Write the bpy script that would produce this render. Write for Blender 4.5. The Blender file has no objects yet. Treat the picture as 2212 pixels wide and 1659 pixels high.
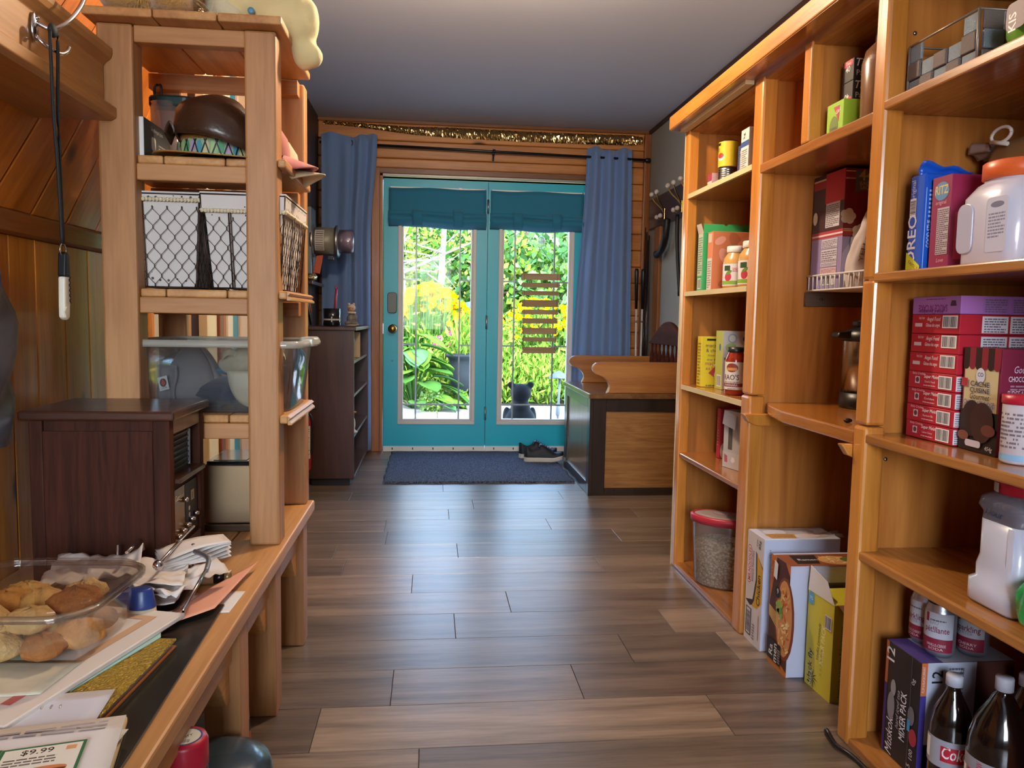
import bpy, bmesh, math, random
from mathutils import Vector, Matrix, noise
PI = math.pi
RN = random.Random(11)
SC = bpy.context.scene
COL = SC.collection

# ------------------------------------------------------------------ camera, sky, sun, exposure
YAW, PITCH, ROLL, FPX = 0.105819, -0.085279, 0.017763, 1661.085
CAMZ = 1.035
fw = Vector((math.sin(YAW) * math.cos(PITCH), math.cos(YAW) * math.cos(PITCH), math.sin(PITCH)))
r0 = Vector((math.cos(YAW), -math.sin(YAW), 0)); u0 = r0.cross(fw)
rt = math.cos(ROLL) * r0 + math.sin(ROLL) * u0
up = -math.sin(ROLL) * r0 + math.cos(ROLL) * u0
cam = bpy.data.cameras.new('camera'); cam.sensor_fit = 'HORIZONTAL'; cam.sensor_width = 36.0
cam.lens = FPX / 2212 * 36.0; cam.clip_start = .02; cam.clip_end = 200
camo = bpy.data.objects.new('camera', cam); COL.objects.link(camo)
mw = Matrix((rt, up, -fw)).transposed().to_4x4(); mw.translation = Vector((0, 0, CAMZ)); camo.matrix_world = mw
SC.camera = camo
SC.view_settings.view_transform = 'Standard'; SC.view_settings.look = 'None'
SC.view_settings.gamma = 1.0; SC.view_settings.use_curve_mapping = False
SC.view_settings.exposure = 0.82
SC.cycles.max_bounces = 10; SC.cycles.transparent_max_bounces = 16; SC.cycles.sample_clamp_indirect = 6.0
SC.cycles.caustics_reflective = False; SC.cycles.caustics_refractive = False

W = bpy.data.worlds.new('sky'); SC.world = W; W.use_nodes = True
nt = W.node_tree; nt.nodes.clear()
sky = nt.nodes.new('ShaderNodeTexSky'); sky.sky_type = 'NISHITA'; sky.sun_disc = False
sky.sun_elevation = math.radians(48); sky.sun_rotation = math.radians(200); sky.air_density = 1.0; sky.dust_density = 1.5
bg = nt.nodes.new('ShaderNodeBackground'); bg.inputs['Strength'].default_value = 1.2
wo = nt.nodes.new('ShaderNodeOutputWorld')
nt.links.new(sky.outputs[0], bg.inputs[0]); nt.links.new(bg.outputs[0], wo.inputs[0])

def light(name, typ, loc, energy, col, rot=None, target=None, **kw):
    l = bpy.data.lights.new(name, typ); l.energy = energy; l.color = col
    for k, v in kw.items(): setattr(l, k, v)
    o = bpy.data.objects.new(name, l); COL.objects.link(o); o.location = loc
    if target is not None: o.rotation_euler = (Vector(target) - Vector(loc)).to_track_quat('-Z', 'Y').to_euler()
    return o
light('sun', 'SUN', (4, -3, 9), 2.6, (1, .95, .86), target=(0.2, 6.5, 0), angle=.01)

# ------------------------------------------------------------------ colours and materials
def lin(c):
    if isinstance(c, str): c = tuple(int(c[i:i + 2], 16) / 255 for i in (0, 2, 4))
    return tuple(((x / 12.92) if x <= .04045 else ((x + .055) / 1.055) ** 2.4) for x in c[:3]) + (1,)
MC = {}
def _new(name):
    m = bpy.data.materials.new(name); m.use_nodes = True
    b = m.node_tree.nodes['Principled BSDF']
    return m, m.node_tree, b
def mat(name, col, rough=.5, metal=0., spec=.5, coat=0., trans=0., alpha=1., sheen=0., bump=0., bscale=200., vary=0., vscale=8., emit=None):
    if name in MC: return MC[name]
    m, t, b = _new(name); c = lin(col)
    b.inputs['Base Color'].default_value = c
    b.inputs['Roughness'].default_value = rough; b.inputs['Metallic'].default_value = metal
    b.inputs['Specular IOR Level'].default_value = spec; b.inputs['Coat Weight'].default_value = coat
    b.inputs['Coat Roughness'].default_value = .12
    b.inputs['Transmission Weight'].default_value = trans; b.inputs['Alpha'].default_value = alpha
    b.inputs['Sheen Weight'].default_value = sheen
    tc = t.nodes.new('ShaderNodeTexCoord')
    if vary:
        n = t.nodes.new('ShaderNodeTexNoise'); n.inputs['Scale'].default_value = vscale; n.inputs['Detail'].default_value = 5
        t.links.new(tc.outputs['Object'], n.inputs['Vector'])
        mx = t.nodes.new('ShaderNodeMix'); mx.data_type = 'RGBA'
        mx.inputs[6].default_value = tuple(x * (1 - vary) for x in c[:3]) + (1,)
        mx.inputs[7].default_value = tuple(min(1, x * (1 + vary)) for x in c[:3]) + (1,)
        t.links.new(n.outputs['Fac'], mx.inputs[0]); t.links.new(mx.outputs[2], b.inputs['Base Color'])
    if bump:
        n = t.nodes.new('ShaderNodeTexNoise'); n.inputs['Scale'].default_value = bscale; n.inputs['Detail'].default_value = 3
        t.links.new(tc.outputs['Object'], n.inputs['Vector'])
        bp = t.nodes.new('ShaderNodeBump'); bp.inputs['Strength'].default_value = bump; bp.inputs['Distance'].default_value = .004
        t.links.new(n.outputs['Fac'], bp.inputs['Height']); t.links.new(bp.outputs[0], b.inputs['Normal'])
    if emit:
        b.inputs['Emission Color'].default_value = c; b.inputs['Emission Strength'].default_value = emit
    MC[name] = m
    return m
def wood(name, c1, c2, axis=2, scale=1., rough=.45, coat=0., knots=0., kscale=3.0, tone=.18, objcol=False, figure=0.):
    """grain runs along local axis; per-object random offset and tone"""
    if name in MC: return MC[name]
    m, t, b = _new(name); N = t.nodes.new; L = t.links.new
    tc = N('ShaderNodeTexCoord'); oi = N('ShaderNodeObjectInfo')
    mul = N('ShaderNodeVectorMath'); mul.operation = 'MULTIPLY_ADD'
    cmb = N('ShaderNodeCombineXYZ')
    for k in range(3): L(oi.outputs['Random'], cmb.inputs[k])
    mul.inputs[1].default_value = (13.7, 7.9, 21.3); L(cmb.outputs[0], mul.inputs[0]); L(tc.outputs['Object'], mul.inputs[2])
    mp = N('ShaderNodeMapping'); s = [1., 1., 1.]; s[axis] = .07
    mp.inputs['Scale'].default_value = tuple(x * scale for x in s); L(mul.outputs[0], mp.inputs['Vector'])
    n1 = N('ShaderNodeTexNoise'); n1.inputs['Scale'].default_value = 14; n1.inputs['Detail'].default_value = 4
    n1.inputs['Distortion'].default_value = .8 + figure; L(mp.outputs[0], n1.inputs['Vector'])
    n2 = N('ShaderNodeTexNoise'); n2.inputs['Scale'].default_value = 120; n2.inputs['Detail'].default_value = 3; L(mp.outputs[0], n2.inputs['Vector'])
    ad = N('ShaderNodeMath'); ad.operation = 'MULTIPLY_ADD'; ad.inputs[1].default_value = .45; L(n2.outputs['Fac'], ad.inputs[0]); L(n1.outputs['Fac'], ad.inputs[2])
    rp = N('ShaderNodeValToRGB'); rp.color_ramp.elements[0].position = .48; rp.color_ramp.elements[1].position = .95
    rp.color_ramp.elements[0].color = lin(c2); rp.color_ramp.elements[1].color = lin(c1)
    L(ad.outputs[0], rp.inputs[0]); last = rp.outputs[0]
    if knots:
        mk = N('ShaderNodeMapping'); sk = [1., 1., 1.]; sk[axis] = .45
        mk.inputs['Scale'].default_value = tuple(x * kscale for x in sk); L(mul.outputs[0], mk.inputs['Vector'])
        vo = N('ShaderNodeTexVoronoi'); vo.inputs['Scale'].default_value = 1.; L(mk.outputs[0], vo.inputs['Vector'])
        kr = N('ShaderNodeValToRGB'); kr.color_ramp.elements[0].position = .045 * knots; kr.color_ramp.elements[0].color = (1, 1, 1, 1)
        kr.color_ramp.elements[1].position = .1 * knots; kr.color_ramp.elements[1].color = (0, 0, 0, 1); L(vo.outputs['Distance'], kr.inputs[0])
        mx = N('ShaderNodeMix'); mx.data_type = 'RGBA'; L(kr.outputs[0], mx.inputs[0]); L(last, mx.inputs[6]); mx.inputs[7].default_value = lin('3a1c0c'); last = mx.outputs[2]
    hs = N('ShaderNodeHueSaturation')
    mr = N('ShaderNodeMapRange'); mr.inputs['To Min'].default_value = 1 - tone; mr.inputs['To Max'].default_value = 1 + tone; L(oi.outputs['Random'], mr.inputs['Value'])
    L(mr.outputs[0], hs.inputs['Value']); L(last, hs.inputs['Color']); last = hs.outputs[0]
    if objcol:
        mo = N('ShaderNodeMix'); mo.data_type = 'RGBA'; mo.blend_type = 'MULTIPLY'; mo.inputs[0].default_value = 1
        L(last, mo.inputs[6]); L(oi.outputs['Color'], mo.inputs[7]); last = mo.outputs[2]
    L(last, b.inputs['Base Color']); b.inputs['Roughness'].default_value = rough; b.inputs['Coat Weight'].default_value = coat; b.inputs['Coat Roughness'].default_value = .15
    bp = N('ShaderNodeBump'); bp.inputs['Strength'].default_value = .12; bp.inputs['Distance'].default_value = .003; L(ad.outputs[0], bp.inputs['Height']); L(bp.outputs[0], b.inputs['Normal'])
    MC[name] = m
    return m
def clear(name, tint=(1, 1, 1), gloss=.06, rough=.02, body=0., bodycol='ffffff', fres=.55):
    """thin clear plastic or glass: see-through with a fresnel sheen and, if asked, a milky share"""
    if name in MC: return MC[name]
    m = bpy.data.materials.new(name); m.use_nodes = True; t = m.node_tree; t.nodes.clear(); N = t.nodes.new; L = t.links.new
    tr = N('ShaderNodeBsdfTransparent'); tr.inputs[0].default_value = tuple(tint) + (1,)
    gl = N('ShaderNodeBsdfGlossy'); gl.inputs['Roughness'].default_value = rough
    lw = N('ShaderNodeLayerWeight'); lw.inputs['Blend'].default_value = .25
    ma = N('ShaderNodeMath'); ma.operation = 'MULTIPLY_ADD'; ma.inputs[1].default_value = fres; ma.inputs[2].default_value = gloss; L(lw.outputs['Fresnel'], ma.inputs[0])
    mx = N('ShaderNodeMixShader'); L(ma.outputs[0], mx.inputs[0]); L(tr.outputs[0], mx.inputs[1]); L(gl.outputs[0], mx.inputs[2]); last = mx
    if body:
        df = N('ShaderNodeBsdfDiffuse'); df.inputs[0].default_value = lin(bodycol)
        m2 = N('ShaderNodeMixShader'); m2.inputs[0].default_value = body; L(last.outputs[0], m2.inputs[1]); L(df.outputs[0], m2.inputs[2]); last = m2
    o = N('ShaderNodeOutputMaterial'); L(last.outputs[0], o.inputs[0]); MC[name] = m
    return m
def ink(col, rough=.5): return mat('print_' + col + ('' if rough == .5 else str(rough)), col, rough=rough)

# ------------------------------------------------------------------ mesh builder
class B:
    def __init__(s): s.v = []; s.f = []; s.m = []; s.s = []
    def add(s, v, f, mi=0, sm=False):
        o = len(s.v); s.v += [tuple(p) for p in v]
        for q in f: s.f.append(tuple(o + i for i in q)); s.m.append(mi); s.s.append(sm)
        return s
    def box(s, x0, x1, y0, y1, z0, z1, mi=0):
        return s.add([(x0, y0, z0), (x1, y0, z0), (x1, y1, z0), (x0, y1, z0), (x0, y0, z1), (x1, y0, z1), (x1, y1, z1), (x0, y1, z1)],
                     [(0, 3, 2, 1), (4, 5, 6, 7), (0, 1, 5, 4), (1, 2, 6, 5), (2, 3, 7, 6), (3, 0, 4, 7)], mi)
    def hexa(s, lo, hi, mi=0):
        return s.add(list(lo) + list(hi), [(0, 3, 2, 1), (4, 5, 6, 7), (0, 1, 5, 4), (1, 2, 6, 5), (2, 3, 7, 6), (3, 0, 4, 7)], mi)
    def prism(s, pts, axis, a, b, mi=0):
        """polygon pts (p,q) extruded along axis between a and b; axis 0:(p,q)=(y,z) 1:(x,z) 2:(x,y)"""
        def mk(p, t): return {0: (t, p[0], p[1]), 1: (p[0], t, p[1]), 2: (p[0], p[1], t)}[axis]
        n = len(pts); area = sum(pts[i][0] * pts[(i + 1) % n][1] - pts[(i + 1) % n][0] * pts[i][1] for i in range(n))
        if (area < 0) != (axis == 1): pts = pts[::-1]
        v = [mk(p, a) for p in pts] + [mk(p, b) for p in pts]
        f = [tuple(range(n))[::-1], tuple(range(n, 2 * n))] + [(i, (i + 1) % n, n + (i + 1) % n, n + i) for i in range(n)]
        if a > b: f = [q[::-1] for q in f]
        return s.add(v, f, mi)
    def ring(s, rings, closed=True, caps=True, mi=0, sm=True):
        """skin a list of equal-length vertex rings"""
        o = len(s.v); n = len(rings[0])
        for r in rings: s.v += [tuple(p) for p in r]
        for i in range(len(rings) - 1):
            for j in range(n if closed else n - 1):
                k = (j + 1) % n; s.f.append((o + i * n + j, o + i * n + k, o + (i + 1) * n + k, o + (i + 1) * n + j)); s.m.append(mi); s.s.append(sm)
        if caps and closed:
            s.f.append(tuple(o + j for j in range(n))[::-1]); s.m.append(mi); s.s.append(False)
            q = o + (len(rings) - 1) * n; s.f.append(tuple(q + j for j in range(n))); s.m.append(mi); s.s.append(False)
        return s
    def lathe(s, prof, n=24, c=(0, 0, 0), axis=2, mi=0, sm=True, caps=True, sx=1., sy=1.):
        rs = []
        for r, z in prof:
            rr = []
            for j in range(n):
                a = 2 * PI * j / n; x, y = r * math.cos(a) * sx, r * math.sin(a) * sy
                p = {2: (x, y, z), 0: (z, x, y), 1: (y, z, x)}[axis]
                rr.append((p[0] + c[0], p[1] + c[1], p[2] + c[2]))
            rs.append(rr)
        return s.ring(rs, caps=caps, mi=mi, sm=sm)
    def tube(s, pts, r, n=8, mi=0, caps=True):
        pts = [Vector(p) for p in pts]; rs = []; ref = None
        for i, p in enumerate(pts):
            d = (pts[min(i + 1, len(pts) - 1)] - pts[max(i - 1, 0)]).normalized()
            if ref is None: ref = Vector((0, 0, 1)) if abs(d.z) < .9 else Vector((1, 0, 0))
            x = d.cross(ref).normalized(); y = d.cross(x).normalized(); ref = -y if False else ref
            rad = r[i] if isinstance(r, (list, tuple)) else r
            rs.append([p + rad * (math.cos(2 * PI * j / n) * x + math.sin(2 * PI * j / n) * y) for j in range(n)])
        return s.ring([list(map(tuple, q)) for q in rs], caps=caps, mi=mi)
    def ball(s, c, r, n=12, m=8, mi=0):
        if not isinstance(r, (tuple, list)): r = (r, r, r)
        pr = [(math.sin(PI * i / m), -math.cos(PI * i / m)) for i in range(m + 1)]
        rs = [[(c[0] + r[0] * max(a, .001) * math.cos(2 * PI * j / n), c[1] + r[1] * max(a, .001) * math.sin(2 * PI * j / n), c[2] + r[2] * z) for j in range(n)] for a, z in pr]
        return s.ring(rs, mi=mi)
    def sheet(s, fn, nu, nv, mi=0, sm=True, thick=0.):
        """surface fn(u,v), u,v in 0..1; with thickness it is closed along -normal (approx. offset fn)"""
        g = [[Vector(fn(i / nu, j / nv)) for j in range(nv + 1)] for i in range(nu + 1)]
        o = len(s.v); s.v += [tuple(p) for r in g for p in r]; w = nv + 1
        for i in range(nu):
            for j in range(nv):
                s.f.append((o + i * w + j, o + (i + 1) * w + j, o + (i + 1) * w + j + 1, o + i * w + j + 1)); s.m.append(mi); s.s.append(sm)
        if thick:
            o2 = len(s.v)
            for i in range(nu + 1):
                for j in range(nv + 1):
                    a = g[min(i + 1, nu)][j] - g[max(i - 1, 0)][j]; b = g[i][min(j + 1, nv)] - g[i][max(j - 1, 0)]
                    n = a.cross(b); n = n.normalized() if n.length > 1e-9 else Vector((0, 0, 1)); s.v.append(tuple(g[i][j] - n * thick))
            for i in range(nu):
                for j in range(nv):
                    s.f.append((o2 + i * w + j, o2 + i * w + j + 1, o2 + (i + 1) * w + j + 1, o2 + (i + 1) * w + j)); s.m.append(mi); s.s.append(sm)
            bd = [(i, 0) for i in range(nu + 1)] + [(nu, j) for j in range(1, nv + 1)] + [(i, nv) for i in range(nu - 1, -1, -1)] + [(0, j) for j in range(nv - 1, 0, -1)]
            for k in range(len(bd)):
                a, b = bd[k], bd[(k + 1) % len(bd)]; ia, ib = a[0] * w + a[1], b[0] * w + b[1]
                s.f.append((o + ib, o + ia, o2 + ia, o2 + ib)); s.m.append(mi); s.s.append(False)
        return s
    def xf(s, M):
        s.v = [tuple(M @ Vector(p)) for p in s.v]; return s
    def mesh(s, name, mats):
        me = bpy.data.meshes.new(name); me.from_pydata(s.v, [], s.f)
        for m in (mats if isinstance(mats, (list, tuple)) else [mats]): me.materials.append(m)
        me.polygons.foreach_set('material_index', s.m); me.polygons.foreach_set('use_smooth', s.s); me.update()
        return me
def O(name, b, mats, parent=None, bevel=0., loc=None, rz=0., seg=2, subd=0):
    me = b if isinstance(b, bpy.types.Mesh) else b.mesh(name, mats)
    o = bpy.data.objects.new(name, me); COL.objects.link(o)
    if parent is not None: o.parent = parent
    if loc is not None: o.location = loc
    if rz: o.rotation_euler[2] = rz
    if bevel:
        md = o.modifiers.new('bevel', 'BEVEL'); md.width = bevel; md.segments = seg; md.limit_method = 'ANGLE'; md.angle_limit = .7
    if subd:
        md = o.modifiers.new('subd', 'SUBSURF'); md.levels = subd; md.render_levels = subd
    return o
def tag(o, label, cat, group=None, kind=None):
    o['label'] = label
    if cat: o['category'] = cat
    if group: o['group'] = group
    if kind: o['kind'] = kind
    return o
def thing(name, label, cat, loc=(0, 0, 0), rz=0., group=None, kind=None):
    o = bpy.data.objects.new(name, None); COL.objects.link(o); o.location = loc; o.rotation_euler = (0, 0, rz); o.empty_display_size = .05
    return tag(o, label, cat, group, kind)
def structure(o, label=None):
    o['kind'] = 'structure'
    if label: o['label'] = label
    return o
def rrect(w, h, r, n=4, cx=0., cy=0.):
    p = []
    for qx, qy, a0 in ((1, 1, 0), (-1, 1, PI / 2), (-1, -1, PI), (1, -1, 1.5 * PI)):
        for k in range(n + 1):
            a = a0 + k * PI / 2 / n; p.append((cx + qx * (w / 2 - r) + r * math.cos(a), cy + qy * (h / 2 - r) + r * math.sin(a)))
    return p
def smooth01(t): t = max(0, min(1, t)); return t * t * (3 - 2 * t)
def spline(pts, n=6):
    pts = [Vector(p) for p in pts]; out = []
    for i in range(len(pts) - 1):
        p0, p1, p2, p3 = pts[max(i - 1, 0)], pts[i], pts[i + 1], pts[min(i + 2, len(pts) - 1)]
        for k in range(n):
            t = k / n; out.append(.5 * ((2 * p1) + (p2 - p0) * t + (2 * p0 - 5 * p1 + 4 * p2 - p3) * t * t + (3 * p1 - p0 - 3 * p2 + p3) * t ** 3))
    out.append(pts[-1]); return out

# ------------------------------------------------------------------ flat print (lettering, labels) laid on faces
TS = bpy.data.scenes.new('lettering_workspace'); GC = {}
def glyphs(txt, bold):
    if (txt, bold) in GC: return GC[(txt, bold)]
    cu = bpy.data.curves.new('t', 'FONT'); cu.body = txt; cu.size = 1; cu.resolution_u = 2; cu.fill_mode = 'FRONT'; cu.offset = .012 if bold else 0
    ob = bpy.data.objects.new('t', cu); TS.collection.objects.link(ob); vl = TS.view_layers[0]; vl.update()
    ev = ob.evaluated_get(vl.depsgraph); me = ev.to_mesh()
    v = [(p.co.x, p.co.y) for p in me.vertices]; f = [tuple(q.vertices) for q in me.polygons]
    ev.to_mesh_clear(); bpy.data.objects.remove(ob); bpy.data.curves.remove(cu)
    x0 = min(p[0] for p in v) if v else 0; x1 = max(p[0] for p in v) if v else 1
    GC[(txt, bold)] = (v, f, x0, x1); return GC[(txt, bold)]
def clip(poly, f):
    out = []
    for i in range(len(poly)):
        p, q = poly[i], poly[(i + 1) % len(poly)]; a, c = f(p), f(q)
        if a >= 0: out.append(p)
        if (a >= 0) != (c >= 0): t = a / (a - c); out.append((p[0] + (q[0] - p[0]) * t, p[1] + (q[1] - p[1]) * t))
    return out
class Pr:
    """print in face units (metres); fn(x, y, off) -> local point"""
    def __init__(s): s.b = B(); s.cols = []; s.k = 0; s.fn = None; s.sub = 1
    def face(s, o, u, v, sub=1):
        o, u, v = Vector(o), Vector(u), Vector(v); n = u.cross(v); s.fn = lambda x, y, f: o + u * x + v * y + n * f; s.k = 0; s.sub = sub; return s
    def cyl(s, r, cx=0, cy=0, a0=0., z0=0.):
        """x runs round the cylinder from angle a0 (counter-clockwise seen from above)"""
        s.fn = lambda x, y, f: Vector((cx + (r + f) * math.cos(a0 + x / r), cy + (r + f) * math.sin(a0 + x / r), z0 + y)); s.k = 0; s.sub = 30; return s
    def mi(s, c):
        if c not in s.cols: s.cols.append(c)
        return s.cols.index(c)
    def off(s): s.k += 1; return .0004 + .00012 * s.k
    def rect(s, x0, y0, x1, y1, c, n=None):
        n = n or s.sub; f = s.off(); vs = []; fs = []
        for i in range(n + 1):
            x = x0 + (x1 - x0) * i / n; vs += [s.fn(x, y0, f), s.fn(x, y1, f)]
        for i in range(n): fs.append((2 * i, 2 * i + 2, 2 * i + 3, 2 * i + 1))
        s.b.add(vs, fs, s.mi(c), n > 1); return s
    def poly(s, pts, c):
        f = s.off()
        if s.sub > 1:   # on a round body: cut into narrow columns so that the print follows the curve
            x0, x1 = min(p[0] for p in pts), max(p[0] for p in pts); n = 8
            for k in range(n):
                a, e = x0 + (x1 - x0) * k / n, x0 + (x1 - x0) * (k + 1) / n
                q = clip(clip(list(pts), lambda p: p[0] - a), lambda p: e - p[0])
                if len(q) > 2: s.b.add([s.fn(p[0], p[1], f) for p in q], [tuple(range(len(q)))], s.mi(c))
            return s
        s.b.add([s.fn(p[0], p[1], f) for p in pts], [tuple(range(len(pts)))], s.mi(c)); return s
    def ell(s, cx, cy, rx, ry, c, n=18, rot=0.):
        return s.poly([(cx + rx * math.cos(2 * PI * i / n) * math.cos(rot) - ry * math.sin(2 * PI * i / n) * math.sin(rot), cy + rx * math.cos(2 * PI * i / n) * math.sin(rot) + ry * math.sin(2 * PI * i / n) * math.cos(rot)) for i in range(n)], c)
    def text(s, t, x, y, size, c, rot=0., al='c', bold=False, shear=0., sx=1., w=None):
        v, f, a, b = glyphs(t, bold)
        if w: sx = w / max(1e-6, (b - a) * size)
        ox = -(a + b) / 2 if al == 'c' else (-a if al == 'l' else -b)
        ca, sa = math.cos(rot), math.sin(rot); o = s.off(); vs = []
        for p in v:
            px = (p[0] + ox + shear * p[1]) * size * sx; py = p[1] * size
            vs.append(s.fn(x + px * ca - py * sa, y + px * sa + py * ca, o))
        s.b.add(vs, f, s.mi(c)); return s
    def bars(s, x0, y0, x1, y1, c='20202a', n=14, vert=True, bg='f2f2f2'):
        if bg: s.rect(x0, y0, x1, y1, bg)
        r = random.Random(int(x0 * 9e4) + n); mx = (x1 - x0) * .06; my = (y1 - y0) * .08
        if vert:
            st = (x1 - x0 - 2 * mx) / n
            for i in range(n): s.rect(x0 + mx + i * st, y0 + my, x0 + mx + (i + r.uniform(.35, .75)) * st, y1 - my, c, 1); s.k -= 1
        else:
            st = (y1 - y0 - 2 * my) / n
            for i in range(n): s.rect(x0 + mx, y0 + my + i * st, x1 - mx, y0 + my + (i + r.uniform(.35, .75)) * st, c, 1); s.k -= 1
        return s
    def lines(s, x0, y0, x1, y1, c, n, fill=.5, seed=1):
        """greeked small print: rows of short strokes"""
        r = random.Random(seed); st = (y1 - y0) / n
        for i in range(n):
            x = x0; y = y1 - (i + 1) * st; end = x1 if i % 4 != 3 else x0 + (x1 - x0) * r.uniform(.4, .8)
            while x < end:
                w = (x1 - x0) * r.uniform(.08, .24); s.rect(x, y, min(end, x + w), y + st * fill, c, 1); s.k -= 1; x += w + (x1 - x0) * .03
        return s
    def done(s, parent, name='print', rough=.5):
        o = O(name, s.b, [ink(c, rough) for c in s.cols], parent); o['kind'] = 'stuff'; return o
def carton(name, label, cat, loc, size, col, rz=0., group=None, rough=.5, bevel=.0012, extra=None):
    dx, dy, dz = size
    b = B().box(-dx / 2, dx / 2, -dy / 2, dy / 2, 0, dz)
    o = O(name, b, ink(col, rough), bevel=bevel, loc=loc, rz=rz, seg=1); tag(o, label, cat, group)
    p = Pr(); p.o = o; p.sz = size
    def fc(which):
        if which == 'mx': p.face((-dx / 2, dy / 2, 0), (0, -1, 0), (0, 0, 1)); return dy, dz
        if which == 'my': p.face((-dx / 2, -dy / 2, 0), (1, 0, 0), (0, 0, 1)); return dx, dz
        if which == 'top': p.face((-dx / 2, -dy / 2, dz), (1, 0, 0), (0, 1, 0)); return dx, dy
        if which == 'px': p.face((dx / 2, -dy / 2, 0), (0, 1, 0), (0, 0, 1)); return dy, dz
    p.fc = fc
    return o, p
# ------------------------------------------------------------------ the room
XL, XLF, XR, YB, YR, ZC = -.96, -.84, 1.66, 5.905, -2.4, 2.48
pine_h = wood('pine_horizontal', 'd08c4c', 'a3652f', 0, 1.0, .35, .25, knots=1.0, kscale=3.2, tone=.13)
pine_v = wood('pine_vertical', 'd88a30', 'a05816', 2, 1.0, .38, .2, knots=.7, kscale=3.2, tone=.14)
pine_d = wood('pine_diagonal', 'cc7a28', '964d10', 1, 1.0, .38, .2, knots=.7, kscale=2.6, tone=.16)
trimw = wood('trim_wood', 'a8672f', '7c4518', 2, 1.0, .4, .2, knots=.5, tone=.1)
trimh = wood('trim_wood_horizontal', '8a5428', '633613', 0, 1.0, .4, .2, tone=.1)
trimy = wood('trim_wood_deep', '9c5c24', '6d3a12', 1, 1.0, .4, .2, tone=.1)
dark_panel = wood('dark_panel', '3d2413', '271409', 2, 1.0, .45, tone=.05)
drywall = mat('ceiling_paint', 'c8cad8', .9, bump=.08, bscale=90)
greywall = mat('grey_wall_paint', '9b978f', .85, bump=.06, bscale=120)

# floor: base slab and vinyl planks laid across the room
floor = structure(O('floor', B().box(XL - .1, XR + .1, YR - .1, 6.05, -.06, -.004), mat('floor_underlay', '2b2622', .8)), 'grey brown vinyl plank floor')
plankm = wood('vinyl_plank', '917b67', '57473a', 0, 1.4, .33, 0., tone=.10, objcol=True)
plankm.node_tree.nodes['Principled BSDF'].inputs['Specular IOR Level'].default_value = 1.0
ends = {0: [-.28, .77], 1: [-.10, .426], 2: [.623, .956], 3: [.088, .82], 4: [.29, 1.06], 5: [-.065, 1.02], 6: [-.35, .72], 7: [-.41, .125, 1.188], 8: [-.2, .9], 9: [-.218, .6], 10: [.1, 1.1]}
tones = {(1, 2): .62, (0, 1): 1.12, (0, 2): .66, (2, 1): .66, (2, 2): 1.18, (1, 0): .72, (3, 0): .62, (3, 2): 1.2, (4, 1): .75, (4, 2): .8, (5, 0): 1.15, (5, 1): .9, (5, 2): .8, (6, 0): .8, (7, 2): .7, (7, 0): .85, (9, 0): 1.05}
pitch = .2105; k0 = math.floor((YR - 1.781) / pitch)
for k in range(k0, 20):
    y0 = 1.781 + k * pitch; y1 = min(y0 + pitch, YB + .03)
    if y0 > YB: break
    cuts = ends.get(k) or [XL + .25 + ((k * .53) % 1.22), XL + 1.47 + ((k * .53) % 1.22)]
    cuts = [XL] + sorted(c for c in cuts if XL + .05 < c < XR - .05) + [XR]
    for j in range(len(cuts) - 1):
        o = O('plank', B().box(cuts[j] + .0008, cuts[j + 1] - .0008, y0 + .0008, y1 - .0008, -.0035, 0), plankm, floor, bevel=.0008, seg=1)
        t = tones.get((k, j), RN.choice((.72, .85, .95, 1.05, 1.12))); o.color = (t, t * RN.uniform(.97, 1.01), t * RN.uniform(.95, 1.02), 1)

structure(O('ceiling', B().box(XL - .1, XR + .1, YR - .1, 6.05, ZC, ZC + .1), drywall), 'smooth pale grey painted ceiling')

# back wall: slab with the door opening, log-siding boards on it
DX0, DX1, DZ = -.365, 1.19, 2.075
b = B(); b.box(XL - .1, DX0, YB + .025, 6.05, 0, ZC); b.box(DX1, XR + .1, YB + .025, 6.05, 0, ZC); b.box(DX0, DX1, YB + .025, 6.05, DZ, ZC)
wb = structure(O('wall_back', b, dark_panel), 'knotty pine board wall around the teal doors')
h = .1265
for i in range(20):
    z0 = ZC - .02 - (i + 1) * h; z1 = z0 + h
    if z1 < .05: break
    if z0 < DZ + .06 < z1: O('board', B().box(DX0 - .085, DX1 + .085, YB, YB + .026, DZ + .061, z1 - .001), pine_h, wb, bevel=.009)
    segs = [(XLF, XR)] if z0 > DZ + .06 else [(XLF, DX0 - .085), (DX1 + .085, XR)]
    for (a, c) in segs: O('board', B().box(a, c, YB, YB + .026, max(z0, 0) + .001, z1 - .001), pine_h, wb, bevel=.009)
structure(O('trim_1', B().box(DX0 - .085, DX0 - .022, YB - .012, YB + .03, 0, DZ + .06), trimw, bevel=.004))
structure(O('trim_2', B().box(DX1 + .022, DX1 + .085, YB - .012, YB + .03, 0, DZ + .06), trimw, bevel=.004))
structure(O('trim_3', B().box(DX0 - .085, DX1 + .085, YB - .010, YB + .03, DZ + .018, DZ + .06), trimh, bevel=.004))
structure(O('trim_4', B().box(DX0 - .022, DX0, YB - .006, 6.0, 0, DZ + .018), trimw, bevel=.002))
structure(O('trim_5', B().box(DX1, DX1 + .022, YB - .006, 6.0, 0, DZ + .018), trimw, bevel=.002))
structure(O('trim_6', B().box(DX0 - .022, DX1 + .022, YB - .006, 6.0, DZ, DZ + .018), mat('grey_metal_strip', '8d8a84', .4, .6), bevel=.002))
structure(O('trim_7', B().box(XLF, XR, YB - .02, YB, ZC - .024, ZC), trimh, bevel=.003))

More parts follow.
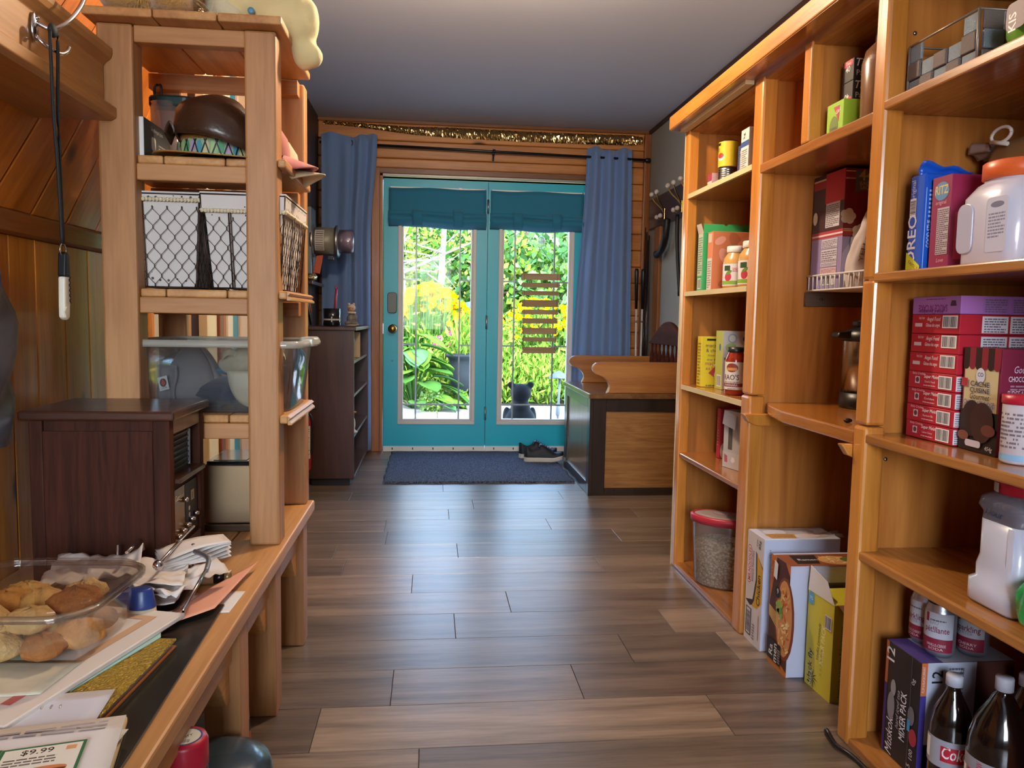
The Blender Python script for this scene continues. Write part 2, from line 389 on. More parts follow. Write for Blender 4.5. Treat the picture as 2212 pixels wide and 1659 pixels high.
# right wall, painted
wr = structure(O('wall_right', B().box(XR, XR + .1, YR - .1, 6.05, 0, ZC), greywall), 'plain grey painted wall behind the pantry shelving')
structure(O('trim_8', B().box(XR - .016, XR, YR, YB - .02, ZC - .03, ZC), wood('dark_cove', '4a2a14', '331a0a', 1, 1., .45), bevel=.003))
structure(O('trim_9', B().box(XR - .05, XR, YB - .05, YB, 0, ZC - .03), trimw, bevel=.006))

# left wall: pine near the bench, dark panelling further in
YJ = 2.90
wl = structure(O('wall_left', B().box(XL - .1, XL - .018, YR - .1, YJ, 0, ZC), dark_panel), 'knotty pine wall with diagonal boards above a rail')
zr0, zr1 = 1.205, 1.262
w = .128; s2 = math.sqrt(.5)
for i in range(-14, 26):
    # strips rising towards the back wall at 45 degrees; built in their own frame so that the grain follows them
    d0, d1 = i * w, i * w + w - .003
    L0, L1 = -2.2, 6.
    quad = [(s2 * L0 - s2 * d0, s2 * L0 + s2 * d0), (s2 * L1 - s2 * d0, s2 * L1 + s2 * d0), (s2 * L1 - s2 * d1, s2 * L1 + s2 * d1), (s2 * L0 - s2 * d1, s2 * L0 + s2 * d1)]
    for f in (lambda p: p[0] - .2, lambda p: YJ - p[0], lambda p: p[1] - zr1, lambda p: ZC - p[1]):
        quad = clip(quad, f) if quad else quad
    if len(quad) < 3: continue
    R45 = Matrix.Rotation(-PI / 4, 4, 'X'); bb = B().prism(quad, 0, XL - .018, XL); bb.xf(R45)
    o = O('board', bb, pine_d, wl, bevel=.003, seg=1); o.rotation_euler = (PI / 4, 0, 0)
y = .1; i = 0
while y < YJ:
    ww = (.142, .118, .15)[i % 3]; y1 = min(y + ww, YJ)
    O('board', B().box(XL - .018, XL, y, y1 - .003, 0, zr0), pine_v, wl, bevel=.003, seg=1); y += ww; i += 1
O('rail', B().prism([(XL, zr0), (XL + .02, zr0 + .006), (XL + .02, zr1 - .01), (XL, zr1)], 1, .1, YJ), trimy, wl)
o = O('reflection_strip', B().box(XL, XL + .012, 2.805, 2.885, 0, 1.2), mat('painted_reflection', 'd8d8b8', .5), wl)  # pale strip painted in for outside light reflected on the boards
wf = structure(O('wall_left_far', B().box(XL - .1, XLF, YJ, 6.05, 0, ZC), dark_panel), 'dark brown panelled wall behind the bookcase')
yy = 3.76
while yy < 5.85:
    O('board', B().box(XLF, XLF + .008, yy, min(yy + .147, YB), 0, ZC), wood('dark_board', '452917', '2c180b', 2, 1., .5, tone=.1), wf, bevel=.004, seg=1); yy += .15
# casing and teal door let into that wall, seen between the shelf posts
d2 = thing('door_2', 'teal side door with pale casing seen through the shelving', 'door', (0, 0, 0), kind='structure')
strips = [('casing', 2.90, 2.918, 'e9dcb4', .034), ('casing', 2.918, 2.945, 'b2601f', .026), ('casing', 2.945, 3.077, 'e9ddb9', .02), ('jamb', 3.077, 3.142, '7c3f1e', .03),
          ('jamb', 3.142, 3.209, 'b8671f', .02), ('stop', 3.209, 3.28, 'ece6d2', .03), ('door_leaf', 3.28, 3.431, '1f86a3', .014), ('door_leaf', 3.431, 3.596, 'd9b69b', .024), ('casing', 3.596, 3.751, 'efe3dc', .03)]
for n, y0, y1, c, t in strips:
    O(n, B().box(XLF, XLF + t, y0, y1 - .004, 0, 2.1), mat('side_door_' + c, c, .45, vary=.12), d2, bevel=.003, seg=1)

# rear wall with a window, behind the viewer
WX0, WX1 = -.88, .42
b = B(); b.box(XL - .1, WX0, YR - .1, YR, 0, ZC); b.box(WX1, XR + .1, YR - .1, YR, 0, ZC); b.box(WX0, WX1, YR - .1, YR, 0, .75); b.box(WX0, WX1, YR - .1, YR, 2.15, ZC)
structure(O('wall_rear', b, greywall), 'grey wall with a window behind the viewer')
w2 = thing('window_2', 'white framed window in the wall behind the viewer', 'window', (0, 0, 0), kind='structure'); wxm = (WX0 + WX1) / 2
for q in ((WX0, WX1, .75, .81), (WX0, WX1, 2.09, 2.15), (WX0, WX0 + .06, .81, 2.09), (WX1 - .06, WX1, .81, 2.09), (wxm - .025, wxm + .025, .81, 2.09)): O('window_frame', B().box(q[0], q[1], YR - .06, YR + .02, q[2], q[3]), mat('white_frame', 'd8d6d0', .5), w2)
for a, c in ((WX0 + .06, wxm - .025), (wxm + .025, WX1 - .06)): O('pane', B().box(a, c, YR - .035, YR - .03, .81, 2.09), clear('window_glass'), w2)
light('window_daylight', 'AREA', (wxm, YR - .16, 1.45), 74, (.74, .87, 1), target=(wxm + .5, 0, 1.2), shape='RECTANGLE', size=1.25, size_y=1.3)

# ceiling lamp just above the picture
lp = thing('ceiling_lamp', 'bare bulb ceiling lamp above the middle of the room', 'lamp', (.22, 2.62, ZC))
O('canopy', B().lathe([(.001, 0), (.06, 0), (.058, -.015), (.03, -.03), (.001, -.031)], 20), mat('lamp_white', 'e8e4da', .4), lp)
O('cord', B().tube([(0, 0, -.03), (0, 0, -.135)], .004, 8), mat('lamp_white', 'e8e4da', .4), lp)
O('socket', B().lathe([(.001, -.13), (.022, -.13), (.024, -.17), (.001, -.171)], 16), mat('lamp_white', 'e8e4da', .4), lp)
O('bulb', B().lathe([(.001, -.268), (.02, -.265), (.034, -.245), (.037, -.225), (.03, -.2), (.016, -.175), (.001, -.171)], 16), mat('bulb_glass', 'ffd9a0', .3, emit=6.), lp)
light('lamp_light', 'POINT', (.22, 2.62, ZC - .335), 46, (1, .77, .53), shadow_soft_size=.045)
# ------------------------------------------------------------------ French doors
teal = mat('teal_paint', '10b2cc', .38, vary=.06, vscale=3)
mould = mat('door_moulding', 'cfc9c4', .45)
came = mat('glazing_bar', '8d8f93', .4, .3)
silver = mat('brushed_steel', 'b8b8ba', .32, 1.)
brass = mat('brass', 'b08d4a', .3, 1.)
dgrey = mat('dark_grey_metal', '4b4a46', .4, .5)
white = mat('white_plastic', 'e8e6e2', .35)
black = mat('black_plastic', '121214', .35)
pane_glass = clear('pane_glass', (.97, .99, .99), .004, fres=.06)
d1 = thing('door_1', 'teal double French doors with tall glass lights', 'door', (0, 5.885, 0), kind='structure')
GZ0, GZ1 = .255, 1.86
def leaf(x0, x1, g0, g1, v0, v1):
    b = B(); y0, y1 = 0, .044
    b.box(x0, g0 - .03, y0, y1, .045, 2.055); b.box(g1 + .03, x1, y0, y1, .045, 2.055)
    b.box(g0 - .03, g1 + .03, y0, y1, .045, GZ0 - .03); b.box(g0 - .03, g1 + .03, y0, y1, GZ1 + .03, 2.055)
    lf = O('door_leaf', b, teal, d1)
    m = B()
    for (a, c, d, e, q) in ((g0 - .04, g1 + .04, GZ0 - .042, GZ0 - .014, .012), (g0 - .04, g1 + .04, GZ1 + .014, GZ1 + .042, .012), (g0 - .04, g0 - .014, GZ0 - .014, GZ1 + .014, .012), (g1 + .014, g1 + .04, GZ0 - .014, GZ1 + .014, .012),
                            (g0 - .014, g1 + .014, GZ0 - .014, GZ0, .004), (g0 - .014, g1 + .014, GZ1, GZ1 + .014, .004), (g0 - .014, g0, GZ0, GZ1, .004), (g1, g1 + .014, GZ0, GZ1, .004)):
        m.box(a, c, -q, y1 + q, d, e)
    O('glazing_frame', m, mould, lf, bevel=.003)
    O('pane', B().box(g0, g1, .014, .017, GZ0, GZ1), pane_glass, lf)
    for v in (v0, v1): O('glazing_bar', B().box(v - .006, v + .006, .018, .026, GZ0, GZ1), came, lf)
    O('glazing_bar', B().box(g0, g1, .019, .027, .358, .37), came, lf)
    for z in (1.315, .822):
        O('glazing_bar', B().box(g0, v0 - .006, .019, .027, z - .006, z + .006), came, lf); O('glazing_bar', B().box(v1 + .006, g1, .019, .027, z - .006, z + .006), came, lf)
    O('kick_strip', B().box(x0, x1, -.006, y1, .004, .045), white, lf, bevel=.001)
    for i in range(5):
        xx = x0 + (x1 - x0) * (.09 + .2 * i); O('screw', B().box(xx - .004, xx + .004, -.009, -.006, .018, .034), black, lf)
    return lf
l1 = leaf(-.358, .4175, -.21, .297, -.115, .214)
l2 = leaf(.4225, 1.183, .547, 1.046, .632, .937)
O('astragal', B().box(.405, .435, .044, .056, .045, 2.055), teal, l2)
kp = O('deadbolt', B().prism([(x - .292, z + 1.135) for x, z in rrect(.07, .155, .02)], 1, -.03, 0), dgrey, l1, bevel=.004)
kn = O('knob', B().lathe([(.034, 0), (.034, -.008), (.015, -.014), (.014, -.035), (.03, -.045), (.033, -.06), (.026, -.072), (.001, -.075)], 20, (-.288, 0, .94), 1), brass, l1)
O('peephole', B().lathe([(.006, 0), (.006, -.004), (.001, -.005)], 10, (-.29, 0, .70), 1), silver, l1)
for z in (1.87, 1.0, .30):
    O('hinge', B().box(.412, .428, -.006, 0, z - .05, z + .05), silver, l2, bevel=.002)
    O('hinge', B().lathe([(.006, -.052), (.006, .052)], 8, (.42, -.006, z)), silver, l2)
for xx in (.20, 1.15): O('blind_clip', B().box(xx, xx + .02, -.006, 0, 1.985, 2.0), white, l2 if xx > .42 else l1)
O('strike_plate', B().box(-.362, -.358, .005, .03, .9, .98), silver, l1)

# roman blinds
blindm = mat('blind_cloth', '1f7494', .8, sheen=.2, bump=.25, bscale=500, vary=.08)
def blind(x0, x1, label):
    r = thing('roman_blind', label, 'blind', ((x0 + x1) / 2, 5.868, 1.70), group='roman blinds on the French doors'); w = (x1 - x0) / 2
    O('headrail', B().box(-w + .01, w - .01, -.012, .004, .272, .292), white, r)
    O('valance', B().sheet(lambda u, v: (-w + 2 * w * u, -.016 - .006 * math.sin(v * 2.2 + u) - .002 * math.sin(u * 17), .285 - .195 * v + .004 * math.sin(u * 9 + x0 * 7)), 24, 6, thick=.003), blindm, r)
    def fold(z0, d, h, ph):
        def fn(u, v):
            a = v * PI * 1.25; sag = .012 * math.sin(u * PI) * (1 - .6 * math.cos(ph + 2 * u)) * 1.2
            return (-w * 1.01 + 2.02 * w * u, -.014 - d * math.sin(a) - .003 * math.sin(u * 21 + ph), z0 - h * v - sag * .6 + .006 * math.sin(u * 5 + ph) + .0022 * math.sin(u * 13 + ph * 2) - .012 * abs(u - .5) ** 3 * 8)
        return fn
    O('fold', B().sheet(fold(.125, .020, .055, .5), 30, 8, thick=.003), blindm, r); O('fold', B().sheet(fold(.1, .034, .09, 1.3 + x0), 30, 10, thick=.003), blindm, r)
    for q in (-.42, .42):
        O('tie_strap', B().sheet(lambda u, v: (q * w - .037 + .075 * u, -.03 - .026 * math.sin(PI * v) - .002 * math.sin(6 * u), .128 - .118 * v), 4, 10, thick=.002), blindm, r)
blind(-.318, .403, 'dark teal roman blind folded up on the left French door')
blind(.437, 1.143, 'dark teal roman blind folded up on the right French door')

# curtain rod, curtains, tinsel
rod = thing('curtain_rod', 'thin black metal curtain rod above the French doors', 'curtain rod', (0, 5.82, 2.264))
O('rod', B().tube([(-.815, 0, .02), (1.64, 0, -.016)], .0095, 12), black, rod)
O('finial', B().lathe([(.0095, 0), (.016, .01), (.018, .04), (.001, .05)], 12, (1.60, 0, -.017), 0), black, rod)
br = B().box(.445, .462, .0, .085, -.015, -.008).box(.445, .462, .08, .085, -.06, .02).lathe([(.015, .443), (.015, .464)], 14, (0, 0, .003), 0).tube([(.4535, .08, -.05), (.4535, .02, -.02), (.4535, 0, -.012)], .004, 6)
O('bracket', br, black, rod)
O('bracket', B().box(1.61, 1.622, 0, .085, -.024, -.016).box(1.61, 1.622, .08, .085, -.06, .02), black, rod)
cloth = mat('blue_curtain_cloth', '6a88ba', .85, sheen=.3, bump=.3, bscale=700, vary=.05, vscale=3)
def curtain(label, prof, zt, zb, folds, grom):
    r = thing('curtain', label, 'curtain', (0, 5.815, 0), group='blue grommet curtains')
    def fn(u, v):
        x0, x1 = prof(v); x = x0 + (x1 - x0) * u; return (x, folds(u, v), zt - (zt - zb) * v + (.012 * math.sin(u * 9) * (1 - v) if v < .05 else 0))
    O('cloth', B().sheet(fn, 72, 30, thick=.0025), cloth, r)
    for (x, y, z) in grom:
        O('grommet', B().lathe([(.02, -.003), (.026, -.002), (.026, .002), (.02, .003)], 16, (x, y, z), 1, caps=False), black, r)
    return r
def foldsL(u, v):
    amp = .022 + .012 * v
    if u < .52: return -.028 + .02 * math.sin(u * PI / .52) * (1 - 1.9 * math.exp(-v * 30)) + .008 * math.sin(u * 22 + 1)
    return -.03 + amp * math.sin((u - .52) * 26) - .01 * v
def profL(v):
    return (-.80 + .0 * v, -.402 - .05 * smooth01(v * 3) + .012 * v)
curtain('slate blue curtain on the left end of the rod', profL, 2.335, .035, foldsL, [(-.735, -.022, 2.283), (-.60, -.022, 2.281)])
def foldsR(u, v): return -.012 + (.026 + .022 * v) * math.sin(u * 21 + .6) * (1 - .25 * v * math.sin(u * 5))
def profR(v): return (1.153 - .075 * smooth01(v * 1.35), 1.498 + .05 * v)
curtain('slate blue curtain on the right end of the rod', profR, 2.315, .05, foldsR, [])
gold = mat('gold_foil', 'd8b878', .18, 1., vary=.2, vscale=40)
def tin(u, v):
    x = -.80 + 2.40 * u; z = 2.440 - .035 * smooth01(u * 3.2) + .004 * math.sin(u * 7); hgt = .020 + .055 * smooth01(u * 2.2) * (1 - .4 * smooth01((u - .96) * 25))
    n1 = noise.noise((u * 160, v * 5, 0)); n2 = noise.noise((u * 160, v * 5, 9))
    return (x + .004 * n2, YB - .006 - .012 * abs(n1) - .010 * math.sin(v * PI), z + hgt * (.5 - v) + .006 * n2)
tag(O('tinsel_garland', B().sheet(tin, 420, 6, sm=False, thick=.001), gold), 'gold tinsel garland pinned along the top of the back wall', 'garland')

# hanging sign of nine boards, seen from the back
sg = thing('hanging_sign', 'hanging sign of nine plain wooden slats on the right door', 'sign', (.83, 5.862, .77))
slat = wood('sign_slat', 'b39878', '987c5c', 0, 1., .8, tone=.06)
zs = [(1.378, .048, 0), (1.308, .036, 1), (1.246, .033, 1), (1.178, .054, 0), (1.104, .036, 1), (1.038, .040, 0), (.965, .048, 0), (.893, .032, 1), (.818, .048, 0)]
for i, (z, hh, arrow) in enumerate(zs):
    x0, x1 = -.150 + .002 * i, .150 - .003 * i; z -= .77 + hh / 2
    rg = random.Random(i)
    L = [(x0, z - hh / 2), (x1, z - hh / 2 + .001), (x1 + rg.uniform(-.004, .002), z - hh * .15), (x1 - rg.uniform(0, .006), z + hh * .1), (x1 + .001, z + hh / 2), (x0 + (.008 if arrow else 0), z + hh / 2)]
    if arrow: L += [(x0 - .004, z)]; L[0] = (x0 + .008, z - hh / 2)
    else: L += [(x0 + rg.uniform(-.003, .003), z + hh * .2), (x0 + .006, z), (x0 + rg.uniform(-.004, .002), z - hh * .2)]
    O('slat', B().prism(L, 1, -.006, .006), slat, sg, bevel=.001, seg=1)
cordm = mat('sign_cord', '6e5a44', .8)
O('cord', B().tube([(-.128, -.007, .03), (-.124, -.008, .3), (-.127, -.007, .615), (.0, -.004, .80)], .0016, 6).tube([(.118, -.007, .03), (.124, -.008, .3), (.128, -.007, .615), (.0, -.004, .80)], .0016, 6), cordm, sg)
O('suction_hook', B().lathe([(.03, .0), (.027, -.006), (.012, -.010), (.010, -.018), (.001, -.019)], 20, (0, .018, .86), 1).tube([(0, .0, .86), (0, -.006, .84), (0, -.01, .81), (0, -.004, .80)], .003, 6), clear('clear_suction', (.95, .97, 1), .15, .1, body=.25), sg)

# door mat and shoes
mm, t, bs = _new('mat_fibre'); tc = t.nodes.new('ShaderNodeTexCoord'); nz = t.nodes.new('ShaderNodeTexNoise'); nz.inputs['Scale'].default_value = 140; nz.inputs['Detail'].default_value = 2
t.links.new(tc.outputs['Object'], nz.inputs['Vector']); rp = t.nodes.new('ShaderNodeValToRGB'); rp.color_ramp.elements[0].position = .40; rp.color_ramp.elements[0].color = lin('20242c'); rp.color_ramp.elements[1].position = .66; rp.color_ramp.elements[1].color = lin('66708a')
t.links.new(nz.outputs['Fac'], rp.inputs[0]); t.links.new(rp.outputs[0], bs.inputs['Base Color']); bs.inputs['Roughness'].default_value = .95
bp = t.nodes.new('ShaderNodeBump'); bp.inputs['Strength'].default_value = .9; bp.inputs['Distance'].default_value = .006; t.links.new(nz.outputs['Fac'], bp.inputs['Height']); t.links.new(bp.outputs[0], bs.inputs['Normal'])
b = B().sheet(lambda u, v: (-.29 + 1.205 * u + .004 * math.sin(v * 30), 4.74 + 1.10 * v + .004 * math.sin(u * 40), .0125 + .0015 * math.sin(u * 14) * math.sin(v * 9)), 60, 50, thick=.012)
tag(O('door_mat', b, mm), 'dark blue grey fibre mat in front of the teal doors', 'mat')
leather = mat('black_leather', '14161c', .6, bump=.1, bscale=250); sole = mat('shoe_sole', 'c9c2b8', .7, vary=.12, vscale=30); lace = mat('shoe_lace', '3f4f70', .7)
def shoe(label, loc, rz):
    r = thing('sneaker', label, 'shoe', loc, rz, group='pair of black sneakers on the mat')
    def out(t, z):  # half width along the foot, t 0 heel .. 1 toe
        w = .036 + .012 * smooth01((t - .25) / .45); w *= min(1, math.sqrt(max(0, 1 - ((t - .86) / .14) ** 2)) if t > .86 else 1) * (min(1, math.sqrt(max(0, 1 - ((.10 - t) / .10) ** 2))) if t < .10 else 1); return max(w, .004)
    N = 26; Lf = .285
    def ringz(z, k, top=None):
        p = []
        for i in range(N + 1): t = i / N; p.append((t * Lf, out(t, z) * k, (top(t) if top else z)))
        for i in range(N, -1, -1): t = i / N; p.append((t * Lf, -out(t, z) * k, (top(t) if top else z)))
        return p
    toe = lambda z: (lambda t: z + .016 * smooth01((t - .7) / .3))
    O('sole', B().ring([ringz(0, .95, toe(0)), ringz(0, 1.04, toe(.006)), ringz(0, 1.06, toe(.028)), ringz(0, 1.0, toe(.032))], sm=False), sole, r)
    coll = lambda t: .032 + (.078 if t < .06 else .078 - .026 * math.sin(min(1, (t - .06) / .34) * PI) if t < .40 else .088 - .058 * smooth01((t - .40) / .42) - .004 * (t - .8)) + .008 * smooth01((t - .8) / .2)
    mid = lambda q: (lambda t: .03 + .014 * smooth01((t - .7) / .3) * (1 - q) + (coll(t) - .03) * q)
    rs = [ringz(0, 1.0, mid(0)), ringz(0, 1.02, mid(.35)), ringz(0, .90, mid(.7)), ringz(0, .62, mid(.95)), ringz(0, .50, mid(1.0))]
    O('upper', B().ring(rs, caps=False).ring([ringz(0, .50, mid(1.0)), ringz(0, .46, mid(.55)), ringz(0, .40, mid(.3))], caps=False), leather, r)
    def tong(u, v): t = .36 + .40 * u; return (t * Lf, (v - .5) * 2 * .030 * (1 - .2 * u), coll(t) + .006 - .008 * abs(v - .5) * 2)
    O('tongue', B().sheet(tong, 10, 4, thick=.004), leather, r)
    for i in range(5):
        t = .45 + .055 * i; O('lace', B().tube([(t * Lf, -.026, coll(t) + .005), ((t + .01) * Lf, 0, coll(t) + .013), ((t + .02) * Lf, .026, coll(t + .02) + .005)], .0026, 6), lace, r)
    O('toe_cap', B().sheet(lambda u, v: ((.76 + .2 * u) * Lf, (v - .5) * 1.7 * out(.76 + .2 * u, 0), coll(.76 + .2 * u) + .002 - .03 * (abs(v - .5) * 2) ** 2.5), 6, 8, thick=.002), leather, r)
shoe('near black sneaker with pale sole beside the storage bench', (.672, 5.42, .0135), -.02)
shoe('far black sneaker with pale sole half hidden behind its pair', (.650, 5.56, .0135), .05)

# storage bench with scrolled arms
dk = wood('dark_frame_wood', '33231b', '1c120d', 2, 1., .3, .4, tone=.05); oak = wood('oak_panel', 'a2733f', '7b4f26', 0, 2.2, .35, .3, tone=.04, figure=1.2); oaky = wood('oak_panel_side', '8d683c', '664422', 2, 2.2, .3, .4, tone=.04, figure=1.2)
chm = thing('storage_bench', 'storage bench with oak panels, dark frame and scrolled pine arms', 'bench', (.93, 4.39, 0))
LX, LY, LZ = .66, .86, .605
for x in (0, LX - .09):
    O('frame_stile', B().box(x, x + .095, 0, .03, .0, LZ - .03), dk, chm, bevel=.003); O('frame_stile', B().box(x, x + .095, LY - .03, LY, 0, LZ - .03), dk, chm, bevel=.003)
for q in ((.095, LX - .09, 0, .028, .0, .045), (.095, LX - .09, 0, .028, LZ - .105, LZ - .03), (0, .028, .09, LY - .09, 0, .07), (0, .028, .09, LY - .09, LZ - .09, LZ - .03)): O('frame_rail', B().box(*q), dk, chm, bevel=.003)
for q in ((0, .03, .03, .09, 0, LZ - .03), (0, .03, LY - .09, LY - .03, 0, LZ - .03), (-.004, .018, -.004, .018, 0, LZ - .03)): O('frame_stile', B().box(*q), dk, chm, bevel=.003)
O('end_panel', B().box(.09, LX - .085, .010, .022, .04, LZ - .10), oak, chm)
O('front_panel', B().box(.010, .022, .085, LY - .085, .065, LZ - .085), oaky, chm)
O('back_panel', B().box(LX - .02, LX, .03, LY - .03, .04, LZ - .1), oaky, chm)
O('lid', B().box(-.012, LX + .01, -.012, LY + .01, LZ - .03, LZ), wood('lid_wood', '7e5a36', '59391d', 1, 1.5, .28, .5, tone=.04), chm, bevel=.005)
armw = wood('pine_arm', 'b0753b', '8c5526', 0, 1.2, .35, .35, knots=.9, kscale=4.5, tone=.05)
for yy in (.03, LY - .07):
    prof = spline([(.10, 0), (.115, .045), (.085, .09), (.03, .115), (.012, .15), (.035, .178), (.085, .185)], 5)
    pts = [(p.x, p.y) for p in [Vector((q[0], q[1], 0)) for q in prof]] + [(.66, .185), (.66, .14), (.60, .105), (.56, .05), (.545, 0)]
    O('arm', B().prism([(x, z + LZ) for x, z in pts], 1, yy, yy + .035), armw, chm, bevel=.008, seg=3)
crest = [(LY * .03, .275)] + [(LY * (.03 + .94 * k / 20), .285 + .14 * math.sin(PI * k / 20) ** 1.3) for k in range(21)] + [(LY * .97, .275)]
mah = wood('mahogany_crest', '5a2e20', '3c1c12', 1, 1., .8, 0., tone=.03); mah.node_tree.nodes['Principled BSDF'].inputs['Specular IOR Level'].default_value = .1
O('crest_rail', B().prism([(y, LZ + z) for y, z in crest], 0, .575, .60), mah, chm, bevel=.006)
for k in range(9):
    yy = LY * (.08 + .105 * k); O('spindle', B().lathe([(.008, 0), (.012, .04), (.006, .07), (.016, .15), (.014, .2), (.007, .24), (.01, .28)], 10, (.588, yy, LZ)), mah, chm)
# ------------------------------------------------------------------ bench along the left wall
cedY = wood('bench_pine_deep', 'd09a5e', 'a9733d', 1, 1., .45, .1, knots=.6, kscale=3., tone=.08)
cedZ = wood('cedar_post', 'c08a58', '9a6638', 2, 1., .5, .05, knots=.45, kscale=3., tone=.07)
cedX = wood('cedar_rail', 'c28a56', '9e6839', 0, 1., .5, .05, knots=.45, kscale=3., tone=.06)
ZBN = .43
wbn = thing('workbench', 'long pine plank bench standing along the left wall', 'bench', (0, 0, 0))
for x0, x1 in ((-.955, -.818), (-.816, -.672), (-.670, -.527), (-.525, -.375)):
    O('top_board', B().box(x0, x1, .25, 2.535, ZBN - .034, ZBN), cedY, wbn, bevel=.005)
O('apron', B().box(-.44, -.405, .25, 2.5, ZBN - .115, ZBN - .034), cedY, wbn, bevel=.002)
for y in (2.385, 1.955, 1.59, .9):
    O('leg', B().box(-.462, -.388, y, y + .075, 0, ZBN - .034), cedZ, wbn, bevel=.004)
    O('leg', B().box(-.95, -.88, y, y + .075, 0, ZBN - .034), cedZ, wbn, bevel=.004)
    O('gusset', B().prism([(y, ZBN - .034), (y - .135, ZBN - .034), (y - .135, ZBN - .06), (y - .02, ZBN - .2), (y, ZBN - .2)], 0, -.455, -.41), cedY, wbn, bevel=.002)
for y in (1.975, 2.42): O('stretcher', B().box(-.88, -.462, y, y + .035, .05, .12), cedX, wbn, bevel=.002)

# ------------------------------------------------------------------ shelving unit on the bench
su = thing('shelving_unit', 'open cedar shelving unit standing on the bench', 'shelf', (0, 0, ZBN))
SZ = [.772, 1.094, 1.425, 1.757]
for x0, x1, y0, y1 in ((-.468, -.390, 2.03, 2.10), (-.818, -.733, 2.03, 2.10), (-.472, -.392, 2.47, 2.53), (-.835, -.752, 2.47, 2.53)):
    O('post', B().box(x0, x1, y0, y1, 0, 1.735 - ZBN), cedZ, su, bevel=.006)
for z in SZ:
    O('rail', B().box(-.733, -.468, 2.04, 2.078, z - .062 - ZBN, z - .021 - ZBN), cedX, su, bevel=.003)
    O('rail', B().box(-.835, -.405, 2.432, 2.47, z - .066 - ZBN, z - .021 - ZBN), cedX, su, bevel=.003)
    if z > 1.7: bd = [[(x0, 1.985), (x1, 1.985), (x1, 2.432), (x0, 2.432)] for x0, x1 in ((-.832, -.671), (-.669, -.521), (-.519, -.368))]
    else: bd = [[(-.832, 2.102), (-.732, 2.102), (-.732, 2.045), (-.671, 2.045), (-.671, 2.432), (-.832, 2.432)], [(-.669, 2.045), (-.521, 2.045), (-.521, 2.432), (-.669, 2.432)],
                [(-.519, 2.045), (-.469, 2.045), (-.469, 2.102), (-.389, 2.102), (-.389, 2.03), (-.368, 2.03), (-.368, 2.432), (-.519, 2.432)]]
    for q in bd: O('shelf_board', B().prism(q, 2, z - .021 - ZBN, z - ZBN), cedY, su, bevel=.0045)
    if z < 1.2: O('edge_moulding', B().prism([(-.368, z - ZBN), (-.36, z - .006 - ZBN), (-.366, z - .012 - ZBN), (-.358, z - .02 - ZBN), (-.358, z - .024 - ZBN), (-.368, z - .024 - ZBN)], 1, 2.03, 2.43), cedY, su)

# beam with coat hook
bm = thing('wall_beam', 'moulded pine beam carrying a coat hook on the left wall', 'beam', (0, 0, 0))
O('beam', B().prism([(-.96, 1.50), (-.785, 1.50), (-.772, 1.508), (-.772, 1.532), (-.79, 1.538), (-.80, 1.55), (-.80, 1.632), (-.79, 1.642), (-.782, 1.648), (-.778, 1.66), (-.778, 1.672), (-.79, 1.68), (-.96, 1.70)], 1, .2, 2.028), wood('beam_pine', 'c08a4c', '9a6530', 1, 1., .4, .1, knots=.5, tone=.02), bm, bevel=.002)
chrome = mat('chrome', 'd0d0d4', .12, 1.)
hk = thing('coat_hook', 'chrome double coat hook screwed to the pine beam', 'hook', (-.80, 1.69, 1.60))
O('plate', B().ball((.004, 0, 0), (.006, .014, .03)), chrome, hk)
O('prong', B().tube(spline([(.004, 0, .012), (.03, .006, .0), (.05, .03, .02), (.06, .075, .07), (.062, .11, .12)], 5), .0045, 8), chrome, hk)
O('prong', B().tube(spline([(.004, 0, -.015), (.02, .004, -.032), (.036, .03, -.04), (.042, .05, -.03), (.044, .058, -.018)], 5), .004, 8), chrome, hk)
O('screw_head', B().ball((.010, 0, .018), .004), chrome, hk)
lan = thing('corkscrew_lanyard', 'black lanyard with a white folding corkscrew hanging from the hook', 'corkscrew', (-.762, 1.69, 1.02))
cordb = mat('black_cord', '101012', .7)
O('cord', B().tube(spline([(.0, -.012, .57), (.0, .012, .585), (0, .02, .56), (.0, .012, .4), (.0, .016, .152)], 6), .0035, 8).tube(spline([(.0, -.012, .57), (.0, -.008, .42), (.0, .004, .3), (.0, .012, .152)], 6), .0035, 8), cordb, lan)
O('knot', B().ball((0, 0, .575), (.008, .014, .014)), cordb, lan)
O('key_ring', B().tube([(.0, .014 + .013 * math.cos(a * PI / 8), .14 + .013 * math.sin(a * PI / 8)) for a in range(17)], .0012, 6), silver, lan)
O('handle', B().prism([(.0, 0), (.012, -.006), (.024, 0), (.027, .03), (.027, .085), (.003, .085), (.0, .03)], 0, -.007, .007), mat('ivory_plastic', 'd8d0be', .4), lan, bevel=.004)
O('bolster', B().prism([(.003, .085), (.027, .085), (.026, .13), (.018, .137), (.008, .134)], 0, -.008, .008), mat('black_steel', '1a1c20', .3, .6), lan, bevel=.003)
O('worm', B().tube([(.009, .02 + .003 * math.cos(i * 1.3), .03 + .0022 * i) for i in range(26)], .0012, 5), mat('black_steel', '1a1c20', .3, .6), lan)
O('foot_lever', B().prism([(.0, .0), (-.006, .012), (.004, .022), (.016, .02), (.012, .008)], 0, .006, .009), mat('ivory_plastic', 'd8d0be', .4), lan)
jk = tag(O('jacket', B().sheet(lambda u, v: (-.935 + .055 * math.sin(u * PI) + .012 * math.sin(v * 11 + u * 4), 1.42 + .40 * u - .06 * abs(v - .45), 1.10 - .32 * v + .03 * math.sin(u * 7)), 16, 14, thick=.012), mat('navy_nylon', '20263f', .4, sheen=.2)), 'navy jacket hanging at the left edge by the pine wall', 'jacket')

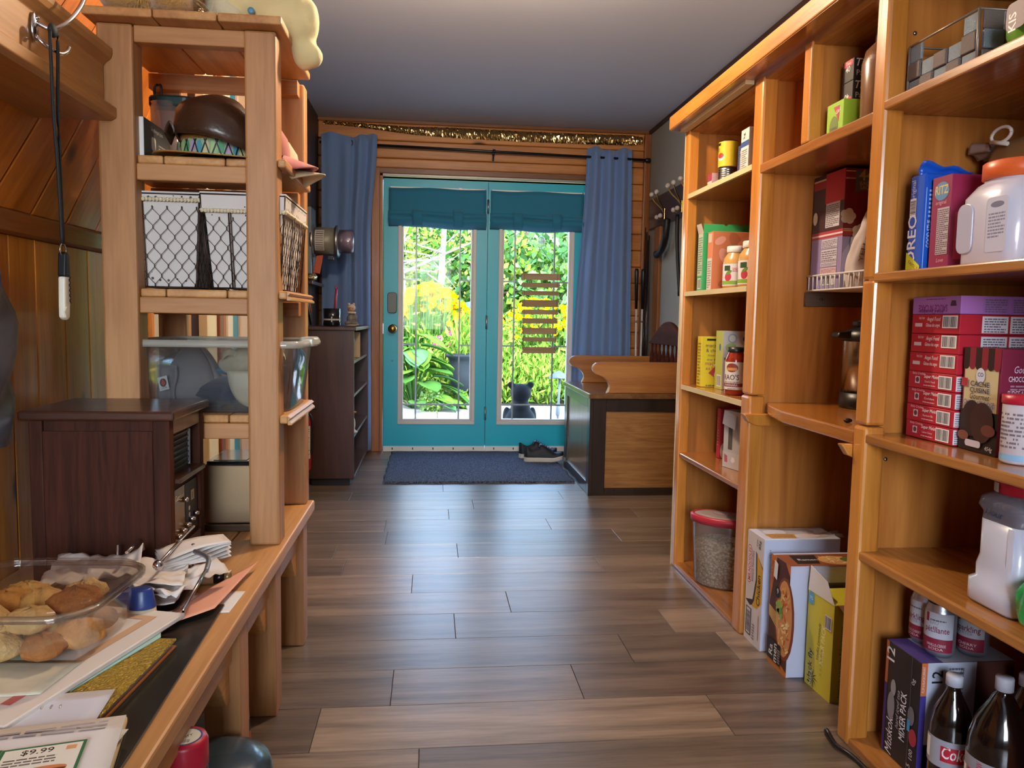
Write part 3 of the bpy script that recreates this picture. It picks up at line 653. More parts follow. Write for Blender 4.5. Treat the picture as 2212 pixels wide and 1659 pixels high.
# ------------------------------------------------------------------ things on the top shelf
def plush(name, label, balls, m, loc, vox=.010, rough=0.):
    b = B()
    for c, r in balls: b.ball(c, r, 14, 10)
    o = O(name, b, m, loc=loc); o.modifiers.new('merge', 'REMESH').voxel_size = vox
    sm = o.modifiers.new('smooth', 'SMOOTH'); sm.iterations = 6; sm.factor = .5; o.modifiers['merge'].use_smooth_shade = True
    return tag(o, label, 'soft toy')
fur = mat('tan_fur', 'c0924c', .95, sheen=.6, bump=1., bscale=130, vary=.35, vscale=60)
fb = B(); rg = random.Random(3)
for i in range(2600):
    a = rg.uniform(0, 2 * PI); z = rg.uniform(-1, .9); q = math.sqrt(1 - z * z); n = Vector((q * math.cos(a), q * math.sin(a), z)); p = Vector((n.x * .122, n.y * .115, n.z * .115))
    t = Vector((rg.uniform(-1, 1), rg.uniform(-1, 1), rg.uniform(-1.4, .4))) * .016; sd = n.cross(t).normalized() * .0016; e = p + n * .007 + t
    fb.add([p - sd, p + sd, e], [(0, 1, 2)], 0, True)
bt = plush('plush_bear', 'shaggy tan plush toy sitting on the top shelf', [((0, 0, 0), (.122, .115, .115)), ((-.06, -.06, -.075), (.05, .07, .038)), ((.06, -.06, -.075), (.05, .07, .038)), ((0, 0, .16), .08)], fur, (-.70, 2.10, 1.757 + .113))
fo = O('fur', fb, fur, bt); fo['kind'] = 'stuff'
plush('plush_rabbit', 'white plush toy with a tan foot on the top shelf', [((0, 0, .1), (.05, .06, .09)), ((.02, -.07, .045), (.03, .05, .042)), ((.045, -.09, .027), (.026, .028, .027)), ((-.02, -.05, .02), (.02, .05, .02))], mat('white_plush', 'cfc6a4', .95, sheen=.4, bump=.4, bscale=300), (-.55, 2.17, 1.757), .008)
cr = plush('fabric_doll', 'cream fabric doll with blue buttons draped over the shelf edge', [((0, 0, .10), (.085, .09, .10)), ((-.06, -.04, .05), (.05, .06, .05)), ((.075, .0, .085), (.045, .06, .075)), ((.09, -.01, .03), (.042, .05, .05)), ((.105, .0, -.025), (.034, .04, .05)), ((.045, -.03, .035), (.05, .05, .035)), ((.02, .02, .2), (.1, .1, .08)), ((.115, -.005, .05), (.03, .035, .06)), ((.128, -.01, -.04), (.026, .032, .03))], mat('cream_cloth', 'd6c692', .9, sheen=.2, bump=.3, bscale=60, vary=.08), (-.445, 2.16, 1.757), .008)
for x, z in ((-.078, .036), (-.014, .040)):
    O('button', B().lathe([(.001, -.006), (.0085, -.006), (.0085, 0), (.001, 0)], 14, (x, -.094 - (-.012 if x > -.02 else .002), z), 1), mat('blue_button', '5f8ea6', .35), cr)
# second shelf: box, pitcher, hats, caps
z2 = SZ[2]
o, p = carton('gadget_box', 'small white and black box beside the clear pitcher', 'box', (-.755, 2.16, z2), (.065, .19, .098), 'd9d8d4')
w_, h_ = p.fc('my'); p.rect(.042, .01, .052, .075, '2f7fc4'); p.rect(.004, .02, .014, .07, 'b8b8b8')
w_, h_ = p.fc('px'); p.rect(.0, .0, w_, h_, '3c3a3a'); p.text('Le charged plus', w_ / 2, h_ - .022, .014, 'd8d4d0'); p.poly(rrect(.032, .034, .008, 3, w_ * .36, h_ * .45), 'd4ccc4'); p.rect(w_ * .35, .0, w_ * .62, .018, 'd8c0a0'); p.lines(w_ * .55, h_ * .3, w_ * .85, h_ * .55, '9a9490', 3); p.done(o)
pt = thing('pitcher', 'clear plastic pitcher with a dark green lid on the second shelf', 'pitcher', (-.742, 2.30, z2))
O('jug', B().lathe([(.032, .002), (.036, .0), (.038, .01), (.042, .19), (.0405, .19), (.036, .012), (.001, .01)], 20, caps=False), clear('clear_plastic', (.93, .95, .95), .08, .05, body=.06), pt)
O('lid', B().prism([(x, y) for x, y in rrect(.125, .062, .028, 5, .018)], 2, .178, .208), mat('dark_green_plastic', '12302e', .35), pt, bevel=.006)
O('latch', B().tube(spline([(-.03, 0, .205), (-.03, 0, .235), (-.014, 0, .24), (-.014, 0, .207)], 4), .004, 6), black, pt)
brown = mat('brown_leather', '3a2417', .35, coat=.15, bump=.25, bscale=90, vary=.25, vscale=14)
straw = mat('straw_weave', 'b07f3f', .85, bump=.9, bscale=420, vary=.2, vscale=120)
def floppy(name, label, cx, cy, z, fn, m, parts=()):
    r = thing(name, label, 'hat', (cx, cy, z)); O('crown', B().sheet(fn, 26, 14, thick=.003), m, r); return r
hb = thing('straw_hat', 'woven straw hat with a green patterned band on the second shelf', 'hat', (-.560, 2.15, z2 + .002))
O('brim', B().sheet(lambda u, v: (((.5 + .5 * v) * .165) * math.cos(2 * PI * u), (.5 + .5 * v) * .15 * math.sin(2 * PI * u), .004 + .008 * math.sin(4 * PI * u + 1) * v + .006 * (1 - v)), 40, 5, thick=.003), straw, hb)
bandm = mat('band_cloth', '9fb08c', .8, vary=.1)
O('band', B().lathe([(.108, .008), (.106, .02), (.103, .042), (.1, .05)], 32, (0, 0, 0), caps=False, sy=.92), bandm, hb)
p = Pr(); p.fn = lambda x, y, f: Vector(((.107 - .12 * (y - .008) * .6 + f) * math.cos(x), (.107 - .12 * (y - .008) * .6 + f) * .92 * math.sin(x), y))
cc = ['4e9a6a', 'b79ac0', '4f9aa8', 'c9c08e', '9fc07e']
for i in range(18):
    a = PI * 1.02 + i * .17; p.poly([(a, .010), (a + .13, .012), (a + .15, .03), (a + .10, .044), (a + .02, .04)], cc[i % 5]); p.k = 1
for i in range(12):
    a = PI * 1.02 + i * .26; p.poly([(a, .009), (a + .035, .009), (a + .16, .046), (a + .12, .046)], '1c1a22'); p.poly([(a + .19, .009), (a + .225, .009), (a + .1, .046), (a + .07, .046)], '1c1a22')
p.done(hb, 'band_print')
O('crown', B().lathe([(.101, .046), (.1, .075), (.085, .10), (.04, .11), (.001, .112)], 28, caps=False, sy=.92), straw, hb)
hl = thing('leather_hat', 'dark brown leather cap resting on the straw hat', 'hat', (-.555, 2.12, z2 + .03))
def lfn(u, v):
    a = PI + PI * 2 * u; r = math.sin(v * PI / 2); x = .112 * r * math.cos(a); y = .105 * r * math.sin(a); z = .125 * math.cos(v * PI / 2) ** .8
    return (x + .006 * math.sin(v * 9), y, .012 + z - .22 * x * (v) + .004 * math.sin(a * 3) * v)
O('crown', B().sheet(lfn, 36, 14, thick=.003), brown, hl)
O('stitching', B().tube([Vector(lfn(i / 40, .97)) + Vector((0, -.0015 if i < 20 else .0015, .0)) for i in range(41)], .0012, 4).tube([Vector(lfn(.74, .05 + .9 * i / 30)) * 1.01 for i in range(31)], .0012, 4), mat('tan_thread', 'b58a5c', .7), hl)
O('side_flap', B().sheet(lambda u, v: (-.118 + .03 * u, -.06 + .05 * v, .03 + .03 * math.sin(PI * u) - .02 * v), 8, 6, thick=.004), brown, hl)
def cap(label, loc, rz, m1, m2, brim_tilt=0., flat=1.):
    r = thing('baseball_cap', label, 'cap', loc, rz)
    O('crown', B().lathe([(.085, 0), (.086, .02), (.08, .05), (.06, .08), (.03, .094), (.001, .098)], 22, caps=False, sy=.86), m1, r)
    O('brim', B().sheet(lambda u, v: ((.075 + .085 * v * (math.cos((u - .5) * PI * .92))), (u - .5) * 2 * .075 * (1 - .12 * v), .003 - .018 * (abs(u - .5) * 2) ** 2 * flat - .03 * v * brim_tilt), 16, 8, thick=.003), m2, r)
    O('button', B().ball((0, 0, .098), (.007, .007, .004)), m1, r)
    return r
pinkc = mat('faded_red_cloth', 'a9605a', .9, sheen=.2); tanc = mat('beige_cloth', 'bfa682', .9, sheen=.2); 
c1 = cap('beige baseball cap whose brim overhangs the second shelf', (-.455, 2.24, z2 + .004), -.12, tanc, tanc, .35, 1.3)
c2 = cap('faded red baseball cap on top of the beige one', (-.470, 2.18, z2 + .03), .02, pinkc, pinkc, .9, 1.)
# third shelf: two wire baskets with cloth liners
m, t, bs = _new('dotted_liner'); MC['dotted_liner'] = m; tc = t.nodes.new('ShaderNodeTexCoord'); vo = t.nodes.new('ShaderNodeTexVoronoi'); vo.inputs['Scale'].default_value = 48; vo.inputs['Randomness'].default_value = .25
t.links.new(tc.outputs['Object'], vo.inputs['Vector']); rp = t.nodes.new('ShaderNodeValToRGB'); rp.color_ramp.interpolation = 'CONSTANT'; rp.color_ramp.elements[0].color = lin('5b4c48'); rp.color_ramp.elements[1].position = .17; rp.color_ramp.elements[1].color = lin('cfc9c6')
t.links.new(vo.outputs['Distance'], rp.inputs[0]); t.links.new(rp.outputs[0], bs.inputs['Base Color']); bs.inputs['Roughness'].default_value = .9
liner = m; lacem = mat('cream_lace', 'd8ccaa', .9, bump=.8, bscale=300); wirem = mat('brown_wire', '3b2c25', .5, .6)
z3 = SZ[1]
def basket(label, xc, wt, wb, y0, y1, hgt, cuff):
    r = thing('wire_basket', label, 'basket', (xc, (y0 + y1) / 2, z3 + .002), group='wire baskets on the third shelf'); d = (y1 - y0) / 2
    def ring(f, k): # f 0 bottom..1 top
        w = (wb + (wt - wb) * f) / 2 - k; dd = d * (.93 + .07 * f) - k; return [(-w, -dd), (w, -dd), (w, dd), (-w, dd)]
    rr = lambda f, k, z: [(x, y, z) for x, y in ring(f, k)]
    O('liner', B().ring([rr(0, .006, .006), rr(.5, .005, hgt / 2), rr(1, .004, hgt), rr(1, .008, hgt), rr(.5, .009, hgt / 2), rr(0, .01, .01)], sm=False), liner, r)
    O('liner_cuff', B().ring([rr(1 - cuff / hgt, -.004, hgt - cuff), rr(1, -.003, hgt + .002), rr(1, .008, hgt + .003)], sm=False, caps=False), liner, r)
    b = B()
    for (x, y), (x2, y2) in zip(ring(1 - cuff / hgt, -.005), ring(1 - cuff / hgt, -.005)[1:] + ring(1 - cuff / hgt, -.005)[:1]):
        n = 26
        for i in range(n):
            a, c = i / n, (i + 1) / n; b.ball((x + (x2 - x) * (a + c) / 2, y + (y2 - y) * (a + c) / 2, hgt - cuff), (.0055, .0035, .006), 6, 4)
    O('lace_edge', b, lacem, r)['kind'] = 'stuff'
    fr = B()
    for f, z in ((0, .003), (1, hgt - .004)):
        q = ring(f, -.002)
        for i in range(4): fr.tube([(*q[i], z), (*q[(i + 1) % 4], z)], .0022, 6)
    for i in range(4): fr.tube([(*ring(0, -.002)[i], .003), (*ring(1, -.002)[i], hgt - .004)], .0022, 6)
    for q0, q1, w in ((0, 1, .33), (1, 2, .33), (1, 2, .66), (0, 1, .0)):
        a0, a1 = ring(0, -.003)[q0], ring(0, -.003)[q1]; c0, c1 = ring(1, -.003)[q0], ring(1, -.003)[q1]
        lo = (a0[0] + (a1[0] - a0[0]) * w, a0[1] + (a1[1] - a0[1]) * w, .003); hi = (c0[0] + (c1[0] - c0[0]) * w, c0[1] + (c1[1] - c0[1]) * w, hgt - cuff)
        fr.tube([lo, hi], .0017, 6); fr.tube([(lo[0] + .005, lo[1], lo[2]), (hi[0] + .005, hi[1], hi[2])], .0012, 5)
    O('wire_frame', fr, wirem, r)
    hx = B()
    for s0, s1 in ((0, 1), (1, 2)):
        def pt(u, z):
            f = z / hgt; q = ring(f, -.0035); return (q[s0][0] + (q[s1][0] - q[s0][0]) * u, q[s0][1] + (q[s1][1] - q[s0][1]) * u, z)
        L = wt if s0 == 0 else 2 * d; cells = max(3, round(L / .034)); du = 1 / cells; dz = .017
        for k in range(cells * 2 + 1):
            u0 = (k - .5) * du / 2 * 1.0; pts = []
            z = .004; j = 0
            while z < hgt - cuff:
                u = (k / 2) * du + (du * .23 if (j // 2 + k) % 2 else -du * .23); pts.append(pt(min(.995, max(.005, u)), z)); z += (dz if j % 2 else dz * .45); j += 1
            hx.tube(pts, .00075, 4)
    O('wire_netting', hx, wirem, r)['kind'] = 'stuff'
    return r
basket('wire basket with dotted liner against the left post', -.700, .215, .19, 2.075, 2.40, .243, .018)
basket('wire basket with dotted liner and lace cuff behind the right post', -.482, .208, .172, 2.065, 2.40, .245, .045)
# fourth shelf: clear tote with caps
z4 = SZ[0]
tt = thing('storage_tote', 'clear plastic tote full of caps on the lowest shelf', 'tote', (-.560, 2.245, z4 + .002))
def tr(w, d, z, r=.045): return [(x, y, z) for x, y in rrect(w, d, r, 4)]
totem = clear('tote_plastic', (.90, .92, .94), .05, .04, body=.05, bodycol='b8b4b0')
O('tub', B().ring([tr(.36, .30, .0), tr(.385, .33, .10), tr(.40, .345, .17), tr(.43, .365, .172), tr(.43, .365, .184), tr(.396, .341, .184), tr(.382, .327, .1), tr(.357, .297, .004)], caps=False), totem, tt)
O('base', B().ring([tr(.36, .30, .0), tr(.36, .30, .004)]), totem, tt)
rimm = clear('tote_rim', (.9, .9, .88), .08, .1, body=.45, bodycol='cfcabc')
O('rim', B().ring([tr(.42, .36, .174), tr(.45, .38, .172), tr(.452, .382, .180), tr(.445, .376, .190), tr(.42, .355, .190), tr(.42, .36, .174)], caps=False), rimm, tt)
O('handle_latch', B().prism([(.195, -.05), (.235, -.045), (.24, 0), (.235, .05), (.195, .055)], 2, .172, .198), rimm, tt, bevel=.006)
greyc = mat('grey_twill', '7b7472', .95, sheen=.2, bump=.2, bscale=400); navyc = mat('navy_cloth', '1d2740', .9, sheen=.2); creamc = mat('cream_twill', 'c9bb9a', .95, sheen=.2, bump=.2, bscale=400); bluec = mat('blue_print_cloth', '2f7391', .9, vary=.35, vscale=90)
def crumple(name, label, cat, loc, size, m, seed, lift=0.):
    sx, sy, sz = size
    def fn(u, v):
        a = 2 * PI * u; th = PI * v; n = 1 + .28 * noise.noise((math.cos(a) * 1.6 + seed, math.sin(a) * 1.6, v * 3.1)) + .1 * noise.noise((math.cos(a) * 4 + seed, math.sin(a) * 4, v * 8))
        return (sx * math.sin(th) * math.cos(a) * n, sy * math.sin(th) * math.sin(a) * n, sz * (1 - math.cos(th)) * .5 * (.9 + .15 * n))
    return tag(O(name, B().sheet(fn, 30, 18), m, loc=loc), label, cat)
crumple('navy_garment', 'navy cloth at the bottom of the clear tote', 'cloth', (-.555, 2.245, z4 + .008), (.135, .115, .075), navyc, 1.)
crumple('blue_printed_cloth', 'blue printed cloth showing between the caps in the tote', 'cloth', (-.525, 2.235, z4 + .085), (.07, .09, .045), bluec, 2.)
g1 = thing('badge_cap', 'grey cap with a white square badge in the clear tote', 'cap', (-.665, 2.225, z4 + .01), -.5)
O('crown', B().sheet(lambda u, v: (.082 * math.sin(v * PI * .56) * math.cos(2 * PI * u) * (1 + .12 * math.sin(6 * u + 1)), .075 * math.sin(v * PI * .56) * math.sin(2 * PI * u), .165 - .10 * (1 - math.cos(v * PI * .56)) - .06 * v + .012 * math.sin(9 * u)), 30, 10, thick=.004), greyc, g1)
O('ear_flap', B().sheet(lambda u, v: (-.03 + .06 * u + .005 * math.sin(v * 7), -.083 + .012 * math.sin(u * 3) - .006 * v, .11 - .10 * v), 8, 8, thick=.004), greyc, g1)
p = Pr(); p.face((-.016, -.0945, .04), (1, 0, .25), (-.25, 0, 1)); p.rect(0, 0, .034, .036, 'e4e0da'); p.ell(.017, .02, .012, .011, '5a2a2a'); p.poly([(.009, .018), (.017, .031), (.025, .018), (.017, .011)], 'c04a40'); p.text('HOME', .018, .004, .007, '3a3434'); p.done(g1, 'badge')
g2 = thing('brim_down_cap', 'cream baseball cap hanging brim down in the clear tote', 'cap', (-.475, 2.16, z4 + .01))
O('brim', B().sheet(lambda u, v: ((u - .5) * .135 * math.sqrt(max(.02, 1 - (v * .97) ** 3)) + .012 * v, -.045 + .012 * (abs(u - .5) * 2) ** 2 - .004 * v, .10 - .098 * v), 14, 12, thick=.004), creamc, g2)
O('crown', B().sheet(lambda u, v: (.082 * math.sin(v * PI) * math.cos(2 * PI * u) * (1 + .12 * math.sin(5 * u * PI + 1)) - .01, -.01 + .05 * math.sin(v * PI) * math.sin(2 * PI * u), .085 + .085 * (1 - math.cos(v * PI)) / 2 * (1 + .15 * math.sin(9 * u)) + .008 * math.sin(11 * u)), 28, 14), creamc, g2)
O('strap', B().sheet(lambda u, v: (-.075 + .05 * u, -.055 - .006 * math.sin(u * 5), .13 + .02 * v + .012 * math.sin(u * 4)), 10, 3, thick=.003), creamc, g2)
p = Pr(); p.face((-.01, -.0635, .098), (1, 0, 0), (0, 0, 1)); p.text('Gas', .02, 0, .024, '5e564c'); p.done(g2, 'cap_print')
# steel box on the bench, seen between radio and post
stl = thing('steel_box', 'brushed steel box with a dark glass lid under the shelving', 'box', (-.557, 2.27, ZBN))
O('body', B().box(-.066, .066, -.10, .11, .022, .185), mat('brushed_front', 'a88c6c', .4, .8, vary=.1, vscale=3), stl, bevel=.004)
O('plinth', B().box(-.066, .066, -.105, .11, 0, .02), mat('bronze_base', '6a5640', .35, .7), stl, bevel=.002)
O('lid', B().box(-.06, .06, -.085, .11, .185, .194), mat('black_glass', '16181a', .08, coat=.5), stl, bevel=.002)
O('lid_inset', B().box(-.045, .045, -.07, .09, .194, .1955), mat('smoked_mirror', '8d8468', .12, .7), stl)
# radio cabinet
rdw = wood('walnut_side', '4a2416', '2e150c', 2, 2.0, .6, 0., tone=.03, figure=1.5); rdw.node_tree.nodes['Principled BSDF'].inputs['Specular IOR Level'].default_value = .15; rdx = wood('walnut_top', '4c2a1b', '351a10', 0, 1.6, .3, .25, tone=.03)
rd = thing('radio_cabinet', 'dark walnut vintage style radio cabinet on the bench', 'radio', (-.575, 1.766, ZBN))
O('body', B().box(-.298, -.03, .008, .248, .0, .365), rdw, rd)
O('side_panel', B().box(-.27, -.04, .002, .009, .03, .34), rdw, rd)
for i, (a, c, d, e) in enumerate(((-.30, -.27, 0, .03), (-.04, -.002, 0, .03), (-.04, -.002, .225, .255))): O('corner_post', B().box(a, c, d, e, 0, .365), rdw, rd, bevel=.004)
O('rail', B().box(-.03, -.004, .03, .225, .33, .365), rdx, rd); O('ledge', B().box(-.03, .010, .03, .225, .215, .226), rdx, rd, bevel=.002); O('rail', B().box(-.03, -.004, .03, .225, 0, .06), rdx, rd)
O('top', B().box(-.315, .012, -.014, .262, .365, .386), rdx, rd, bevel=.005)
O('grille_cloth', B().box(-.03, -.022, .03, .225, .226, .33), mat('black_grille', '0e1110', .6), rd)
for i in range(7): O('grille_bar', B().box(-.022, -.018, .035, .19, .236 + .013 * i, .240 + .013 * i), mat('grille_grey', '3a3d3c', .4, .5), rd)
O('grille_trim', B().box(-.021, -.016, .188, .193, .232, .32), silver, rd)
O('dial_surround', B().box(-.03, -.012, .03, .225, .06, .215), rdw, rd)
O('dial', B().box(-.012, -.009, .045, .215, .07, .195), mat('brass_dial', '8a6a34', .25, .9), rd)
p = Pr(); p.face((-.009, .045, .07), (0, 1, 0), (0, 0, 1)); p.rect(.075, .0, .17, .125, '1c1613'); p.text('Garrison', .036, .098, .018, 'e6d8b0'); p.rect(.12, .075, .145, .10, 'b8a888'); p.text('8', .132, .079, .022, '241c16'); p.ell(.105, .06, .006, .006, 'e0d8c8'); p.ell(.105, .044, .006, .006, 'e0d8c8'); p.done(rd, 'dial_print')
for i in range(5): O('knob', B().lathe([(.006, 0), (.0065, .008), (.004, .014), (.001, .0145)], 12, (-.009, .055 + .032 * i, .085 + .006 * i), 0), chrome, rd)
O('knob', B().lathe([(.006, 0), (.0065, .01), (.001, .012)], 12, (-.009, .11, .16), 0), chrome, rd)
p = Pr(); p.face((-.315, -.014, .388), (1, 0, 0), (0, 1, 0))
for i in range(36):
    a = 2 * PI * i / 36; c = 2 * PI * (i + 1) / 36; p.poly([(.18 + .05 * math.cos(a), .16 + .05 * math.sin(a)), (.18 + .05 * math.cos(c), .16 + .05 * math.sin(c)), (.18 + .0475 * math.cos(c), .16 + .0475 * math.sin(c)), (.18 + .0475 * math.cos(a), .16 + .0475 * math.sin(a))], '8a6a50'); p.k -= 1
p.rect(.26, .13, .262, .16, '9a8a7a'); p.rect(.27, .135, .272, .165, '9a8a7a'); p.done(rd, 'ring_stain')
# ------------------------------------------------------------------ papers, cookies and napkins on the near bench
paper = mat('white_paper', 'dcd8d4', .8); 
def sheetp(name, label, cat, pts, z, th, m, curl=0., group=None):
    b = B()
    def fn(u, v):
        a, c, d, e = [Vector((q[0], q[1], 0)) for q in pts]; p = (a * (1 - u) + c * u) * (1 - v) + (e * (1 - u) + d * u) * v
        return (p.x, p.y, z + curl * (u ** 2 + .6 * v * u))
    return tag(O(name, B().sheet(fn, 10, 10, thick=th), m), label, cat, group)
zb = ZBN
tag(O('black_portfolio', B().prism([(-.80, .62), (-.398, .62), (-.402, 1.05), (-.420, 1.60), (-.80, 1.60)], 2, zb, zb + .005), mat('black_vinyl', '24241f', .25, coat=.2), bevel=.001), 'black vinyl portfolio lying flat under the papers', 'folder')
# ruby edge book with gold glitter cover
gb = thing('glitter_book', 'gold glitter covered book lying under the paper stack', 'book', (-.56, 1.27, zb + .006), -.08)
gl = mat('gold_glitter', 'c89a30', .3, .85, vary=.9, vscale=170, bump=2., bscale=260)
O('cover', B().box(-.10, .10, -.14, .13, .012, .016), gl, gb, bevel=.001); O('cover', B().box(-.10, .10, -.14, .13, 0, .003), mat('amber_board', '9c5a2a', .5), gb); O('page_block', B().box(-.095, .094, -.135, .125, .003, .012), mat('page_edges', 'a79a98', .9, vary=.2, vscale=200), gb)
tag(O('teal_card', B().prism([(-.62, 1.20), (-.545, 1.20), (-.478, 1.395), (-.49, 1.43), (-.62, 1.43)], 2, zb + .0225, zb + .0235), mat('pale_teal_paper', '9cc0b8', .7)), 'pale teal card edge sticking out of the paper stack', 'card')
st = thing('white_binder', 'white folder with tan and red bands beneath the cookie box', 'folder', (-.62, 1.30, zb + .024), -.28)
O('cover', B().box(-.19, .10, -.20, .22, 0, .009), mat('binder_white', 'd9cfc4', .5), st, bevel=.002)
p = Pr(); p.face((-.19, -.20, .009), (1, 0, 0), (0, 1, 0)); p.rect(.235, .05, .252, .12, 'b8605a'); p.rect(.235, .125, .252, .17, '4a3440'); p.rect(.235, .175, .252, .39, 'caa27c'); p.rect(.06, .373, .252, .39, 'caa27c'); p.rect(.02, .03, .2, .2, 'c4cdb8'); p.done(st)
sheetp('calendar_page', 'pale printed page with soft colours under the cookie box', 'paper', [(-.80, 1.15), (-.575, 1.17), (-.56, 1.28), (-.80, 1.30)], zb + .0345, .0008, mat('printed_page', 'c9c2a8', .7, vary=.25, vscale=25))
# spiral notebook and flyers
nb = thing('spiral_notebook', 'spiral notebook with silver wire in front of the cookie box', 'notebook', (-.66, 1.03, zb + .006), .06)
O('cover', B().box(-.13, .15, -.16, .105, .0, .012), mat('notebook_pages', 'c8c4c4', .8), nb, bevel=.001)
O('spiral', B().tube([(-.12 + .26 * i / 240, .108 + .011 * math.cos(i * .55), .010 + .011 * math.sin(i * .55)) for i in range(241)], .0012, 5), silver, nb)
mf = thing('manila_folder', 'cream manila folder corner beneath the flyers', 'folder', (-.52, 1.0, zb + .0065), .22)
O('cover', B().prism(rrect(.22, .24, .012, 3), 2, .0005, .006), mat('manila', 'd8c49c', .7), mf)
sheetp('loose_paper', 'white sheet with a dark printed photo under the flyers', 'paper', [(-.62, .88), (-.425, .90), (-.418, 1.085), (-.62, 1.07)], zb + .0205, .0006, paper)
p = Pr(); p.face((-.47, .97, zb + .0206), (1, 0, 0), (0, 1, 0)); p.poly([(.0, .0), (.03, .008), (.028, .085), (.005, .08)], 'a86a34'); p.poly([(.01, .05), (.03, .05), (.028, .085), (.008, .08)], '2c1c16'); p.done(bpy.data.objects['loose_paper'], 'photo_print')
f1 = sheetp('envelope', 'large white envelope lying across the notebook', 'envelope', [(-.72, .92), (-.452, .93), (-.478, 1.195), (-.72, 1.165)], zb + .026, .0008, mat('cool_white_paper', 'c9c9d2', .7, vary=.05, vscale=12))
fl = thing('coupon_flyer', 'coupon flyer showing sandwiches and prices at the near bench corner', 'flyer', (-.428, 1.105, zb + .032), .22)
O('sheet', B().sheet(lambda u, v: (-.30 + .30 * u, -.22 * v, .002 * math.sin(u * 5)), 8, 6, thick=.0008), mat('flyer_paper', 'd6d2d0', .6), fl)
p = Pr(); p.face((-.30, -.22, .0022), (1, 0, 0), (0, 1, 0))
p.lines(.10, .19, .28, .208, '9a9498', 2, .5, 5); p.ell(.05, .186, .05, .014, '8d95a6')
for i, pr_ in enumerate(('$9.99', '$8.99', '$9.99')):
    x1 = .262 - i * .098; p.rect(x1 - .098, .05, x1, .158, '2c6a44'); p.rect(x1 - .094, .054, x1 - .004, .154, 'e2dccc'); p.text(pr_, x1 - .055, .138, .017, '2c2824', bold=True)
    p.lines(x1 - .09, .113, x1 - .03, .133, '6a625c', 3, .45, i); p.rect(x1 - .022, .138, x1 - .010, .148, 'd89a6a')
    p.ell(x1 - .048, .094, .036, .0095, 'c97a4a', rot=.12); p.ell(x1 - .048, .090, .036, .005, '5a3018', rot=.12); p.ell(x1 - .048, .086, .033, .004, 'd8b070', rot=.12); p.lines(x1 - .085, .056, x1 - .04, .074, '8a827c', 3, .4, i + 9)
p.done(fl)
# pink sheet, index card, envelope
sheetp('index_card', 'white index card peeking out from under the pink sheet', 'card', [(-.455, 1.56), (-.402, 1.565), (-.398, 1.685), (-.44, 1.69)], zb + .001, .0006, paper)
sheetp('pale_pink_sheets', 'pale pink sheets lying beside the napkins', 'paper', [(-.60, 1.46), (-.50, 1.45), (-.475, 1.66), (-.60, 1.68)], zb + .008, .004, mat('pale_pink', 'e0bda8', .75))
sheetp('pink_sheet', 'salmon pink sheet of paper hanging over the bench edge', 'paper', [(-.515, 1.455), (-.425, 1.545), (-.402, 1.84), (-.475, 1.66)], zb + .014, .0008, mat('salmon_paper', 'dc9c80', .75), .004)
# blue capped bottle
bb = thing('lotion_bottle', 'small beige bottle with a dark blue cap beside the cookie box', 'bottle', (-.550, 1.505, zb + .014))
O('body', B().lathe([(.001, 0), (.026, 0), (.028, .006), (.026, .024), (.001, .025)], 20, sy=.8), mat('beige_plastic', 'b9a788', .4), bb)
O('cap', B().lathe([(.0265, .024), (.026, .03), (.021, .058), (.018, .062), (.001, .063)], 20, sy=.8), mat('navy_cap', '263a78', .35), bb, bevel=.001)
# bottle lying on its side, amber neck and black foil
bl = thing('bottle_stopper', 'amber and black bottle stopper lying near the pink sheet', 'stopper', (-.50, 1.735, zb + .016), .12)
O('body', B().lathe([(.001, -.03), (.0155, -.03), (.0155, .022), (.001, .022)], 16, axis=0), mat('cork_tan', '8e6a48', .7), bl); O('foil', B().lathe([(.0145, .022), (.0145, .045), (.001, .046)], 16, axis=0), mat('black_foil', '150f0e', .25, .3), bl)
O('tip', B().lathe([(.0145, .045), (.012, .058), (.001, .06)], 16, axis=0), mat('gold_speckle', '8a7448', .35, .6, vary=.5, vscale=300), bl)
# napkin holder
nh = thing('napkin_holder', 'chrome napkin holder with a ball tipped swing arm', 'napkin holder', (-.60, 1.645, zb + .005), 0)
O('base_plate', B().prism(rrect(.20, .20, .03), 2, 0, .006), chrome, nh, bevel=.002)
O('swing_arm', B().tube([(.05, -.045, .086), (.046, .08, .09), (.043, .215, .094)], .0035, 8), chrome, nh); O('arm_ball', B().ball((.051, -.05, .086), .0105, 16, 10), chrome, nh)
O('side_wire', B().tube([(-.036, .02, .092), (-.04, .095, .096)], .0035, 8), chrome, nh)
O('handle_arc', B().tube(spline([(.095, .045, .085), (.135, .0, .084), (.152, -.072, .08)], 6), .005, 8), mat('satin_grey', '8c8c90', .4, .8), nh); O('frame_wire', B().tube([(.152, -.075, .082), (.148, -.13, .065), (.14, -.185, .04)], .0035, 8), chrome, nh)
O('upright', B().tube([(-.08, .085, .0), (-.08, .085, .09)], .0035, 8).tube([(.08, .085, .0), (.08, .085, .09)], .0035, 8), chrome, nh)
tissue = mat('tissue', 'd8cec6', .95, bump=.15, bscale=80)
def nap(i, cx, cy, z, w, d, rz, seed, amp, label):
    def fn(u, v):
        x, y = (u - .5) * w, (v - .5) * d; n = noise.noise((u * 3.2 + seed, v * 3.2, seed)) + .5 * noise.noise((u * 8 + seed, v * 8, 3.))
        return (x, y, z + amp * (n + .9) * (.35 + 1.2 * max(abs(u - .5), abs(v - .5))))
    o = O('napkin', B().sheet(fn, 22, 22, thick=.0012), tissue, loc=(cx, cy, 0), rz=rz); return tag(o, label, 'napkin', 'white paper napkins in the holder')
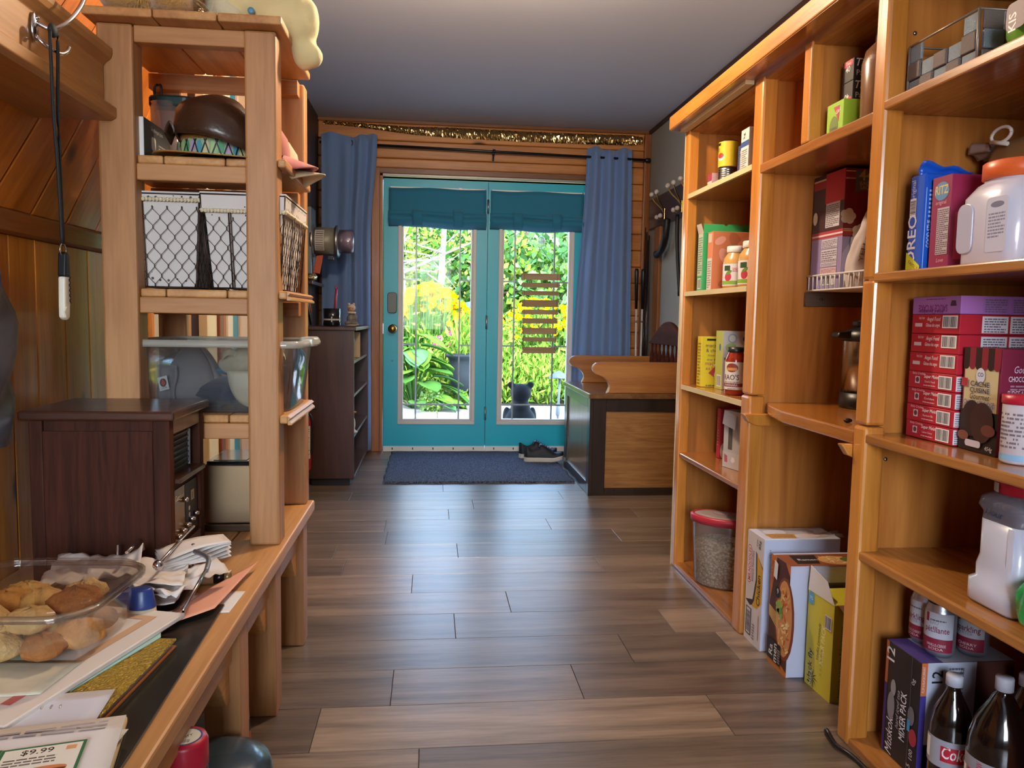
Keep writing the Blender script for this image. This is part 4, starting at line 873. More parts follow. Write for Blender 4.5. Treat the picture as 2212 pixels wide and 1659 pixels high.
for i, (cx, cy, z, w, d, rz, amp, lab) in enumerate(((-.615, 1.645, .448, .20, .20, .1, .008, 'lowest flat white napkin in the chrome holder'), (-.60, 1.65, .462, .19, .19, -.12, .012, 'second flat white napkin in the chrome holder'), (-.605, 1.64, .478, .19, .18, .2, .016, 'crumpled white napkin under the swing arm'),
                                               (-.690, 1.64, .478, .17, .20, .25, .034, 'white napkin folded up at the left of the holder'), (-.520, 1.625, .466, .13, .18, -.35, .026, 'wrinkled white napkin spilling over the front of the holder'))):
    nap(i, cx, cy, z, w, d, rz, i * 3.7, amp, lab)
fan = thing('napkin_fan', 'fanned napkin corners at the right of the holder', 'napkin', (-.525, 1.745, zb + .05), .5)
for i in range(6):
    O('layer', B().sheet(lambda u, v: (-.07 + .14 * u, -.05 + .1 * v * (1 - .3 * u), .006 * i + .02 * u + .004 * math.sin(u * 5 + i)), 8, 5, thick=.0015), tissue, fan)
dgl = mat('dark_green_glass', '1c2a1c', .1, coat=.4)
tag(O('green_bottle', B().lathe([(.001, 0), (.018, 0), (.019, .004), (.019, .05), (.010, .07), (.010, .085), (.001, .086)], 16, axis=1), dgl, loc=(-.535, 1.90, zb + .02), rz=.1), 'small dark green bottle lying behind the napkins', 'bottle')
# cookie box
cb = thing('cookie_box', 'clear plastic bakery box of cookies on the papers', 'food box', (-.672, 1.355, zb + .037), -.05)
def cr_(w, d, z, r): return [(x, y, z) for x, y in rrect(w, d, r, 6)]
cbm = clear('bakery_plastic', (.98, .97, .96), .02, .03, fres=.3)
O('tub', B().ring([cr_(.235, .22, 0, .04), cr_(.245, .23, .01, .045), cr_(.27, .255, .088, .06), cr_(.30, .285, .090, .07), cr_(.30, .285, .094, .07), cr_(.268, .253, .093, .06), cr_(.243, .228, .011, .045)], caps=False), cbm, cb)
O('rim', B().ring([cr_(.285, .27, .090, .065), cr_(.304, .289, .089, .072), cr_(.306, .291, .097, .073), cr_(.288, .273, .099, .066), cr_(.285, .27, .090, .065)], caps=False), clear('bakery_rim', (.92, .90, .87), .10, .05, body=.04, bodycol='b8a898'), cb)
O('lid', B().ring([cr_(.288, .273, .099, .066), cr_(.28, .265, .106, .06), cr_(.25, .235, .107, .055)], caps=True), cbm, cb)
O('lid_tab', B().prism([(.02, .10), (.06, .10), (.055, .115), (.025, .115)], 2, .1075, .109), clear('bakery_rim'), cb)
ck = []
for i, c in enumerate(('d8a65a', 'c48840', 'a8682f', 'e0b878')):
    ck.append(mat('cookie_%d' % i, c, .85, bump=.9, bscale=160, vary=.35, vscale=55))
rg = random.Random(5); n = 0
spots = [(-.085, -.075, 0), (-.02, -.078, 0), (.05, -.075, 0), (.085, -.03, 0), (-.09, -.01, 0), (-.03, -.015, 0), (.03, -.01, 0), (.085, .04, 0), (-.085, .055, 0), (-.02, .05, 0), (.03, .06, 0), (-.06, -.05, .03), (.02, -.05, .03), (.06, .02, .032), (-.06, .03, .03), (.0, .03, .034), (-.05, .08, .03), (.05, .075, .03)]
where = ['near left corner', 'front row', 'front right corner', 'right side', 'left side', 'middle left', 'middle', 'far right side', 'far left side', 'far middle', 'far right', 'top layer near left', 'top layer near right', 'top layer right', 'top layer left', 'top layer middle', 'top layer far left', 'top layer far right']
for i, (x, y, z) in enumerate(spots):
    s = rg.uniform(.031, .038); sd = rg.uniform(0, 50)
    def fn(u, v):
        a = 2 * PI * u; th = PI * v; q = 1 + .24 * noise.noise((3 * math.cos(a) + sd, 3 * math.sin(a), 2 * v)) + .12 * noise.noise((9 * math.cos(a) + sd, 9 * math.sin(a), 7 * v))
        return (s * 1.1 * math.sin(th) * math.cos(a) * q, s * 1.1 * math.sin(th) * math.sin(a) * q, s * .62 * (1 - math.cos(th)) * q)
    o = O('cookie', B().sheet(fn, 22, 12), ck[(i * 3 + i // 4) % 4], loc=(-.672 + x, 1.355 + y, zb + .040 + z * 1.15), rz=rg.uniform(0, 6))
    tag(o, 'golden brown cookie in the bakery box, ' + where[i], 'cookie', 'cookies in the bakery box')
# under the bench
jr = thing('spice_jar', 'jar with a red screw lid under the bench', 'jar', (-.405, 1.285, 0))
O('body', B().lathe([(.001, 0), (.034, 0), (.036, .005), (.036, .27), (.03, .285), (.001, .286)], 24), mat('navy_jar', '1b2740', .3), jr)
O('lid', B().lathe([(.036, .274), (.037, .276), (.037, .318), (.034, .325), (.001, .325)], 28), mat('red_lid', 'b01830', .35), jr)
p = Pr(); p.face((-.0, 0, .325), (1, 0, 0), (0, 1, 0)); p.ell(0, 0, .028, .028, '2c4a86', 24); p.ell(0, 0, .025, .025, 'd6d4c4', 24); p.text('Knorr', 0, -.004, .013, '2c5a3a', rot=.6, bold=True); p.lines(-.012, -.018, .012, -.008, '6a6a5a', 2, .5, 2); p.done(jr)
tag(O('blue_tub', B().lathe([(.001, 0), (.10, 0), (.108, .01), (.115, .15), (.11, .165), (.08, .178), (.03, .184), (.001, .185)], 28), mat('dark_blue_plastic', '2a3a44', .25, coat=.2), loc=(-.415, 1.465, 0)), 'dark blue domed plastic tub under the bench', 'tub')
tb = thing('toy_torch', 'small black and orange torch standing behind the bench leg', 'torch', (-.425, 1.76, 0))
O('body', B().lathe([(.001, 0), (.016, 0), (.017, .08), (.015, .10), (.001, .10)], 16), black, tb); O('band', B().lathe([(.0175, .045), (.0175, .075)], 16, caps=False), mat('orange_band', 'c8602c', .4), tb); O('cap', B().lathe([(.015, .10), (.014, .118), (.001, .122)], 16), mat('cork_tan', '8e6a48', .7), tb)
# ------------------------------------------------------------------ built-in pantry shelving on the right wall
ply = wood('honey_plywood', 'c98440', 'a5622a', 2, .45, .3, .35, tone=.05, figure=3.5); plyX = wood('honey_shelf', 'b67a3c', '8c5424', 1, .8, .24, .5, tone=.05, figure=1.); stile = wood('honey_stile', 'd08a3c', 'ab6826', 2, 1.2, .28, .35, tone=.05); fas = wood('fascia_pine', 'cc8638', 'a4611d', 1, 1.1, .4, .15, knots=1.1, kscale=4.5, tone=.02); rawedge = mat('raw_edge', 'c9b68a', .6, vary=.15)
PX, PB = 1.03, 1.655
pn = thing('pantry_shelving', 'honey varnished built-in pantry shelving along the right wall', 'shelving', (PX, 0, 0))
D = PB - PX
def pp(n, x0, x1, y0, y1, z0, z1, m, bv=.0): return O(n, B().box(x0, x1, y0, y1, z0, z1), m, pn, bevel=bv)
pp('end_panel', .02, D, 3.105, 3.122, 0, 1.805, ply); pp('stile', -.002, .045, 3.082, 3.126, 0, 1.805, stile, .007)
pp('edge_strip', -.003, .02, 3.126, 3.130, 0, 1.805, rawedge)
pp('divider', .03, D, 2.395, 2.44, 0, 1.805, ply); pp('stile', -.002, .052, 2.383, 2.452, .80, 1.805, stile, .008); pp('stile', -.004, .05, 2.383, 2.452, 0, .797, stile, .008)
pp('divider', .03, D, 1.742, 1.762, 0, 1.805, ply); pp('stile', -.002, .05, 1.712, 1.764, .795, 1.14, stile, .008); pp('stile', -.002, .05, 1.712, 1.764, 1.14, 1.805, stile, .008); pp('stile', -.004, .05, 1.712, 1.764, 0, .792, stile, .008)
pp('end_panel', 0, D, .95, .975, 0, 1.805, ply); pp('back_panel', D - .008, D, .975, 3.105, 0, 1.805, ply)
for z in (.02, .49, .775, 1.156, 1.548):
    pp('shelf', .004 if z > .1 else 0, D - .008, 2.44, 3.105, z - .02, z, plyX, .004)
    pp('shelf', 0, D - .008, .975, 1.742, z - .022, z, plyX, .004)
    if z > .7: pp('shelf_edge', .000, .004, 2.452, 3.082, z - .019, z - .001, rawedge)
pp('shelf', 0, D - .008, 1.762, 2.395, 1.505, 1.535, plyX, .004)
pp('cubby_divider', .0, D - .008, 2.077, 2.115, 1.535, 1.805, ply); pp('stile', -.002, .036, 2.075, 2.117, 1.535, 1.805, stile, .004)
pp('shelf', .004, D - .008, .975, 3.105, 1.795, 1.813, plyX)
pp('top_board', -.06, D, .95, 3.15, 1.813, 1.822, plyX); pp('fascia', -.064, -.03, .95, 3.155, 1.815, 1.868, fas, .004); pp('lighting_rail', -.03, -.0, 2.46, 3.11, 1.80, 1.813, rawedge)
cnt = O('counter', B().prism([(.0, 1.764), (.0, 2.16), (.035, 2.325), (.06, 2.392), (D - .008, 2.392), (D - .008, 1.764)], 2, .742, .777), wood('counter_pine', 'b9762f', '8f531c', 1, 1., .26, .5, knots=.5, kscale=4, tone=.02), pn, bevel=.005)
O('bracket', B().prism([(-.03, .742), (-.012, .715), (.02, .703), (.3, .703), (.3, .742)], 1, 2.362, 2.393), stile, pn, bevel=.004)
O('bracket', B().prism([(-.03, .742), (-.012, .715), (.02, .703), (.3, .703), (.3, .742)], 1, 1.766, 1.79), stile, pn, bevel=.004)
for (y, z) in ((1.70, 1.71), (1.715, .71)):
    O('shelf_pin', B().lathe([(.004, 0), (.005, -.003), (.001, -.004)], 8, (.08 if z > 1 else .07, 1.742, z), 1), silver, pn)
# wire rack with its wall board
rk = thing('wire_rack', 'white wire rack inside the middle pantry bay', 'rack', (1.20, 2.06, 1.185), group=None)
wm = mat('white_wire', 'd8d8dc', .35); b = B()
for z in (0, -.046): b.tube([(0, -.28, z), (0, .315, z)], .0032, 6)
O('rail', b, wm, rk)['kind'] = 'stuff'
for i in range(22): O('wire', B().tube([(0, .305 - i * .0265, -.046), (0, .305 - i * .0265, 0), ], .0022, 6).tube([(0, .305 - i * .0265, -.046), (.40, .305 - i * .0265, -.046)], .0022, 6), wm, rk)
O('mount_board', B().box(-.0, .40, .318, .334, -.095, -.05), wood('grey_brown_board', '6d5a4a', '54443a', 0, 1., .6), rk, bevel=.001); O('screw', B().lathe([(.005, .318), (.005, .315), (.001, .314)], 8, (.05, 0, -.072), 1), dgrey, rk)

# ---- far bay, top shelf
zt = 1.549
def can(label, loc, r, h, side, group=None, cat='can', a0=PI, draw=None, lid=None):
    t = thing('tin_can', label, cat, loc, 0, group)
    O('body', B().lathe([(.001, 0), (r * .95, 0), (r, .004), (r, h - .004), (r * .96, h), (r * .93, h - .003), (.001, h - .003)], 26), side, t)
    if draw: p = Pr(); draw(p, r, h); p.done(t, 'label_print')
    return t
def d_yel(p, r, h):
    p.cyl(r, 0, 0, PI * .8); w = PI * r; p.rect(0, .003, w * 1.4, h - .004, 'd8b820'); p.poly([(w * .3 + .018 * math.cos(i * PI / 9), h * .38 + .013 * math.sin(i * PI / 9)) for i in range(18)], 'e8e0d0'); p.poly([(w * .3 + .015 * math.cos(i * PI / 9), h * .44 + .010 * math.sin(i * PI / 9)) for i in range(18)], 'a83038'); p.rect(w * .12, h * .82, w * .3, h * .92, '20221c', 4); p.lines(w * .1, h * .6, w * .25, h * .75, '5a5020', 3)
steelc = mat('tin_steel', 'b0aca4', .25, 1.)
c = can('plain ribbed tin can under the yellow can on the top shelf', (1.125, 2.905, zt), .036, .072, steelc, 'cans on the top pantry shelf')
b = B()
for i in range(7): b.lathe([(.0362, .012 + .008 * i), (.0372, .015 + .008 * i), (.0362, .018 + .008 * i)], 26, caps=False)
O('ribs', b, steelc, c)['kind'] = 'stuff'
can('yellow labelled can stacked on the top pantry shelf', (1.125, 2.905, zt + .0725), .036, .10, steelc, 'cans on the top pantry shelf', draw=d_yel)
o, p = carton('small_carton', 'small pink and white carton beside the stacked cans', 'carton', (1.11, 2.985, zt), (.05, .045, .065), 'c8a0a0'); w_, h_ = p.fc('mx'); p.rect(0, h_ * .55, w_, h_, '9c3a50'); p.rect(0, 0, w_, h_ * .55, 'd6cfc8'); p.lines(.006, .006, .04, .03, '8a7a78', 4); p.done(o)
o, p = carton('tea_carton', 'dark blue tea carton on the top pantry shelf', 'carton', (1.15, 2.735, zt), (.08, .075, .125), '3b4468'); w_, h_ = p.fc('mx'); p.rect(.02, .01, w_ - .03, h_ - .02, '8b8a9a'); p.lines(.025, .015, w_ - .035, h_ - .05, '3c3c50', 9); p.text('TEA', w_ / 2, h_ - .045, .02, '2a3050', bold=True); p.done(o)
o, p = carton('flour_carton', 'white carton with a blue stripe at the end of the top pantry shelf', 'carton', (1.12, 2.615, zt), (.10, .065, .15), 'cfcac4'); w_, h_ = p.fc('mx'); p.rect(0, h_ * .6, w_, h_ * .72, '38528c'); p.lines(.008, .01, w_ - .01, h_ * .55, '8a8680', 10); p.text('1 kg', w_ / 2, h_ * .8, .022, '2a2c34', rot=PI / 2); p.done(o)
# ---- far bay, third shelf: cereal boxes and apple sauce
zt = 1.157
o, p = carton('green_cereal_box', 'green cereal box with its flap open on the third shelf', 'carton', (1.165, 3.005, zt), (.20, .06, .225), '3aa860')
w_, h_ = p.fc('mx'); p.rect(.004, .06, w_ - .004, h_, 'b9c4b0'); p.lines(.008, .07, w_ - .008, h_ - .01, '5a7a60', 16); p.bars(.012, .008, w_ - .012, .05, n=9)
p.done(o); O('flap', B().prism([(-.10, .225), (-.10, .262), (-.02, .262), (-.01, .254), (0, .262), (.04, .262), (.05, .254), (.06, .262), (.10, .262), (.10, .225)], 1, -.03, -.0285), ink('3cb060'), o); O('flap', B().hexa([(-.1, -.03, .225), (-.0985, -.03, .225), (-.0985, .028, .225), (-.1, .028, .225)], [(-.112, -.03, .262), (-.1105, -.03, .262), (-.1105, .02, .262), (-.112, .02, .262)]), ink('cfc4b4'), o)
o, p = carton('orange_cereal_box', 'orange cereal box behind the apple sauce jars', 'carton', (1.175, 2.925, zt), (.20, .055, .225), 'd07a4c')
w_, h_ = p.fc('mx'); p.rect(.003, 0, w_ - .003, h_ * .55, 'cfc6ba'); p.lines(.008, .01, w_ - .01, h_ * .52, '7a7068', 12); p.rect(.01, h_ * .82, w_ - .01, h_ * .97, 'c8b8a8')
w_, h_ = p.fc('my')
for cx, cy, rx, ry, c in ((.03, .19, .024, .014, 'e4a088'), (.05, .13, .02, .034, 'e09a84'), (.09, .19, .022, .035, 'b86a44'), (.075, .15, .03, .016, 'd8a070'), (.13, .19, .035, .012, 'd88a66'), (.06, .05, .02, .02, 'd89a80'), (.05, .03, .026, .014, 'a86444')): p.ell(cx, cy, rx, ry, c, rot=.5)
p.done(o)
saucem = mat('apple_sauce', 'c69a58', .25, coat=.4)
def jar(label, loc, r, h, group):
    t = thing('sauce_jar', label, 'jar', loc, 0, group)
    O('body', B().lathe([(.001, 0), (r * .92, 0), (r, .008), (r, h * .62), (r * .94, h * .72), (r * .68, h * .83), (r * .66, h * .87), (.001, h * .87)], 28), saucem, t)
    O('lid', B().lathe([(r * .7, h * .85), (r * .74, h * .86), (r * .74, h * .985), (r * .7, h), (.001, h)], 28), white, t)
    p = Pr(); p.cyl(r, 0, 0, PI * .80); w = r * PI * 1.0; p.rect(0, .012, w, h * .58, 'd8d4d8', 24); p.rect(0, .016, w, .030, '7aa83c', 24); p.ell(w * .38, h * .28, .014, .016, 'b8344c'); p.ell(w * .40, h * .38, .014, .006, '5a8a34', rot=.5); p.rect(w * .26, h * .42, w * .44, h * .54, '2c4a2c', 4); p.lines(w * .5, h * .4, w * .78, h * .5, 'c0606a', 3); p.bars(w * .02, .02, w * .14, .07, n=6); p.done(t, 'label_print')
jar('larger apple sauce jar in front on the third shelf', (1.135, 2.655, zt), .050, .165, 'apple sauce jars'); jar('apple sauce jar half hidden behind the larger one', (1.125, 2.785, zt), .046, .158, 'apple sauce jars')
# ---- far bay, second shelf: macaroni, oatmeal, tomato sauce
zt = .776
o, p = carton('macaroni_box', 'yellow macaroni and cheese box on the second shelf', 'carton', (1.155, 2.985, zt), (.17, .05, .20), 'd9c21e')
w_, h_ = p.fc('mx'); p.lines(.008, .01, w_ - .01, h_ - .02, '8a7a20', 14)
w_, h_ = p.fc('my'); p.rect(.02, h_ - .016, .13, h_ - .008, '1c1a16'); p.text('macaroni', .056, h_ - .042, .022, '3a2a4a', sx=1.); p.text('& cheese', .054, h_ - .061, .020, '3a2a4a', sx=1.); p.text('dinner', .04, h_ - .078, .012, '3a2a4a'); p.text('diner de', .042, h_ - .095, .012, '3a2a4a'); p.text('macaroni', .056, h_ - .113, .022, 'a02a4a'); p.text('au fromage', .063, h_ - .132, .020, 'a02a4a')
p.poly([(.03, .055), (.10, .01), (.15, .04), (.06, .085)], 'b03a3c'); p.ell(.095, .048, .042, .03, 'd8d4d4'); p.ell(.095, .055, .034, .022, 'd8b878')
for i in range(10): p.ell(.072 + .005 * i, .055 + .011 * math.sin(i * 2.1), .008, .004, 'e8d8a8', rot=i)
p.ell(.075, .088, .024, .010, 'e8e8ec'); p.text('Simply', .075, .084, .011, '2a3a6a'); p.lines(.02, .004, .09, .012, '4a4a3a', 1); p.done(o)
o, p = carton('oatmeal_box', 'pale green and white oatmeal box beside the macaroni', 'carton', (1.195, 2.875, zt), (.17, .075, .225), 'd4d4da')
w_, h_ = p.fc('mx'); p.rect(0, 0, w_, h_, 'b4bc5c'); p.bars(.02, .01, w_ - .01, .055, n=10); p.ell(w_ * .6, h_ * .72, .010, .014, '4a6aa8')
w_, h_ = p.fc('my'); p.ell(.035, h_ - .028, .018, .018, '9cb4c4'); p.ell(.035, h_ - .028, .013, .013, 'd8dce0'); p.ell(.10, h_ - .030, .024, .014, '2a5aa8'); p.text('Great', .10, h_ - .031, .014, 'f0f0f4', shear=.2); p.text('Value', .10, h_ - .042, .012, 'f0f0f4', shear=.2); p.ell(.03, h_ - .062, .022, .016, 'a8c47c'); p.text('Apple Cinnamon', .085, h_ - .065, .013, '8aa05a'); p.text('Pomme et', .075, h_ - .09, .012, '8aa05a')
p.poly([(.005, .115), (.055, .10), (.056, .107), (.005, .124)], '9a5a3c'); p.poly([(.01, .108), (.056, .112), (.056, .118), (.01, .114)], '8a4a30'); p.ell(.06, .08, .030, .022, 'b08a5c'); p.ell(.022, .05, .014, .012, 'b0344a'); p.rect(.008, .012, .036, .032, 'c04a5c'); p.rect(.042, .014, .066, .03, '7aa04c'); p.text('525 g', .03, .062, .010, '3a3a44'); p.done(o)
rj = thing('tomato_sauce_jar', 'jar of red tomato sauce with a white label', 'jar', (1.085, 2.65, zt))
O('body', B().lathe([(.001, 0), (.032, 0), (.036, .006), (.036, .125), (.033, .135), (.026, .150), (.026, .156), (.001, .156)], 26), mat('tomato_sauce', '8c2814', .15, coat=.6), rj); O('lid', B().lathe([(.028, .153), (.029, .155), (.029, .170), (.001, .171)], 26), mat('black_lid', '1c241c', .35), rj)
p = Pr(); p.cyl(.036, 0, 0, PI * .86); w = .036 * PI * .9; p.rect(-.01, .02, w, .118, 'd6cfc4', 20); p.ell(w * .45, .098, .022, .016, '8a3a24'); p.rect(w * .27, .088, w * .63, .098, 'c88a4c', 6); p.text("RAO'S", w * .42, .055, .026, '5a2430', bold=True, sx=.85); p.lines(w * .15, .045, w * .75, .052, '8a7a74', 1); p.rect(-.01, .03, w, .043, '84343c', 12); p.text('MARINARA', w * .42, .033, .010, 'e0d8d0'); p.lines(w * .3, .022, w * .6, .027, '6a6058', 1); p.done(rj, 'label_print')
# ---- far bay, first shelf
zt = .491
o, p = carton('red_box', 'tall narrow red box on the first shelf', 'carton', (1.20, 2.955, zt), (.10, .035, .20), 'b82c40'); w_, h_ = p.fc('mx'); p.text('MUFFIN', w_ * .55, h_ * .62, .022, 'd88a94', rot=PI / 2); p.lines(.008, .05, .026, .12, 'd08a94', 6); w_, h_ = p.fc('my'); p.ell(.015, .03, .012, .03, 'd6ccc0'); p.done(o)
wt = thing('cocoa_tub', 'small white tub with brown print beside the red box', 'tub', (1.19, 2.895, zt)); O('body', B().lathe([(.001, 0), (.030, 0), (.031, .12), (.001, .12)], 22), mat('cream_tub', 'c9bcae', .45), wt); O('lid', B().lathe([(.032, .118), (.033, .12), (.033, .135), (.001, .136)], 22), white, wt)
p = Pr(); p.cyl(.031, 0, 0, PI * .8); p.rect(.0, .03, .05, .085, '6a463c', 8); p.lines(.02, .035, .045, .08, 'c8b8ae', 5); p.rect(.01, .095, .04, .11, '3a3440', 6); p.done(wt, 'label_print')
o, p = carton('opened_grey_box', 'torn open pale grey carton with taped front on the first shelf', 'carton', (1.165, 2.735, zt), (.10, .115, .215), 'b9b8bc', rz=.25)
w_, h_ = p.fc('mx'); p.rect(.03, .07, .055, h_ - .03, '5a5450'); p.rect(.0, .0, w_, .06, 'c4c2c6'); p.poly([(.012, .02), (.03, .02), (.028, .045), (.01, .05)], 'b05a68'); p.poly([(.05, .03), (.06, .022), (.075, .03), (.07, .042), (.058, .045)], 'e8e8ec'); w_, h_ = p.fc('my'); p.lines(.008, .02, .03, h_ - .06, '6a7a9a', 20, .5); p.rect(.05, .02, .09, h_ - .06, 'cfd0d6'); p.done(o)
O('flap', B().hexa([(-.052, .055, .215), (-.050, .055, .215), (-.050, -.02, .20), (-.052, -.02, .20)], [(-.066, .045, .165), (-.064, .045, .165), (-.064, -.03, .15), (-.066, -.03, .15)]), ink('c8c6c8'), o)
# ---- far bay, bottom: oat keepers
m, t, bs = _new('rolled_oats'); MC['rolled_oats'] = m; tc = t.nodes.new('ShaderNodeTexCoord'); vo = t.nodes.new('ShaderNodeTexVoronoi'); vo.inputs['Scale'].default_value = 110; t.links.new(tc.outputs['Object'], vo.inputs['Vector']); rp = t.nodes.new('ShaderNodeValToRGB'); rp.color_ramp.elements[0].color = lin('e8d4b8'); rp.color_ramp.elements[1].color = lin('a08468'); rp.color_ramp.elements[1].position = .75
t.links.new(vo.outputs['Distance'], rp.inputs[0]); t.links.new(rp.outputs[0], bs.inputs['Base Color']); bs.inputs['Roughness'].default_value = .9
bp = t.nodes.new('ShaderNodeBump'); bp.inputs['Strength'].default_value = 1; bp.inputs['Distance'].default_value = .006; t.links.new(vo.outputs['Distance'], bp.inputs['Height']); t.links.new(bp.outputs[0], bs.inputs['Normal'])
kp = thing('oat_keeper', 'clear oval keeper of rolled oats with a red rimmed lid', 'food container', (1.115, 2.80, .021), -.75)
def ov(a, c, z, n=28): return [(a * math.cos(2 * PI * i / n), c * math.sin(2 * PI * i / n), z) for i in range(n)]
frost = clear('frosted_keeper', (.95, .95, .95), .03, .15, body=.08, bodycol='cfcac6')
O('tub', B().ring([ov(.092, .056, 0), ov(.098, .06, .01), ov(.112, .068, .235), ov(.114, .070, .25), ov(.110, .067, .25), ov(.109, .066, .235), ov(.096, .058, .012)], caps=False), frost, kp)
O('oats', B().ring([ov(.088, .053, .003), ov(.095, .057, .012), ov(.104, .062, .17), ov(.08, .048, .185), ov(.03, .02, .195)]), MC['rolled_oats'], kp)
O('lid_ring', B().ring([ov(.112, .069, .245), ov(.121, .077, .246), ov(.122, .078, .27), ov(.114, .071, .276), ov(.106, .064, .274)], caps=False), mat('red_ring', 'b02c3c', .35), kp, seg=1)
O('lid', B().ring([ov(.108, .066, .268), ov(.106, .064, .273), ov(.09, .05, .278)]), clear('frosted_lid', (.8, .8, .8), .1, .2, body=.5, bodycol='c8b4ac'), kp); O('spout_tab', B().prism(rrect(.06, .03, .012), 2, .278, .284), clear('frosted_lid'), kp, bevel=.002)
gk = thing('grey_keeper', 'grey lidded clear container behind the oats', 'food container', (1.275, 2.80, .021))
O('tub', B().ring([tr(.10, .12, .0, .02), tr(.115, .135, .27, .025), tr(.11, .13, .27, .025), tr(.097, .117, .004, .02)], caps=False), clear('grey_keeper_plastic', (.75, .75, .78), .08, .1, body=.25, bodycol='8a8a90'), gk); O('base', B().ring([tr(.10, .12, 0, .02), tr(.10, .12, .004, .02)]), clear('grey_keeper_plastic'), gk)
O('lid', B().ring([tr(.118, .14, .268, .025), tr(.128, .15, .27, .028), tr(.128, .15, .285, .028), tr(.11, .13, .296, .025)]), mat('smoke_lid', '6c6c74', .25, coat=.3), gk)
# ---- middle bay, cubby: freezer bags, sheets, big bottle
zt = 1.536
o, p = carton('zipper_bag_box', 'lime green box lying at the front of the cubby', 'carton', (1.128, 1.998, zt), (.13, .084, .085), '8fb82c', group=None)
w_, h_ = p.fc('mx'); p.poly([(.035, h_ - .012), (.065, h_ - .012), (.062, .03)], 'a83a3c'); p.ell(w_ * .45, .02, .022, .03, '6a7a3c'); p.text('Glad', w_ * .72, h_ - .03, .014, 'f0e8e0', rot=.3); p.text('ZIPPER', w_ * .45, .012, .013, '4a4a3a'); p.done(o)
for i, lab in enumerate(('black freezer bag box under its twin in the cubby', 'black freezer bag box on top of its twin in the cubby')):
    o, p = carton('freezer_bag_box', lab, 'carton', (1.146, 2.012, zt + .0855 + .0573 * i), (.09, .056, .057), '1f1c1d', group='black boxes in the cubby'); w_, h_ = p.fc('mx'); up = i == 1
    p.poly(rrect(.046, .016, .006, 3, w_ * .5, h_ - .009 if up else .009), 'b8344c'); p.text('Titan', w_ * .5, (h_ - .013) if up else .005, .012, 'e8dcd8', shear=.2); p.text('40', w_ * .5, h_ * .45, .022, 'd8d4d0', rot=0 if up else PI, bold=True)
    w_, h_ = p.fc('my'); p.text('Titan', .03, h_ * .62, .028, 'e0dcd8', shear=.25, bold=True); p.text('Pack', .026, h_ * .2, .020, 'cfcac8'); p.done(o)
bj = thing('amber_jug', 'brown plastic jug with a dark cap in the cubby', 'bottle', (1.13, 1.885, zt))
O('body', B().lathe([(.001, 0), (.05, 0), (.054, .008), (.056, .15), (.048, .185), (.028, .205), (.024, .215), (.001, .215)], 26), mat('brown_pet', '7d5a40', .25, coat=.3, vary=.1), bj); O('cap', B().lathe([(.026, .21), (.027, .212), (.026, .24), (.001, .241)], 20), mat('slate_cap', '3a4450', .35), bj)
# ---- middle bay rack: popcorn carton, potato bag, bowl
zt = 1.1435
o, p = carton('popcorn_carton', 'large dark red popcorn carton on the white wire rack', 'carton', (1.33, 2.285, zt), (.24, .185, .35), '7c1626')
w_, h_ = p.fc('mx'); p.rect(0, 0, w_, h_ * .44, '8d82ac'); p.rect(0, h_ * .44, w_, h_ * .50, 'a83a44'); p.rect(0, h_ * .46, w_, h_ * .475, 'd8ccd0'); p.rect(0, h_ * .5, w_, h_, '3a1a22'); p.rect(w_ * .4, h_ * .74, w_, h_, 'b82c40'); p.rect(0, h_ * .88, w_ * .4, h_ * .95, '9c3038'); p.rect(0, h_ * .95, w_ * .4, h_ * .965, 'd8c0a0')
p.rect(w_ * .44, h_ * .53, w_ * .88, h_ * .74, 'c4c0c8'); p.lines(w_ * .46, h_ * .54, w_ * .86, h_ * .73, '5a5660', 12)
for a, c, col in ((.35, .43, 'c4c0d0'), (.235, .34, 'c4c0d0'), (.19, .23, 'c4c0d0'), (.13, .18, 'd8b0b8')): p.rect(w_ * .35, h_ * a, w_ * .86, h_ * c, col); p.lines(w_ * .37, h_ * (a + .006), w_ * .84, h_ * (c - .006), '6a6474', 5)
p.bars(w_ * .36, h_ * .03, w_ * .82, h_ * .12, n=10); p.ell(w_ * .1, h_ * .63, .014, .02, 'd6cfb8')
w_, h_ = p.fc('my'); p.rect(0, 0, w_, h_ * .43, '9aa0d0'); p.poly([(.0, .03), (.045, .14), (.03, .145), (.0, .10)], 'b8bce4'); p.rect(0, h_ * .44, w_, h_ * .475, '9c2a34'); p.rect(0, h_ * .475, w_, h_ * .485, 'd8a848'); p.rect(0, h_ * .49, w_, h_ * .497, 'd8ccd0'); p.rect(0, h_ * .92, w_, h_ * .97, '8c2a34'); p.rect(0, h_ * .97, w_, h_ * .98, 'd8c0b0'); p.rect(0, h_ * .91, w_, h_ * .92, 'd8c0b0')
p.poly([(.03, h_ * .985), (.095, h_ * .985), (.095, h_ * .80), (.0625, h_ * .82), (.03, h_ * .80)], '5c6684'); p.text('44', .0625, h_ * .90, .045, 'b8a878', bold=True); p.text('BAGS', .0625, h_ * .86, .016, 'b8a878'); p.text('SACS', .0625, h_ * .825, .016, 'b8a878'); p.rect(.145, h_ * .90, .24, h_ * .97, '241418'); p.text('KIRKLAND', .195, h_ * .92, .020, 'c4bcb8', bold=True, w=.085)
p.text('POPCORN', .17, h_ * .76, .040, '8c6a54', bold=True, w=.125); p.text('MAÏS', .12, h_ * .64, .036, 'd8cda8', bold=True)
for cx, cy in ((.012, .60), (.05, .47), (.06, .33), (.075, .28), (.05, .22)):
    for k in range(5): p.ell(cx + .012 * math.cos(k * 1.3), h_ * cy + .012 * math.sin(k * 1.3), .013, .012, 'd6d0bc')
